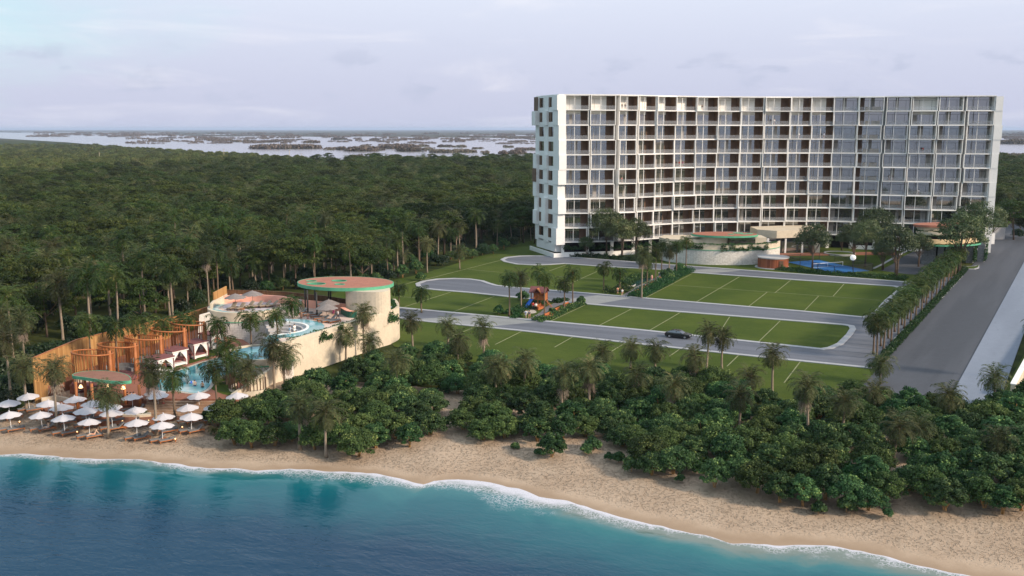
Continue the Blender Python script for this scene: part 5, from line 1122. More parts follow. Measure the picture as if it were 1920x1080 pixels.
# ------------------------------------------------------------------ people
BODY = {}
def person(pose, loc, rz, label, skin=SKIN, top=None, bottom=None, hair=HAIR, skirt=False, dress=None, group=None, s=1.0):
    J = dict(pel=(0, 0, .95), sp=(0, 0, 1.14), ch=(0, 0, 1.34), nk=(0, -.01, 1.49), hd=(0, -.02, 1.60), tp=(0, -.01, 1.70))
    for sd_, n in ((-1, 'l'), (1, 'r')):
        J.update({n + 'sh': (.19 * sd_, 0, 1.41), n + 'el': (.25 * sd_, .03, 1.13), n + 'wr': (.27 * sd_, -.06, .88), n + 'hp': (.09 * sd_, 0, .90), n + 'kn': (.10 * sd_, -.02, .50), n + 'an': (.10 * sd_, .02, .09), n + 'to': (.11 * sd_, -.15, .03)})
    if pose == 'walk': J.update(lkn=(-.09, -.16, .52), lan=(-.09, -.22, .10), lto=(-.09, -.40, .04), rkn=(.09, .06, .50), ran=(.09, .32, .13), rto=(.09, .20, .03), lel=(-.25, .14, 1.14), lwr=(-.24, .18, .90), rel=(.25, -.08, 1.14), rwr=(.22, -.26, .98))
    if pose == 'hips': J.update(lel=(-.38, .06, 1.17), lwr=(-.19, -.08, 1.02), rel=(.38, .06, 1.17), rwr=(.19, -.08, 1.02))
    if pose in ('sit', 'recline'):
        dz = -.50
        for k in ('pel', 'sp', 'ch', 'nk', 'hd', 'tp', 'lsh', 'rsh', 'lel', 'rel', 'lwr', 'rwr', 'lhp', 'rhp'): x, y, z = J[k]; J[k] = (x, y, z + dz)
        for sd_, n in ((-1, 'l'), (1, 'r')):
            J[n + 'kn'] = (.12 * sd_, -.44, .58); J[n + 'an'] = (.12 * sd_, -.74, .43); J[n + 'to'] = (.12 * sd_, -.90, .45); J[n + 'wr'] = (.24 * sd_, -.24, .52); J[n + 'el'] = (.27 * sd_, .06, .66)
        if pose == 'recline':
            for k, dy in (('sp', .10), ('ch', .22), ('nk', .32), ('hd', .38), ('tp', .44), ('lsh', .26), ('rsh', .26), ('lel', .38), ('rel', .38), ('lwr', .42), ('rwr', .42)): x, y, z = J[k]; J[k] = (x, y + dy, z - .04 * (dy > .2))
            for n, sd_ in (('l', -1), ('r', 1)): J[n + 'wr'] = (.32 * sd_, .52, .46)
    if pose == 'swim':
        for k in J: x, y, z = J[k]; J[k] = (x, y, z - 1.15)
    key = (pose, skin.name)
    ED = [('pel', 'sp'), ('sp', 'ch'), ('ch', 'nk'), ('nk', 'hd'), ('hd', 'tp')] + [e for n in 'lr' for e in (('ch', n + 'sh'), (n + 'sh', n + 'el'), (n + 'el', n + 'wr'), (n + 'wr', n + 'pa'), ('pel', n + 'hp'), (n + 'hp', n + 'kn'), (n + 'kn', n + 'an'), (n + 'an', n + 'to'))]
    RD = dict(pel=.14, sp=.125, ch=.14, nk=.055, hd=.10, tp=.075, sh=.065, el=.045, wr=.03, pa=.032, hp=.095, kn=.06, an=.042, to=.04)
    for n in 'lr': w_ = Vector(J[n + 'wr']); e_ = Vector(J[n + 'el']); J[n + 'pa'] = tuple(w_ + (w_ - e_).normalized() * .07)
    if key not in BODY:
        names = list(J); me = bpy.data.meshes.new('tmp'); me.from_pydata([J[k] for k in names], [(names.index(a), names.index(b)) for a, b in ED], [])
        o = bpy.data.objects.new('tmp', me); COL.objects.link(o); m = o.modifiers.new('s', 'SKIN'); sv = me.skin_vertices[0].data
        for i, k in enumerate(names):
            r_ = RD.get(k, RD.get(k[1:])); sv[i].radius = (r_, r_ * (.75 if k in ('sp', 'ch', 'pel') else 1)); sv[i].use_root = k == 'pel'
        o.modifiers.new('b', 'SUBSURF').levels = 1
        dg = bpy.context.evaluated_depsgraph_get(); me2 = bpy.data.meshes.new_from_object(o.evaluated_get(dg)); bpy.data.objects.remove(o)
        bm = bmesh.new(); bm.from_mesh(me2)                                                # five fingers each side, nose and ears
        def tb(p, q, r0, r1):
            g = MB(); g.tube([p, (Vector(p) + Vector(q)) / 2 + Vector((0, -.004, 0)), q], [r0, (r0 + r1) / 2, r1], 5); vs = [bm.verts.new(x) for x in g.v]
            for f in g.f: bm.faces.new([vs[i] for i in f])
        for n in 'lr':
            p = Vector(J[n + 'pa']); d = (p - Vector(J[n + 'el'])).normalized(); sdv = d.cross(Vector((1, 0, 0))).normalized()
            for k, (o_, l_) in enumerate(((-.028, .07), (-.010, .085), (.010, .08), (.027, .06))): tb(p + sdv * o_ + d * .01, p + sdv * o_ * 1.2 + d * (.02 + l_), .0095, .007)
            tb(p - d * .03 + sdv * -.025, p + d * .02 + sdv * -.07, .011, .008)
        h = Vector(J['hd']); tb(h + Vector((0, -.085, .02)), h + Vector((0, -.122, -.005)), .012, .016); tb(h + Vector((-.03, -.09, -.035)), h + Vector((.03, -.09, -.035)), .008, .008)
        for s_ in (-1, 1): tb(h + Vector((s_ * .09, 0, .03)), h + Vector((s_ * .105, .015, -.02)), .015, .012)
        bm.to_mesh(me2); bm.free(); me2.materials.clear(); me2.materials.append(skin); me2.name = 'person'; me2.polygons.foreach_set('use_smooth', [True] * len(me2.polygons)); BODY[key] = me2
    o = obj('person', BODY[key]); o.location = loc; o.rotation_euler = (0, 0, rz); o.scale = (s, s, s); tag(o, label, 'person', group)
    def cloth(nm, tubes, m):
        b = MB()
        for pts, rs in tubes: b.tube(pts, rs, 10)
        return b.build(nm, m, o, None, smooth=True)
    v = lambda a, b_, f: tuple(Vector(a) * (1 - f) + Vector(b_) * f)
    hd = Vector(J['hd']); b = MB(); b.lathe([(.118 * math.sin(math.pi * k / 8), -.105 * math.cos(math.pi * k / 8)) for k in range(2, 9)], 12, (hd.x, hd.y + .022, hd.z + .055)); b.build('hair', hair, o, None, smooth=True)
    if top: cloth('shirt', [([J['pel'], J['sp'], J['ch'], v(J['ch'], J['nk'], .7)], [.175, .165, .175, .09])] + [([J[n + 'sh'], v(J[n + 'sh'], J[n + 'el'], .8)], [.085, .07]) for n in 'lr'], top)
    if bottom:
        f_ = 1.0 if bottom in (CLO['denim'], CLO['black']) and pose in ('walk', 'stand') else .75
        cloth('trousers' if f_ == 1.0 else 'shorts', [([v(J['sp'], J['pel'], .7), J['pel']], [.16, .175])] + [([J[n + 'hp']] + [v(J[n + 'hp'], J[n + 'kn'], f_)] + ([J[n + 'kn'], v(J[n + 'kn'], J[n + 'an'], .9)] if f_ == 1.0 else []), [.125, .095] + ([.085, .07] if f_ == 1.0 else [])) for n in 'lr'], bottom)
    if dress: cloth('dress', [([v(J['ch'], J['nk'], .6), J['ch'], J['sp'], J['pel'], (0, 0, .62)], [.09, .165, .15, .18, .27])], dress)
    return o
pz = lambda u, v, z: (*G(u, v, z), z)
person('hips', S(141, 785.5), R(200), 'man in red swim shorts standing among the parasols with hands on hips', SKIN, None, CLO['red'])
person('hips', S(307, 768), R(180), 'man in red swim shorts standing on the brown deck below the pool', SKIN, None, CLO['red'])
person('stand', S(240, 757), R(150), 'person in black top standing in the small group by the bar steps', SKIN, CLO['black'], CLO['red'])
person('stand', S(246, 757.5), R(190), 'person in white top standing in the middle of the small group by the bar steps', SKIN, CLO['white'], CLO['grey'])
person('stand', S(251.5, 757), R(220), 'person in light blue top standing right in the small group by the bar steps', SKIN, CLO['lightblue'], CLO['blue'])
person('swim', pz(365, 719.5, ZP + .35), R(210), 'bather at the shallow end of the pool beside a blue and white ring', SKINP, None, CLO['blue'], HAIRL)
person('swim', pz(379.5, 722, ZP + .35), R(170), 'bather in black standing waist deep in the shallow end of the pool', SKIN, None, CLO['black'])
person('stand', pz(402, 713, ZP), R(250), 'person in pink standing on the lawn island by the pool', SKINP, CLO['pink'], CLO['pink'])
person('stand', pz(564, 576, ZT5), R(180), 'person in long white robe standing at the coral wall of the terrace', SKINP, CLO['white'], None, dress=CLO['white'])
person('stand', pz(565, 602, ZT5 - .5), R(150), 'bather on the left of the pair in the crescent pool', SKIN, None, CLO['peach'])
person('stand', pz(577.5, 603, ZT5 - .5), R(200), 'bather on the right of the pair in the crescent pool', SKIN, CLO['peach'], CLO['pink'])
person('stand', pz(544, 630, ZT5 - .3), R(120), 'person in pale blue at the lower tip of the crescent pool', SKINP, CLO['lightblue'], CLO['white'])
person('stand', pz(552.5, 627, ZT5 - .3), R(240), 'person in white at the lower tip of the crescent pool', SKINP, CLO['white'], CLO['white'])
person('walk', pz(633.5, 599, ZT5), R(140), 'man in white shirt and dark trousers striding beside the terrace parasols', SKIN, CLO['white'], CLO['denim'])
person('stand', pz(625.5, 594, ZT5), R(220), 'woman in purple standing beside the terrace parasols', SKIN, CLO['purple'], CLO['purple'])
person('stand', (*G(986, 596.5), 0), R(200), 'adult in pale blue top at the street end of the playground path', SKINP, CLO['lightblue'], CLO['white'], HAIRL)
person('walk', (*G(992.5, 597.5), 0), R(160), 'adult in grey top and peach shorts at the street end of the playground path', SKIN, CLO['grey'], CLO['peach'])
person('stand', (*G(999.5, 580.5), 0), R(30), 'adult in red shirt and dark trousers beside the blue slide', SKIN, CLO['red'], CLO['denim'])
person('stand', (*G(1005, 582), 0), R(200), 'adult in white shirt and black shorts facing the person in red by the slide', SKINP, CLO['white'], CLO['black'], HAIRL)
person('stand', (*G(1158, 551.5), 0), R(190), 'person in peach top at the street end of the pond path', SKIN, CLO['peach'], CLO['grey'])
person('walk', (*G(1166.5, 555), 0), R(170), 'person in white top and light trousers at the street end of the pond path', SKINP, CLO['white'], CLO['peach'], HAIRL)
person('stand', (*G(1222, 527), 0), R(180), 'woman in long pink dress on the pond path', SKINP, None, None, HAIRL, dress=CLO['pink'])
person('stand', (*G(1236.5, 521), 0), R(180), 'person in white top and dark blue trousers on the far part of the pond path', SKIN, CLO['white'], CLO['blue'])
person('walk', (*G(1244, 519), 0), R(200), 'person in white at the far end of the pond path', SKINP, CLO['white'], CLO['white'])
BP = [(2, 9, .30, 'black', 'dark-clad person leaning at the left of the top-floor balcony third from the left end'), (2, 9, .45, 'grey', 'grey-clad person at the right of the top-floor balcony third from the left end'), (6, 9, .3, 'black', 'dark-clad person on the top-floor balcony seventh from the left end'), (9, 8, .45, 'white', 'person in white on the ninth-floor balcony at the middle of the hotel'),
      (2, 4, .35, 'pink', 'person in pink on the fifth-floor balcony third from the left end'), (5, 5, .30, 'red', 'person in red on the sixth-floor balcony sixth from the left end'), (5, 5, .45, 'purple', 'person in purple on the sixth-floor balcony sixth from the left end'), (10, 7, .5, 'white', 'person in white on the eighth-floor balcony right of the middle'), (11, 7, .6, 'lightblue', 'person in light blue on the eighth-floor balcony before the bend'),
      (14, 4, .40, 'white', 'person in white on a middle balcony of the right wing'), (14, 4, .52, 'black', 'person in black on a middle balcony of the right wing'), (15, 6, .55, 'red', 'person in red seated high on the right wing'), (15, 3, .5, 'white', 'person in white on a lower balcony of the right wing')]
for i, j, f, c_, lb in BP: person('stand', loc(i, (bayM(i)[3] * f, BD - .7, Z0 + j * SHT + .34)), R(200), lb, SKIN, CLO[c_], CLO['grey'])
# ------------------------------------------------------------------ parasols and loungers
def parasol_proto(m, r=1.5, h=2.55, drop=.62, seg=8, name='parasol'):
    t = thing(name, 'x', 'parasol'); b = MB(); b.tube([(0, 0, -.1), (0, 0, h)], .035, 8); b.build('pole', PLASTW if m is CANVAS else DARKM, t)
    b = MB(); vs = [(0, 0, h)]; rows = 3
    for q_ in range(1, rows + 1):
        for k in range(seg * 4):
            a_ = 2 * math.pi * k / (seg * 4); f_ = q_ / rows; rip = (1 - .07 * f_ * (1 - abs(math.cos(a_ * seg / 2)))); vs.append((r * f_ * rip * math.cos(a_), r * f_ * rip * math.sin(a_), h - drop * (f_ ** 1.15) + .07 * f_ * (1 - abs(math.cos(a_ * seg / 2)))))
    n = seg * 4; fs = [(0, 1 + k, 1 + (k + 1) % n) for k in range(n)] + [(1 + q_ * n + k, 1 + (q_ + 1) * n + k, 1 + (q_ + 1) * n + (k + 1) % n, 1 + q_ * n + (k + 1) % n) for q_ in range(rows - 1) for k in range(n)]
    b.add(vs, fs); o = b.build('canopy', m, t, recalc=False); md = o.modifiers.new('t', 'SOLIDIFY'); md.thickness = .02
    b = MB(); b.lathe([(.09, h - .02), (.07, h + .06), (.01, h + .16)], 10); b.build('finial', m, t)
    b = MB()
    for k in range(seg): a_ = 2 * math.pi * k / seg; b.tube([(0, 0, h - .12), (r * .93 * math.cos(a_), r * .93 * math.sin(a_), h - drop - .03)], .012, 4)
    b.build('ribs', PLASTW if m is CANVAS else DARKM, t)
    return t
def lounger_proto(raised, fm, cm):
    t = thing('sun_lounger', 'x', 'sun lounger')
    b = MB(); b.box(-1.0, 1.0, -.34, .34, .16, .26); b.build('frame', fm, t)
    for x_ in (-.9, .9):
        for y_ in (-.28, .28): b = MB(); b.box(x_ - .04, x_ + .04, y_ - .04, y_ + .04, -.05, .16); b.build('leg', fm, t)
    xe = .25 if raised else .98
    b = MB(); b.box(-.97, xe, -.31, .31, .26, .35); b.build('mattress', cm, t, bevel=.02)
    b = MB(); M = Matrix.Translation((.25, 0, .30)) @ Matrix.Rotation(-R(38 if raised else 4), 4, 'Y'); b.box(0, .76 if raised else .72, -.31, .31, 0.055 if not raised else 0, .12, M); b.build('backrest', cm, t, bevel=.02)
    return t
PAR = parasol_proto(CANVAS); LOU = [lounger_proto(False, ORWOOD, GREYCUSH), lounger_proto(True, ORWOOD, GREYCUSH)]
ROWS = [('front row', [(21.6, 807), (80, 806), (122, 813.5), (168, 820), (257.5, 823), (305, 828)]), ('second row', [(18.5, 784), (91, 786), (118, 794), (162.5, 800), (211, 805), (257, 797), (309, 810), (359, 810)]),
        ('third row', [(56, 770), (144, 777), (176, 786), (209, 792), (250, 771), (355, 792), (405.5, 791)]), ('rear row', [(292, 763), (298, 769), (374.5, 770), (447, 771)])]
ORD = ['leftmost', 'second from the left', 'third from the left', 'fourth from the left', 'fifth from the left', 'sixth from the left', 'seventh from the left', 'rightmost']
ul = set(); la = math.atan2(.62, .78)
for rn_, pts in ROWS:
    for k, (u, v) in enumerate(pts):
        w_ = ORD[k] if k < len(pts) - 1 else 'rightmost'; x, y, z = S(u, v)
        place(PAR, (x, y, z), random.uniform(0, .7), random.uniform(.96, 1.05), f'white beach parasol, {w_} in the {rn_}', 'white beach parasols', ul).rotation_euler = (random.uniform(-.05, .05), random.uniform(-.05, .05), random.uniform(0, .8))
        for s_, nm in ((-1, 'left'), (1, 'right')):
            xx_, yy_ = x + (.62 if s_ > 0 else -.62), y - .12 + (.1 if s_ > 0 else .25); zz_ = hz(xx_, yy_)
            place(LOU[1 if (k * 2 + s_) % 3 == 0 else 0], (xx_, yy_, zz_), la + random.uniform(-.05, .05), 1.05, f'grey-cushioned lounger, {nm}, under the {w_} parasol of the {rn_}', 'loungers on the sand', ul)
x, y, z = S(89, 806.5); person('sit', (x + .1, y + .1, z - .08), la - R(90), 'woman sitting upright on a lounger in the front parasol row', SKINP, None, CLO['white'], HAIR)
x, y, z = S(177, 819); person('recline', (x, y, z - .08), la - R(90), 'woman leaning back with bent knees on a lounger in the front parasol row', SKINP, None, CLO['peach'], HAIRL)
x, y, z = S(98, 785); person('sit', (x, y, z - .05), R(200), 'person sitting in the shade between two parasols of the second row', SKIN, None, CLO['red'])
for u, v, lb in ((37, 796, 'left end of the second row'), (145, 815, 'third parasol of the front row'), (230, 795, 'palm in the second row'), (329, 828.5, 'rightmost parasol of the front row'), (342, 806, 'rightmost parasol of the second row'), (279, 794, 'parasol left of the leaning palm'), (381, 764, 'beach steps')):
    x, y, z = S(u, v); t = thing('side_table', f'tiny timber lantern table by the {lb}', 'table', (x, y, z), group='lantern tables on the sand'); b = MB(); b.lathe([(.2, .28), (.2, .33)], 12); b.build('table_top', ORWOOD, t); b = MB(); b.tube([(0, 0, -.05), (0, 0, .28)], .05, 8); b.build('leg', ORWOOD, t)
    l_ = thing('lantern', f'small glowing lantern on the table by the {lb}', 'lantern', (x, y, z + .33), group='lanterns on the side tables'); b = MB(); b.lathe([(.07, 0), (.08, .1), (.05, .18)], 10); b.build('glass', LAMPM, l_); b = MB(); b.lathe([(.06, .18), (.02, .22)], 10); b.build('cap', DARKM, l_)
PAR2 = parasol_proto(TAUPEC, 2.2, 3.0, .9, 10, 'terrace_parasol'); LOU2 = [lounger_proto(True, BROWN, TAUPE)]
for u, v, lb in ((442, 578, 'left of the two on the round tower terrace'), (474, 572, 'right of the two on the round tower terrace'), (613, 599, 'nearer of the pair beside the cream drum'), (617, 590, 'farther of the pair beside the cream drum')): place(PAR2, pz(u, v, ZT5), random.random(), .92, f'grey thatch-like parasol, {lb}', 'grey terrace parasols', ul)
for k, (u, v, lb) in enumerate(((436, 580, 'leftmost on the round terrace'), (451, 580.5, 'second from the left on the round terrace'), (467.5, 577, 'third from the left on the round terrace'), (483, 576.5, 'fourth from the left on the round terrace'), (498, 576, 'fifth from the left on the round terrace'), (511, 575.5, 'rightmost on the round terrace'))): place(LOU2[0], pz(u, v, ZT5), R(75 - 8 * k), 1.35, f'taupe raised lounger, {lb}', 'loungers on the upper terraces', ul)
for k, (u, v) in enumerate(((588, 592), (594, 595.5), (600, 598.5), (607, 601.5), (615, 604), (621, 602), (627, 604.5), (568, 588), (576, 591))): place(LOU[k % 2], pz(u, v, ZT5), R(15 + 5 * k), 1.15, f'dark timber lounger by the crescent pool, {"nearest the two grey parasols" if k == 4 else ORD[min(k, 6)] + (" along its rim" if k < 7 else (" behind the canopy posts" if k == 7 else " between the canopy posts"))}', 'loungers on the upper terraces', ul)
x, y, z = pz(454, 585, ZT5); t = thing('side_table', 'small round timber table at the edge of the round terrace pool', 'table', (x, y, z)); b = MB(); b.lathe([(.5, .5), (.5, .58)], 16); b.build('table_top', ORWOOD, t); [MB().tube([(.35 * math.cos(a_), .35 * math.sin(a_), 0), (.3 * math.cos(a_), .3 * math.sin(a_), .5)], .04, 6).build('leg', ORWOOD, t) for a_ in (0, 2.1, 4.2)]
t = thing('swim_ring', 'blue and white swim ring floating at the shallow end of the pool', 'swim ring', pz(361, 717, ZP + .12)); b = MB(); b.tube([(.42 * math.cos(a_), .42 * math.sin(a_), 0) for a_ in np.linspace(0, 6.283, 25)], .15, 8, False); b.build('tube', PLASTW, t, smooth=True)
for a0 in range(3): b = MB(); b.tube([(.42 * math.cos(a_), .42 * math.sin(a_), .005) for a_ in np.linspace(a0 * 2.09, a0 * 2.09 + .9, 8)], .153, 8, False); b.build('blue_stripe', BLUEP, t, smooth=True)
# picnic tables on the lawn islands
for u, v, rz, lb in ((413, 719, .5, 'on the lawn island by the pool'), (440, 708, .2, 'near the slatted screen of the lawn island')):
    t = thing('picnic_table', f'long dark timber table with benches {lb}', 'table', pz(u, v, ZP), rz); b = MB(); b.box(-1.1, 1.1, -.4, .4, .7, .78); b.build('table_top', BROWN, t)
    for s_ in (-1, 1): b = MB(); b.box(-1.0, 1.0, s_ * .75 - .16, s_ * .75 + .16, .40, .46); b.build('bench', BROWN, t); b = MB(); b.box(s_ * .9 - .06, s_ * .9 + .06, -.85, .85, 0, .4); b.box(s_ * .9 - .05, s_ * .9 + .05, -.1, .1, .4, .7); b.build('leg', BROWN, t)
x, y, z = pz(470, 728, ZP); t = thing('slatted_screen', 'curved brown slatted screen round the seats by the raised pool', 'screen', (x, y, z)); ar = circ(x, y, 3.0, 20, R(150), R(330)); b = MB(); b.ribbon(ar, .3, ZP - .3, ZP + .35); b.build('base', CREAM, t, 'w')
for p in ar: b = MB(); b.box(p[0] - .06, p[0] + .06, p[1] - .06, p[1] + .06, ZP + .35, ZP + 2.1); b.build('slat', BROWN, t, 'w')
for u, v, lb in ((471, 716, 'left'), (480, 715, 'right')):
    t = thing('armchair', f'reddish timber armchair, {lb} of the two inside the slatted screen', 'chair', pz(u, v, ZP), R(170)); b = MB(); b.box(-.35, .35, -.35, .35, .35, .48); b.build('seat', HUTW, t); b = MB(); b.box(-.35, .35, .25, .37, .48, 1.0); b.build('backrest', HUTW, t); b = MB(); [b.box(s_ * .33 - .05, s_ * .33 + .05, -.33, .3, .0, .65) for s_ in (-1, 1)]; b.build('arm_frame', HUTW, t)
# ------------------------------------------------------------------ car
x, y = G(1272, 633); car = thing('parked_car', 'black four-door saloon car driving along the lower estate street', 'car', (x, y, .012), R(180 - 26.6) * 0 + R(153.4))
CARP = mat('black_car_paint', (0.012, 0.012, 0.014), .18, .02, spec=.7)
def loft(secs, m, nm):
    b = MB(); n = len(secs[0]); vs = [p for s_ in secs for p in s_]; fs = [(i * n + k, i * n + (k + 1) % n, (i + 1) * n + (k + 1) % n, (i + 1) * n + k) for i in range(len(secs) - 1) for k in range(n)] + [tuple(range(n)), tuple(range(len(secs) * n - 1, (len(secs) - 1) * n - 1, -1))]
    b.add(vs, fs); return b.build(nm, m, car, None, smooth=False)
def sec(x_, w_, z0, z1, tw=.88): return [(x_, -w_ * .94, z0), (x_, -w_, z0 + (z1 - z0) * .45), (x_, -w_ * .97, z0 + (z1 - z0) * .8), (x_, -w_ * tw, z1), (x_, w_ * tw, z1), (x_, w_ * .97, z0 + (z1 - z0) * .8), (x_, w_, z0 + (z1 - z0) * .45), (x_, w_ * .94, z0)]
loft([sec(-2.42, .72, .35, .66), sec(-2.3, .84, .25, .78), sec(-1.6, .92, .2, .92), sec(-.6, .93, .2, .98), sec(.8, .93, .2, 1.0), sec(1.6, .92, .2, 1.02), sec(2.2, .86, .25, .98), sec(2.42, .76, .38, .8)], CARP, 'body')
def csec(x_, w0, w1, z0, z1): return [(x_, -w0, z0), (x_, -w1, z1), (x_, w1, z1), (x_, w0, z0)]
loft([csec(-1.05, .80, .78, .93, .96), csec(-.25, .80, .62, .95, 1.40), csec(.75, .80, .62, .97, 1.43), csec(1.45, .80, .62, .97, 1.28), csec(1.95, .78, .74, .97, 1.02)], CARGLASS, 'window')
loft([csec(-.42, .63, .58, 1.36, 1.385), csec(-.2, .645, .60, 1.40, 1.43), csec(.75, .645, .60, 1.43, 1.462), csec(1.35, .64, .58, 1.30, 1.345)], CARP, 'roof')
for s_ in (-1, 1): b = MB(); b.box(.18, .26, s_ * .72 - .03, s_ * .72 + .03, .96, 1.40, Matrix.Identity(4)); b.build('pillar', CARP, car)
for x_ in (-1.45, 1.45):
    for s_ in (-1, 1):
        b = MB(); b.tube([(x_, s_ * .72, .33), (x_, s_ * .945, .33)], [.33, .33], 20); wh = b.build('wheel', DARKM, car); b = MB(); b.tube([(x_, s_ * .90, .33), (x_, s_ * .955, .33)], [.21, .19], 14); reg(b.build('rim', mat('alloy_rim', (.5, .5, .52), .3, .05, metal=.8) if 'alloy_rim' not in MATS else MATS['alloy_rim'], None), wh)
for s_ in (-1, 1): b = MB(); b.box(-2.40, -2.28, s_ * .6 - .16, s_ * .6 + .16, .60, .72); b.build('headlight', PLASTW, car); b = MB(); b.box(2.33, 2.43, s_ * .6 - .16, s_ * .6 + .16, .70, .82); b.build('tail_light', CLO['red'], car); b = MB(); b.box(-.75, -.6, s_ * 1.0 - .1, s_ * 1.0 + .1, .95, 1.08); b.build('wing_mirror', CARP, car)
# ------------------------------------------------------------------ playground
x, y = G(1011, 573.5); pg = thing('playhouse', 'orange timber play tower with gabled roof, blue slide and climbing ladder', 'playhouse', (x, y, 0), R(-18))
for sx in (-1.5, 0, 1.5):
    for sy in (-1.1, 1.1): b = MB(); b.box(sx - .09, sx + .09, sy - .09, sy + .09, -.05, 3.3); b.build('post', HUTW if sx else ORWOOD, pg)
b = MB(); b.box(-1.6, 1.6, -1.2, 1.2, 1.5, 1.62); b.build('platform', ORWOOD, pg)
for args in ((-1.5, 1.5, 1.05, 1.12, 1.62, 3.1), (1.45, 1.52, -1.1, 1.1, 1.62, 2.9), (-.1, 1.5, -1.12, -1.05, 1.62, 2.4)): b = MB(); b.box(*args); b.build('wall_panel', ORWOOD, pg)
b = MB(); b.add([(-1.9, -1.5, 3.15), (1.9, -1.5, 3.15), (1.9, 0, 4.3), (-1.9, 0, 4.3), (-1.9, 1.5, 3.15), (1.9, 1.5, 3.15)], [(0, 1, 2, 3), (3, 2, 5, 4)]); o = b.build('roof', ROOFB, pg, recalc=False); o.modifiers.new('t', 'SOLIDIFY').thickness = .1
b = MB(); b.add([(-.9, -1.9, 3.1), (0, -1.9, 4.1), (.9, -1.9, 3.1), (-.9, -.2, 3.1), (0, -.2, 4.1), (.9, -.2, 3.1)], [(0, 1, 4, 3), (1, 2, 5, 4)]); o = b.build('dormer_roof', ORWOOD, pg, recalc=False); o.modifiers.new('t', 'SOLIDIFY').thickness = .08
b = MB(); pth = [(-1.2, -1.2, 1.6), (-1.3, -2.0, 1.35), (-1.6, -3.3, .55), (-1.75, -4.1, .22), (-1.85, -4.7, .2)]
vs = []; 
for p in pth: vs += [(p[0] - .38, p[1], p[2] + .25), (p[0] - .33, p[1], p[2]), (p[0] + .33, p[1], p[2]), (p[0] + .38, p[1], p[2] + .25)]
b.add(vs, [(4 * i + k, 4 * i + k + 1, 4 * i + 5 + k, 4 * i + 4 + k) for i in range(4) for k in range(3)]); o = b.build('slide', BLUEP, pg, recalc=False); o.modifiers.new('t', 'SOLIDIFY').thickness = .05
b = MB()
for s_ in (-.35, .35): b.tube([(1.5, s_ - .4, 1.6), (3.0, s_ - .4, -.05)], .06, 6)
for k in range(5): f_ = (k + .5) / 5; b.tube([(1.5 + 1.5 * f_, -.75, 1.6 * (1 - f_)), (1.5 + 1.5 * f_, -.05, 1.6 * (1 - f_))], .045, 6)
b.build('ladder', ORWOOD, pg)
def bench_proto():
    t = thing('corten_bench', 'x', 'bench'); b = MB(); b.box(-1.3, 1.3, -.35, .35, -.05, .48); b.build('seat', RUST, t, bevel=.03); b = MB(); b.box(-1.3, 1.3, .27, .40, .48, 1.05, Matrix.Identity(4)); b.build('backrest', RUST, t, bevel=.03); b = MB(); [b.box(s_ * 1.25 - .06, s_ * 1.25 + .06, -.36, .36, .48, .75) for s_ in (-1, 1)]; b.build('armrest', RUST, t); return t
BEN = bench_proto()
for u, v, a_, lb in ((1029, 596, 62, 'nearest the lower street on the playground path'), (1047.5, 586, 62, 'second along the playground path'), (1063.5, 576.5, 62, 'far end of the playground path'), (1012, 579.5, 62, 'opposite side of the playground path, below the ladder'),
                     (1196.5, 551.5, 62, 'nearest the middle street on the pond path'), (1209.5, 543.5, 60, 'second along the pond path'), (1224, 536, 60, 'third along the pond path'), (1243, 526.5, 55, 'farthest along the pond path')): place(BEN, (*G(u, v), 0), R(a_), 1.0, f'rust-orange bench, {lb}', 'rust-orange benches along the garden paths', ul)
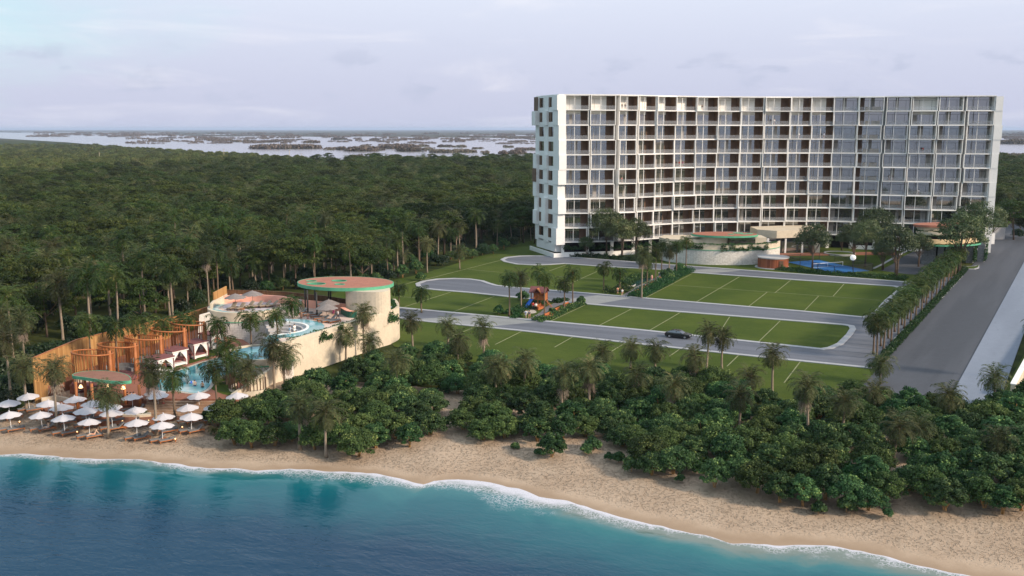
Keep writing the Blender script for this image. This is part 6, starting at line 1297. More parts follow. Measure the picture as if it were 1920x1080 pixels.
# ------------------------------------------------------------------ named palms: kind, u base, v base, v crown, label
NP = [('skirt', 110, 802, 692, 'shaggy palm with dead-frond skirt standing among the parasols at the left'), ('olive', 205, 820, 738, 'bare-trunked olive palm in front of the beach bar, lowest on the sand'), ('skirt', 292, 816, 695, 'leaning palm with dead-frond skirt in the middle of the parasols'),
 ('lush', 328, 788, 706, 'lush green palm standing before the pool steps'), ('lush', 407, 788, 688, 'slim red-shafted palm beside the right side of the beach steps'), ('lush', 428, 737, 645, 'tall red-shafted palm on the lawn island by the pool'), ('olive', 467, 753, 692, 'grey-green palm outside the low front garden wall'),
 ('skirt', 515, 731, 645, 'big shaggy palm at the joint of low and tall cream walls'), ('skirt', 537, 726, 665, 'shorter shaggy palm right of the wall joint'), ('olive', 652, 678, 627, 'small olive palm casting its shadow on the tall cream wall'), ('skirt', 684, 668, 585, 'tallest palm rising over the right end of the cream wall'),
 ('olive', 693, 690, 641, 'short palm among bushes below the tall cream wall'), ('olive', 613, 857, 775, 'slender palm alone at the sand edge of the dune bushes'), ('olive', 565, 842, 762, 'palm half hidden in the dune bushes left of the lone slender palm'), ('olive', 771, 664, 602, 'bushy olive palm right of the rounded end of the cream wall'),
 ('lush', 748, 572, 543, 'lush palm on the lawn just right of the oval canopy'), ('lush', 790, 586, 551, 'lush palm in front of the middle cul-de-sac'), ('olive', 840, 651, 610, 'palm at the lawn edge between wall end and playground'), ('skirt', 905, 668, 614, 'shaggy palm at the lawn edge below the playground'),
 ('lush', 955, 593, 518, 'leftmost lush palm of the playground garden'), ('olive', 976, 580, 520, 'olive palm beside the blue slide'), ('lush', 1010, 563, 508, 'lush palm behind the playhouse roof'), ('lush', 1021, 597, 517, 'lush palm in front of the play tower ladder'), ('lush', 1058, 582, 531, 'lush palm between the playground benches'), ('lush', 1073, 574, 508, 'lush palm at the far end of the playground path'),
 ('lush', 1132, 545, 502, 'leftmost lush palm of the pond garden'), ('lush', 1162, 546, 514, 'bushy dark palm at the street end of the pond'), ('skirt', 1203, 559, 478, 'tall shaggy-skirted palm by the pond path'), ('lush', 1213, 543, 490, 'lush palm beside the tall skirted palm of the pond path'), ('lush', 1229, 534, 468, 'lush palm in the middle of the pond path'), ('lush', 1241, 512, 457, 'lush palm behind the people on the pond path'), ('olive', 1255, 505, 470, 'short olive palm at the far end of the pond path'), ('lush', 1268, 515, 458, 'lush palm left of the stone podium wall'), ('lush', 1286, 501, 450, 'tall lush palm before the stone podium wall'),
 ('olive', 927, 757, 692, 'left twin of the paired palms in the dune bushes'), ('olive', 939, 756, 688, 'right twin of the paired palms in the dune bushes'), ('skirt', 1057, 777, 700, 'shaggy palm with long grey skirt in the middle of the dune bushes'), ('skirt', 1105, 776, 690, 'palm with short skirt right of the long-skirted dune palm'), ('skirt', 1193, 766, 703, 'bent shaggy palm in the dune bushes'), ('olive', 1229, 702, 656, 'olive palm at the lawn edge before the street with the car'), ('skirt', 1300, 732, 668, 'shaggy palm in the bushes below the black car'),
 ('olive', 1183, 692, 653, 'small palm at the lawn edge left of the car'), ('olive', 1326, 694, 624, 'left of two olive palms in front of the lower street'), ('olive', 1353, 694, 632, 'right of two olive palms in front of the lower street'), ('olive', 1446, 737, 664, 'olive palm overlapping the lower street kerb'), ('olive', 1405, 746, 707, 'short palm at the dune edge under the street palms'),
 ('skirt', 1507, 836, 722, 'tall shaggy palm with huge grey skirt in the right dune bushes'), ('olive', 1638, 783, 735, 'olive palm in the bushes below the street corner'), ('olive', 1650, 720, 682, 'palm at the corner of street and main road'), ('olive', 1775, 805, 742, 'olive palm in the bushes below the main road'), ('olive', 1860, 767, 708, 'olive palm in front of the wide pale pavement'), ('olive', 1681, 866, 802, 'left of two broad palms in the right thicket'), ('olive', 1718, 846, 802, 'right of two broad palms in the right thicket'), ('olive', 1868, 876, 826, 'broad palm at the right edge of the thicket'), ('olive', 985, 742, 676, 'slim palm in the bushes right of the twin palms'), ('olive', 1385, 812, 742, 'slim palm in the middle of the right dune thicket'), ('skirt', 1262, 792, 722, 'slim skirted palm left of the right dune thicket'), ('olive', 1580, 826, 752, 'slim palm right of the huge-skirted palm'), ('olive', 745, 745, 676, 'slim palm in the bushes below the rounded wall end'), ('olive', 1128, 716, 660, 'small slim palm at the lawn edge above the dune palms'), ('olive', 860, 700, 640, 'slim palm in the bushes left of the twin palms'), ('green', 1940, 715, 615, 'dark palm cut by the right picture edge above the grass verge'),
 ('skirt', 390, 580, 478, 'forest-edge palm with big grey skirt behind the timber fence'), ('skirt', 139, 580, 520, 'forest-edge palm with grey skirt at the far left'), ('olive', 205, 585, 505, 'bare-trunked forest-edge palm left of the round-crowned tree'), ('skirt', 512, 520, 468, 'skirted forest-edge palm above the upper terrace'), ('lush', 571, 490, 443, 'red-trunked forest palm left of the oval canopy'), ('lush', 590, 480, 440, 'second red-trunked forest palm above the oval canopy'), ('lush', 663, 455, 402, 'tall red-trunked palm deep in the forest above the canopy'),
 ('olive', 696, 462, 418, 'pale-trunked forest palm above the right of the canopy'), ('skirt', 731, 450, 412, 'skirted pale-trunked palm near the forest front'), ('olive', 762, 446, 400, 'double-looking pale palm near the forest front'), ('skirt', 836, 451, 424, 'skirted palm at the forest front left of the hotel'), ('olive', 873, 461, 432, 'pale-trunked palm above the grass slope left of the hotel'), ('olive', 801, 511, 458, 'tall pale palm at the forest edge above the middle cul-de-sac'), ('olive', 861, 505, 470, 'slim pale palm at the forest edge beside the lawn'), ('skirt', 686, 502, 458, 'skirted palm in the bushes right behind the oval canopy'), ('skirt', 665, 509, 476, 'shorter skirted palm behind the oval canopy'), ('skirt', 644, 514, 480, 'leftmost skirted palm behind the oval canopy'),
 ('olive', 737, 507, 476, 'thin palm in bushes between canopy and forest edge'), ('olive', 723, 483, 455, 'palm in the bushes above the drum of the canopy'), ('olive', 888, 418, 378, 'lone pale-trunked palm in the dark forest left of the hotel'), ('olive', 617, 462, 425, 'grey palm in the forest above the canopy left part'), ('olive', 430, 545, 480, 'grey palm behind the left corner of the upper terrace'), ('olive', 355, 580, 525, 'grey palm behind the upper end of the timber fence'), ('skirt', 50, 700, 600, 'grey skirted palm in the forest at the left of the fence'), ('olive', 50, 770, 690, 'low palm beside the front corner of the timber fence'), ('olive', 20, 760, 640, 'palm at the left picture edge behind the parasols')]
for kd, u, vb, vc, lb in NP: palm_px(kd, u, vb, vc, lb, s=(.93 if kd == 'lush' else (.88 if vb > 640 and (u > 555 or vb > 780) else .97)))
for u, vb, vc, z_, lb in ((173, 700, 601, 1.8, 'lush palm growing through the frontmost slatted pod'), (222, 698, 609, 1.8, 'lush palm growing through the second slatted pod'), (263, 680, 602, 1.8, 'lush palm between the middle slatted pods'), (308, 665, 610, 1.8, 'lush palm behind the second draped cabana'), (347, 652, 600, 1.8, 'lush palm at the uppermost slatted pod'),
        (472, 662, 597, 2.0, 'lush palm against the timber door of the round tower'), (410, 668, 610, ZP, 'lush palm at the foot of the round tower'), (521, 655, 592, 2.0, 'lush palm rising in the sunken court'), (549, 628, 572, 2.5, 'tall slim palm rising by the crescent pool'), (440, 722, 680, ZP, 'grey-leaved palm beside the slatted screen')):
    palm_px('lush', u, vb, vc, lb, s=.98, zf=z_)
# avenue of palms along the main road
lastk = 34
for k in range(lastk):
    f_ = k / (lastk - 1); o_ = q(26 + 118 * f_, -3.0 if k % 2 else -1.9)
    palm('lush', o_[0], o_[1], 0, 5.6 + random.uniform(-.4, .5), 'lush palm in the close-set avenue between estate street and main road' if 0 < k < lastk - 1 else ('front palm of the avenue at the near end of the main road' if k == 0 else 'last palm of the avenue before the gate house'), 'avenue palms beside the main road', s=1.0)
tag(obj('hedge', leaf_strip('hedge', [q(18, -.9), q(68, -.9), q(148, -.9)], 1.5, 1.15, L_HEDGE, .05, 150, .28, seed=2)), 'low clipped green hedge along the left edge of the main road', 'hedge')
tag(obj('ground_cover', leaf_strip('ground_cover', [G(1460, 505), G(1560, 515), G(1640, 519.5), G(1700, 524)], 4.6, 1.3, L_HEDGE, 0, 180, .38, seed=3)), kind='stuff')
for k, pts in enumerate(([(955, 590), (985, 577), (1020, 565)], [(1005, 603), (1035, 594), (1060, 580), (1092, 570)], [(1040, 568), (1062, 562.5)], [(1132, 548), (1160, 548), (1172, 540)], [(1190, 558), (1215, 546), (1240, 533), (1262, 520), (1290, 508)], [(1172, 533), (1190, 522), (1215, 517)], [(962, 594.5), (975, 596)])):
    tag(obj('ground_cover', leaf_strip('ground_cover', poly(pts), (3.8, 2.6, 2.0, 4.2, 4.2, 3.4, 3)[k], (1.2, 1.1, 1.0, 1.7, 2.0, 1.6, 1)[k], L_HEDGE if k % 2 == 0 else L_GRAPE, 0, 240, .34, seed=40 + k)), kind='stuff')
tag(obj('ground_cover', leaf_strip('ground_cover', poly([(1070, 480), (1120, 482), (1165, 487), (1230, 490)]), 5, 1.6, L_DARK, 0, 220, .4, seed=50)), kind='stuff')
# garden trees round the hotel
for u, vb, vt, k, s_, lb in ((1137, 481, 382, 1, 1.0, 'dark garden tree in front of the left wing, left of a pair'), (1192, 483, 398, 0, .95, 'feathery garden tree in front of the left wing, right of a pair'), (1523, 503, 411, 0, 1.0, 'light feathery tree over the blue court'), (1622, 500, 396, 1, .92, 'big dark round-crowned tree behind the globe lamp'), (1640, 478, 370, 1, .9, 'tall dark tree rising behind the trees by the court'),
        (1680, 519, 415, 2, 1.0, 'two-stemmed full-crowned tree at the car yard'), (1798, 512, 398, 0, 1.1, 'light feathery tree in front of the gate house'), (1822, 478, 368, 1, 1.0, 'tall feathery tree behind the gate house'), (1655, 506, 440, 2, .9, 'slim tree between court and car yard'), (1578, 470, 425, 2, .8, 'small dark tree inside the round planter'), (1100, 482, 430, 2, .8, 'thin dark tree under the left wing'), (1166, 486, 402, 2, 1.0, 'middle tree of the cluster before the left wing'), (1600, 492, 412, 2, 1.0, 'feathery tree close behind the globe lamp, left of the big dark tree'), (1722, 500, 428, 0, .95, 'leafy tree at the right side of the car yard'), (1848, 470, 378, 2, 1.0, 'rightmost tree of the gate house cluster'), (1772, 486, 404, 0, .9, 'leafy tree left of the gate house roof')):
    x, y = G(u, vb); zt_ = D(u, vt, y)[2]; p = FINE[k]; h_ = {0: 13, 1: 14, 2: 11}[k]
    place(p, (x, y, 0), random.uniform(0, 6.28), zt_ / h_ * s_ * .98, lb, None, used_g)
for u, v, s_, lb in ((935, 589, 1.0, 'dark shrub left of the playground garden'), (980, 563, 1.2, 'dark round shrub behind the slide'), (1090, 569, .9, 'small round-headed shrub at the far end of the playground path'), (1035, 588, .7, 'small dark shrub beside the playground path'), (1250, 525, 1.6, 'brown-green shrub over the far benches of the pond path'), (1275, 510, 1.3, 'dark shrub at the street end of the pond garden')): put(SMALL, *G(u, v), 0, s_ * 1.5, lb)
for u, v, s_, lb in ((402, 812, 1.0, 'spiky young palm on the sand left of the dune bushes'), (417, 818, .7, 'smaller spiky young palm on the sand left of the dune bushes'), (1805, 503, .8, 'spiky plant on the near kerbed island at the gate house')): 
    x, y, z = S(u, v); place(SPIKY[0], (x, y, z), random.random() * 6, s_, lb, None, used_g)
# ------------------------------------------------------------------ dune bushes
edge = [(415, 800), (440, 838), (490, 833), (560, 842), (640, 858), (700, 852), (800, 838), (835, 800), (850, 806), (900, 822), (990, 815), (1030, 856), (1075, 820), (1130, 800), (1180, 830), (1215, 890), (1290, 895), (1330, 908), (1400, 925), (1470, 945), (1530, 950), (1600, 950), (1640, 958), (1700, 930), (1750, 952), (1800, 945), (1850, 955), (1900, 965), (1990, 970)]
front = [(440, 832), (472, 838), (515, 834), (548, 826), (590, 842), (672, 856), (640, 838), (705, 840), (768, 838), (742, 822), (806, 815), (868, 806), (905, 826), (945, 822), (985, 812), (1035, 857), (1080, 800), (1122, 798), (1165, 806), (1222, 889), (1262, 886), (1298, 872), (1185, 838), (1245, 850), (1062, 792), (1098, 818), (1145, 820), (1168, 836), (1205, 846), (1012, 808), (1130, 792), (1340, 912), (1388, 905), (1420, 922), (1462, 940), (1505, 946), (1548, 935), (1590, 945), (1628, 955), (1662, 938), (1705, 918), (1738, 935), (1772, 955), (1815, 930), (1845, 950), (1880, 962), (1915, 955)]
MARK = [((613, 857), 'the lone slender palm'), ((565, 842), 'the half-hidden palm left of the lone slender one'), ((440, 768), 'the low front garden wall'), ((515, 731), 'the wall joint palms'), ((693, 690), 'the short palm below the tall wall'), ((771, 664), 'the palm at the rounded wall end'), ((840, 651), 'the palm between wall end and playground'), ((905, 668), 'the shaggy palm below the playground'), ((933, 757), 'the twin palms'), ((1057, 777), 'the long-skirted dune palm'), ((1105, 776), 'the short-skirted dune palm'), ((1193, 766), 'the bent shaggy palm'), ((1229, 702), 'the palm before the car street'),
        ((1300, 732), 'the shaggy palm below the car'), ((1340, 694), 'the two palms before the lower street'), ((1446, 737), 'the palm over the street kerb'), ((1405, 746), 'the short dune-edge palm'), ((1507, 836), 'the huge-skirted palm'), ((1638, 783), 'the palm below the street corner'), ((1775, 805), 'the palm below the main road'), ((1860, 767), 'the palm before the pale pavement'), ((1700, 858), 'the two broad palms'), ((1868, 876), 'the broad palm at the right edge'), ((800, 838), 'the bare sand inlet'), ((1035, 857), 'the round bush standing out on the sand'), ((1240, 890), 'the bush cluster nearest the foam bend')]
def inpoly(x, y, P_):
    c_ = False; n = len(P_)
    for k in range(n):
        a_, b_ = P_[k], P_[k - 1]
        if (a_[1] > y) != (b_[1] > y) and x < (b_[0] - a_[0]) * (y - a_[1]) / (b_[1] - a_[1]) + a_[0]: c_ = not c_
    return c_
zone = edge + [(1990, 760), (1840, 780), (1700, 768), (1660, 760), (1640, 764), (1590, 752), (1530, 768), (1480, 770), (1400, 760), (1330, 730), (1200, 724), (1100, 718), (1000, 706), (930, 686), (860, 670), (790, 678), (760, 674), (700, 694), (640, 714), (560, 745), (512, 764), (450, 790)]
cand = [(u, v, True) for u, v in front]; rr = random.Random(11)
gaps = [(842, 775, 34, 34), (800, 745, 26, 9), (1320, 800, 22, 26), (1370, 735, 26, 12), (1468, 775, 20, 10), (790, 690, 12, 5), (1625, 790, 10, 26)]
pos_ = [S(u, v) for u, v, _ in cand]
tries = 0
while tries < 6000:
    tries += 1; u = rr.uniform(420, 1960); v = rr.uniform(650, 950)
    if not inpoly(u, v, zone) or any(((u - a_) / c_) ** 2 + ((v - b_) / d_) ** 2 < 1 for a_, b_, c_, d_ in gaps): continue
    p = S(u, v)
    if any((p[0] - q_[0]) ** 2 + (p[1] - q_[1]) ** 2 < (3.05 + (.5 if p[1] > 125 else 0)) ** 2 for q_ in pos_): continue
    cand.append((u, v, False)); pos_.append(p)
usedl = {}; order = sorted(range(len(cand)), key=lambda k: -cand[k][1])
for k in order:
    u, v, fr_ = cand[k]; mk = sorted(MARK, key=lambda m: ((m[0][0] - u) / 1.0) ** 2 + ((m[0][1] - v) * 1.8) ** 2)[0]; dx, dy = u - mk[0][0], v - mk[0][1]
    rel = ('in front of' if dy > 0 else 'behind') if abs(dx) < 14 else (('front left of' if dx < 0 else 'front right of') if dy > 6 else (('back left of' if dx < 0 else 'back right of') if dy < -12 else ('left of' if dx < 0 else 'right of')))
    head = 'sand-edge sea grape bush' if fr_ else 'sea grape bush'
    lb = None
    for tw_ in ('', 'farther ', 'third '):
        t_ = f'{head}, {tw_}{rel} {mk[1]}'
        if t_ not in usedl: lb = t_; break
    gr = 'sea grape bushes on the dune'
    if lb is None: lb = 'glossy sea grape bush hemmed in on all sides in the middle of the dune thicket'
    usedl[lb] = 1; s_ = rr.uniform(.74, .98) if fr_ else rr.uniform(.82, 1.12)
    if v < 700 : s_ *= .95
    x, y, z = pos_[k]; put(GRAPE, x, y, z - .05, (s_, s_, s_ * rr.uniform(.78, .98)), lb, gr, rr.randrange(5))
for k, (u, v, lb) in enumerate(((1010, 853, 'tiny sprig left of the round bush out on the sand'), (1100, 850, 'low tuft on the sand between round bush and cluster'), (1112, 843, 'larger of the low tufts right of the round bush'), (1142, 862, 'left of two tiny tufts on open sand'), (1160, 866, 'right of two tiny tufts on open sand'), (1184, 882, 'small tuft left of the bush cluster nearest the foam bend'), (966, 842, 'small tuft at the sand inlet right of the inlet'), (1535, 962, 'tiny tuft in front of the right bushes'), (1587, 958, 'middle tiny tuft in front of the right bushes'), (1665, 968, 'rightmost tiny tuft in front of the right bushes'), (385, 788, 'small tuft at the end of the club steps'), (1255, 800, 'small tuft in the sandy gap of the dune'), (1275, 902, 'spreading tuft under the bush cluster nearest the foam bend'), (832, 800, 'leafy tuft at the sand inlet'))):
    x, y, z = S(u, v); put(SMALL, x, y, z - .03, .75 + .3 * (k % 3), lb)
UN = [shrub_proto(341, 1.6, 1.7, L_HEDGE, 'dune_plant', .34, 12, 70)]
for k in range(46):
    for _ in range(60):
        u = rr.uniform(440, 1940); v = rr.uniform(690, 930)
        if inpoly(u, v, zone): break
    x, y, z = S(u, v); put(UN, x, y, z - .05, rr.uniform(.6, 1.1), 'low bright green dune plant filling a gap under the sea grape bushes', 'low dune plants')
# ------------------------------------------------------------------ forest
fz = [G(-90, 800), G(52, 772), G(75, 735), D(60, 700, 143)[:2], D(200, 660, 162)[:2], D(330, 600, 185)[:2], D(395, 590, 199)[:2], G(470, 545), G(600, 545), G(700, 538), G(745, 522), G(830, 498), G(905, 475), G(960, 455), (8, 320), (40, 330), (150, 335), (178, 330), (205, 345)]
near = fz + [(330, 380), (330, 430), (-380, 430), (-300, 210), (-120, 118)]
r4 = random.Random(21); fpos = [(x, y) for x, y in PLM]; nper = {}
GRPS = ('forest palms', 'forest bushes', 'forest trees')
def zonename(x, y):
    if x > 60: return 'right of the hotel' if x > 150 else 'behind the hotel'
    if y < 205: return 'left of the timber fence'
    if x > -75: return 'between oval canopy and hotel'
    return 'behind the beach club'
def vis(x, y):
    if y < 20: return False
    u = 960 + FPX * x / (y * CP + 30 * SP)
    if not (-460 < u < 2250): return False
    if 1030 < u < 1845 and y > 322: return False
    return True
pts_ = []
tries = 0
while tries < 9000 and len(pts_) < 420:
    tries += 1; y = r4.uniform(120, 345); x = r4.uniform(-.56 * y - 8, .60 * y)
    if not vis(x, y) or not inpoly(x, y, near): continue
    if shore_d(x, y) < 24: continue
    dmin = 4.2 if y < 230 else 5.0
    if any((x - a_) ** 2 + (y - b_) ** 2 < dmin ** 2 for a_, b_ in fpos): continue
    fpos.append((x, y)); pts_.append((x, y))
FX_ = []; npalm = 0
for x, y in sorted(pts_, key=lambda p: p[1]):
    zn = zonename(x, y); k = r4.random(); u_ = 960 + FPX * x / (y * CP + 30 * SP)
    if not (-70 < u_ < 1990) or (k < .63 and npalm >= 158): FX_.append((x, y, -.1)); continue
    npalm += k < .63
    if k < .58: palm(r4.choice(('green', 'olive', 'green', 'green', 'lush')), x, y, -.1, r4.uniform(7.0, 12.5), f'tall green palm crowded among others {zn}', 'palms ' + zn, s=r4.uniform(1.0, 1.3))
    elif k < .63: palm('skirt', x, y, -.1, r4.uniform(7, 9), f'palm with grey dead skirt crowded among others {zn}', 'skirted palms ' + zn, s=1.1)
    elif k < .76:
        put(BROAD, x, y, -.1, r4.uniform(.72, 1.02), f'layered dark broadleaf tree crowded among palms {zn}', 'broadleaf trees ' + zn)
    else: put(UNDER, x, y, -.1, r4.uniform(.8, 1.25), f'dense dark bush under the palms {zn}', 'forest bushes ' + zn)
for u, v, k, s_, lb in ((75, 605, 0, 1.05, 'huge layered broadleaf tree at the left edge of the forest front'), (232, 580, 2, .85, 'round-crowned broadleaf tree with reddish trunk at the forest front'), (30, 470, 0, 1.1, 'wide layered tree at the left picture edge'), (255, 440, 1, 1.0, 'wide layered tree high in the left forest'), (455, 425, 1, 1.0, 'layered tree standing above the forest centre'), (700, 400, 1, .9, 'olive round tree in the forest above the canopy')):
    put(BROAD, *G(u, v), -.1, s_, lb, None, k)
# line of bushes along the forest edge
eb = [(470, 550), (500, 548), (530, 543), (560, 540), (590, 542), (620, 540), (650, 541), (680, 538), (705, 532), (730, 526), (755, 520), (780, 512), (700, 515), (670, 522), (640, 528), (740, 500), (770, 495), (800, 488), (830, 497), (860, 491), (885, 484), (905, 478), (925, 476), (945, 468), (960, 462), (868, 480), (845, 486), (815, 478), (785, 480), (935, 458), (900, 466), (720, 515), (610, 530), (575, 530), (545, 530), (510, 535), (480, 540)]
for k, (u, v) in enumerate(eb):
    x, y = G(u, v); put(GRAPE if k % 3 else UNDER, x, y, -.05, r4.uniform(.7, .98), 'leafy bush in the bank of bushes along the forest edge above the lawns', 'forest edge bushes')
for k_, (u, v) in enumerate(((8, 768), (28, 752), (48, 738), (60, 720), (15, 735), (40, 715), (-10, 745), (70, 700), (30, 700), (5, 705), (55, 685), (85, 682), (110, 668))): put(UNDER, *G(u, v), 0, .7 + .08 * (k_ % 4), 'dark bush in the undergrowth just outside the front of the timber fence', 'bushes outside the fence front')
put(SMALL, *G(789, 526), 0, 1.7, 'lone small bush on the grass beside the cul-de-sac')
for u, v, lb in ((1868, 440, 'left of three dark trees beyond the hotel end'), (1885, 425, 'middle of three dark trees beyond the hotel end'), (1912, 405, 'right of three dark trees beyond the hotel end')):
    palm('green', *G(u, v), -.05, 9, lb.replace('dark trees', 'dark palms'), s=1.3)
# the rest of the forest reads as one mass: instanced on points
libc = bpy.data.collections.new('forest_library')
def flat_proto(t):
    d = bpy.data.objects.new('lib', None)
def join_lib(name, parts):
    """one mesh from several (mesh, matrix)"""
    vs, qs, mats, mi, rn_ = [], [], [], [], []; off = 0
    for me, M in parts:
        n = len(me.vertices); co = np.empty(n * 3, np.float32); me.vertices.foreach_get('co', co); co = co.reshape(-1, 3) * M[:3] + M[3:]
        me.calc_loop_triangles(); tr = np.empty(len(me.loop_triangles) * 3, np.int32); me.loop_triangles.foreach_get('vertices', tr); tr = tr.reshape(-1, 3)
        pi = np.empty(len(me.loop_triangles), np.int32); me.loop_triangles.foreach_get('polygon_index', pi)
        at = me.attributes.get('rnd'); r_ = np.full(len(me.polygons), .5, np.float32)
        if at: at.data.foreach_get('value', r_)
        vs.append(co); qs.append(tr + off); off += n; mi.append(np.full(len(tr), len(mats))); mats.append(me.materials[0]); rn_.append(r_[pi])
    me = np_mesh(name, np.concatenate(vs), np.concatenate(qs), mats, np.concatenate(rn_), np.concatenate(mi)); o = bpy.data.objects.new(name, me); libc.objects.link(o); return o
def kids(t): return {c_.name.split('.')[0]: c_ for c_ in CH[t.name]}
A_ = np.array
for k_, (seed, m_) in enumerate(((401, L_PALM), (402, L_PALM), (403, L_PALMO))):
    v, q_, rn_ = palm_crown(seed, 24, 3.6, .95, .85, .13, 10, -50, 84); tr_ = palm_trunk(8, .18, .13, .02, seed).build('t', TRUNKG, None); me0 = tr_.data; bpy.data.objects.remove(tr_)
    join_lib('forest_palm', [(np_mesh('c', v, q_, m_, rn_), A_([1.2, 1.2, 1.2, 0, 0, 8.0])), (me0, A_([1, 1, 1, 0, 0, 0]))])
for p in BROAD[:2]: kk = kids(p); join_lib('forest_tree', [(kk['crown'].data, A_([.9, .9, .85, 0, 0, 0])), (kk['trunk'].data, A_([.9, .9, .85, 0, 0, 0]))])
LOWC = [clump_cloud(411, dome_pts(5, 16, 3.4, 3.4, .8, 3.2), [1.3] * 16, 60, .7, .5, L_SCRUB, .8), clump_cloud(412, dome_pts(6, 16, 3.0, 3.0, .8, 2.6), [1.2] * 16, 60, .65, .45, L_SCRUB, .8)]
def gn_scatter(name, pts, lib, smin, smax, seed):
    me = bpy.data.meshes.new(name); me.from_pydata(pts, [], []); o = obj(name, me); tag(o, kind='stuff')
    ng = bpy.data.node_groups.new(name, 'GeometryNodeTree'); ng.interface.new_socket('Geometry', in_out='INPUT', socket_type='NodeSocketGeometry'); ng.interface.new_socket('Geometry', in_out='OUTPUT', socket_type='NodeSocketGeometry')
    N_ = ng.nodes; L_ = ng.links; gi = N_.new('NodeGroupInput'); go = N_.new('NodeGroupOutput'); ip = N_.new('GeometryNodeInstanceOnPoints'); ci = N_.new('GeometryNodeCollectionInfo')
    ci.inputs['Collection'].default_value = lib; ci.inputs['Separate Children'].default_value = True; ci.inputs['Reset Children'].default_value = True
    L_.new(gi.outputs[0], ip.inputs['Points']); L_.new(ci.outputs[0], ip.inputs['Instance']); ip.inputs['Pick Instance'].default_value = True
    def rv(t, a_, b_, sd):
        n = N_.new('FunctionNodeRandomValue'); n.data_type = t; ins = [i for i in n.inputs if i.enabled]
        ins[0].default_value = a_; ins[1].default_value = b_; [i for i in ins if i.name == 'Seed'][0].default_value = sd
        return [x for x in n.outputs if x.enabled][0]
    L_.new(rv('FLOAT_VECTOR', (0, 0, 0), (0.06, 0.06, 6.283), seed), ip.inputs['Rotation']); L_.new(rv('FLOAT', smin, smax, seed + 1), ip.inputs['Scale']); L_.new(rv('INT', 0, len(lib.objects) - 1, seed + 2), ip.inputs['Instance Index'])
    L_.new(ip.outputs[0], go.inputs[0]); md = o.modifiers.new('scatter', 'NODES'); md.node_group = ng; return o
FP = list(FX_)
g_ = 5.4; y = 200
while y < 1010:
    st_ = g_ * (1 + max(0, y - 400) / 900); x = -.80 * y
    while x < .72 * y:
        X, Y = x + r4.uniform(-.45, .45) * st_, y + r4.uniform(-.45, .45) * st_; x += st_
        if Y < 345 and (not inpoly(X, Y, near) or any((X - a_) ** 2 + (Y - b_) ** 2 < 13 for a_, b_ in fpos)): continue
        if not vis(X, Y): continue
        u = 960 + FPX * X / (Y * CP)
        if u > 1855 and Y < 600 and abs((np.array([X, Y]) - rb) @ rn - 6) < 14 and (np.array([X, Y]) - rb) @ rdir < rlen + 10: continue
        if Y > 520 and u < 640 and r4.random() < (Y - 480) / 330 * (1.15 - u / 900): continue
        FP.append((X, Y, -.1))
    y += st_
gn_scatter('distant_forest', FP, libc, .60, 1.38, 5)
libl = bpy.data.collections.new('scrub_library')
for k, me in enumerate(LOWC): o = bpy.data.objects.new('scrub', me); libl.objects.link(o)
SP_ = []; y = 500
while y < 2300:
    st_ = 7 * (1 + max(0, y - 560) / 700); x = -.8 * y
    while x < .62 * y:
        X, Y = x + r4.uniform(-.5, .5) * st_, y + r4.uniform(-.5, .5) * st_; x += st_; u = 960 + FPX * X / (Y * CP); v = 242 + 38 * 1824 / Y
        if not vis(X, Y): continue
        vlag = np.interp(u, [0, 125, 220, 350, 440, 480, 560, 600, 660, 690, 760, 850, 940, 1010], [259.5, 267, 275, 283, 289, 291, 296, 302, 305, 303, 302, 303, 308, 315])
        if v < vlag + 1 or (u > 1000 and v < 320): continue
        if r4.random() < .22: continue
        SP_.append((X, Y, -.1))
    y += st_
gn_scatter('coastal_scrub', SP_, libl, .8, 1.7, 15)
# ------------------------------------------------------------------ mangrove islets in the lagoon
def islet(u, v, hw, seed, hpx=5):
    x, y = G(u, v); k = y / 1800; a_ = hw * k; r_ = random.Random(seed); n = max(8, int(hw * 1.1)); cs, rs = [], []
    hh = hpx * k * .72
    for i in range(n):
        f_ = r_.uniform(-1, 1); g2 = r_.uniform(-1, 1) * math.sqrt(1 - f_ * f_); cs.append((f_ * a_, g2 * max(18, y * .022), hh * r_.uniform(.25, .75) * (1 - .5 * f_ * f_))); rs.append(hh * r_.uniform(.45, .8))
    rs = [min(q_, a_ * .8) for q_ in rs]
    C = [np.array(c_) for c_ in cs]; rg = np.random.default_rng(seed); P_, A2, U2 = [], [], []
    for c_, R_ in zip(C, rs):
        m_ = 46; d = nrm(rg.normal(0, 1, (m_, 3))); d[:, 2] = np.abs(d[:, 2]); P_.append(c_ + d * np.array([2.2 * R_, 1.6 * R_, R_]) * rg.uniform(.7, 1, (m_, 1))); A2.append(nrm(np.cross(d, rg.normal(0, 1, (m_, 3))))); U2.append(nrm(rg.normal(0, 1, (m_, 3))))
    P_ = np.concatenate(P_); n = len(P_); sz = hh * .55; v_, q_ = quads_from(P_, np.concatenate(A2), np.concatenate(U2), np.full(n, sz * 1.6), np.full(n, sz)); return np_mesh('foliage', v_, q_, L_MANG, rg.uniform(0, 1, n)), (x, y, .2)
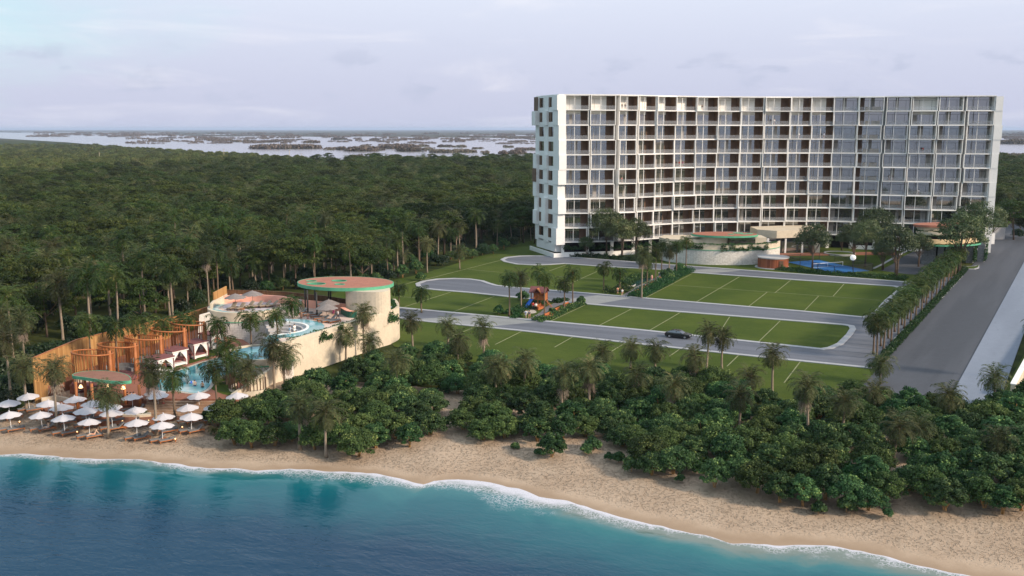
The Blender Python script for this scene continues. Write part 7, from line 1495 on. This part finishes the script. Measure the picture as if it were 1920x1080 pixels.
ISL = [(533, 279, 64, 8, 'long mangrove island nearest the forest edge'), (622, 281, 9, 5, 'small round mangrove islet right of the long island'), (643, 281, 9, 6, 'small mangrove islet just left of the humped island'), (680, 283.5, 24, 9, 'humped mangrove island in mid lagoon'), (713, 282, 8, 4, 'tiny mangrove islet right of the humped island'), (746, 278.5, 33, 8, 'broad mangrove island in the centre of the lagoon'), (770, 284, 25, 6, 'mangrove island in front of the broad central one'), (805, 280.5, 10, 4, 'small mangrove islet right of the broad central island'),
       (848, 286, 44, 6, 'long low mangrove island right of centre'), (910, 288, 7, 5, 'small round mangrove islet right of the long low island'), (962, 289, 23, 7, 'mangrove island nearest the hotel'), (990, 281.5, 21, 5, 'mangrove island at the hotel corner, behind the nearest'), (835, 275.5, 11, 4, 'small mangrove islet behind the long low island'), (862, 276, 12, 4, 'second small mangrove islet behind the long low island'), (895, 279, 10, 3, 'flat mangrove islet in the right lagoon'), (951, 276.5, 8, 4, 'tiny mangrove islet far right in the lagoon'), (791, 275, 10, 4, 'mangrove islet behind the right of the central island'), (686, 274, 7, 3, 'tiny mangrove islet behind the humped island'), (584, 268, 11, 5, 'mangrove islet in the upper left lagoon'), (703, 263, 7, 4, 'dark tiny islet far out in the lagoon'), (638, 262, 12, 4, 'mangrove islet at the far side of the lagoon'), (668, 295, 8, 5, 'mangrove islet close to the forest shore'),
       (502, 267, 17, 4, 'long mangrove islet at the left of the lagoon'), (457, 266, 20, 4, 'leftmost long mangrove islet of the lagoon'), (1892, 270, 20, 8, 'mangrove strip right of the hotel'), (1900, 300, 30, 12, 'dark mangrove bank low at the right of the hotel')]
for k, (u, v, hw, hp, lb) in enumerate(ISL):
    me, l_ = islet(u, v, hw, 500 + k, hp); t = thing('mangrove_islet', lb, 'islet', l_, group='mangrove islets in the lagoon'); obj('foliage', me, t)
    b = MB(); b.prism(circ(0, 0, hw * l_[1] / 1800, 20, ry=max(15, l_[1] * .02)), -.3, .35); b.build('mud_bank', GROUNDM, t)
vs_, qs_, of_ = [], [], 0
for k in range(230):
    u = r4.uniform(60, 1000) if k % 6 else r4.uniform(1880, 1990); v = r4.uniform(250.5, 266 + 6 * r4.random()) if u > 250 else r4.uniform(249, 258)
    me, l_ = islet(u, v, r4.uniform(4, 22), 900 + k, r4.uniform(1.6, 3.4)); n = len(me.vertices); co = np.empty(n * 3, np.float32); me.vertices.foreach_get('co', co); vs_.append(co.reshape(-1, 3) + np.array(l_)); qs_.append(np.arange(n).reshape(-1, 4) + of_); of_ += n; bpy.data.meshes.remove(me)
tag(obj('far_mangroves', np_mesh('far_mangroves', np.concatenate(vs_), np.concatenate(qs_), L_MANG, np.random.default_rng(3).uniform(0, 1, of_ // 4))), kind='stuff')
for u, v, h_, lb in ((543, 298, 17, 'tall pale utility pole at the forest end, right of a shorter one'), (565, 298, 10, 'short pale utility pole at the lagoon edge'), (420, 292, 13, 'pale utility pole at the left of the lagoon edge'), (853, 316, 18, 'lone pale utility pole before the lagoon left of the hotel'), (187, 300, 15, 'thin utility pole in the scrub at the left')):
    x, y = G(u, v); t = thing('utility_pole', lb, 'pole', (x, y, 0)); k = y / 1800; b = MB(); b.tube([(0, 0, -.1), (0, 0, h_ * k)], [.45, .32], 8); b.build('pole', mat('pole_concrete', (.45, .40, .30), .9, .1) if 'pole_concrete' not in MATS else MATS['pole_concrete'], t); b = MB(); b.box(-1.6, 1.6, -.2, .2, h_ * k * .93, h_ * k * .96); b.build('cross_arm', DARKM, t)
# palm templates never placed, and bush templates, leave the scene
for t in list(PALMS.values()) + GRAPE + SMALL + SPIKY + BROAD + FINE + UNDER + UN + [PAR, PAR2, BEN] + LOU + LOU2:
    if t.get('label') == 'x':
        for c_ in CH.get(t.name, []): bpy.data.objects.remove(c_)
        bpy.data.objects.remove(t)
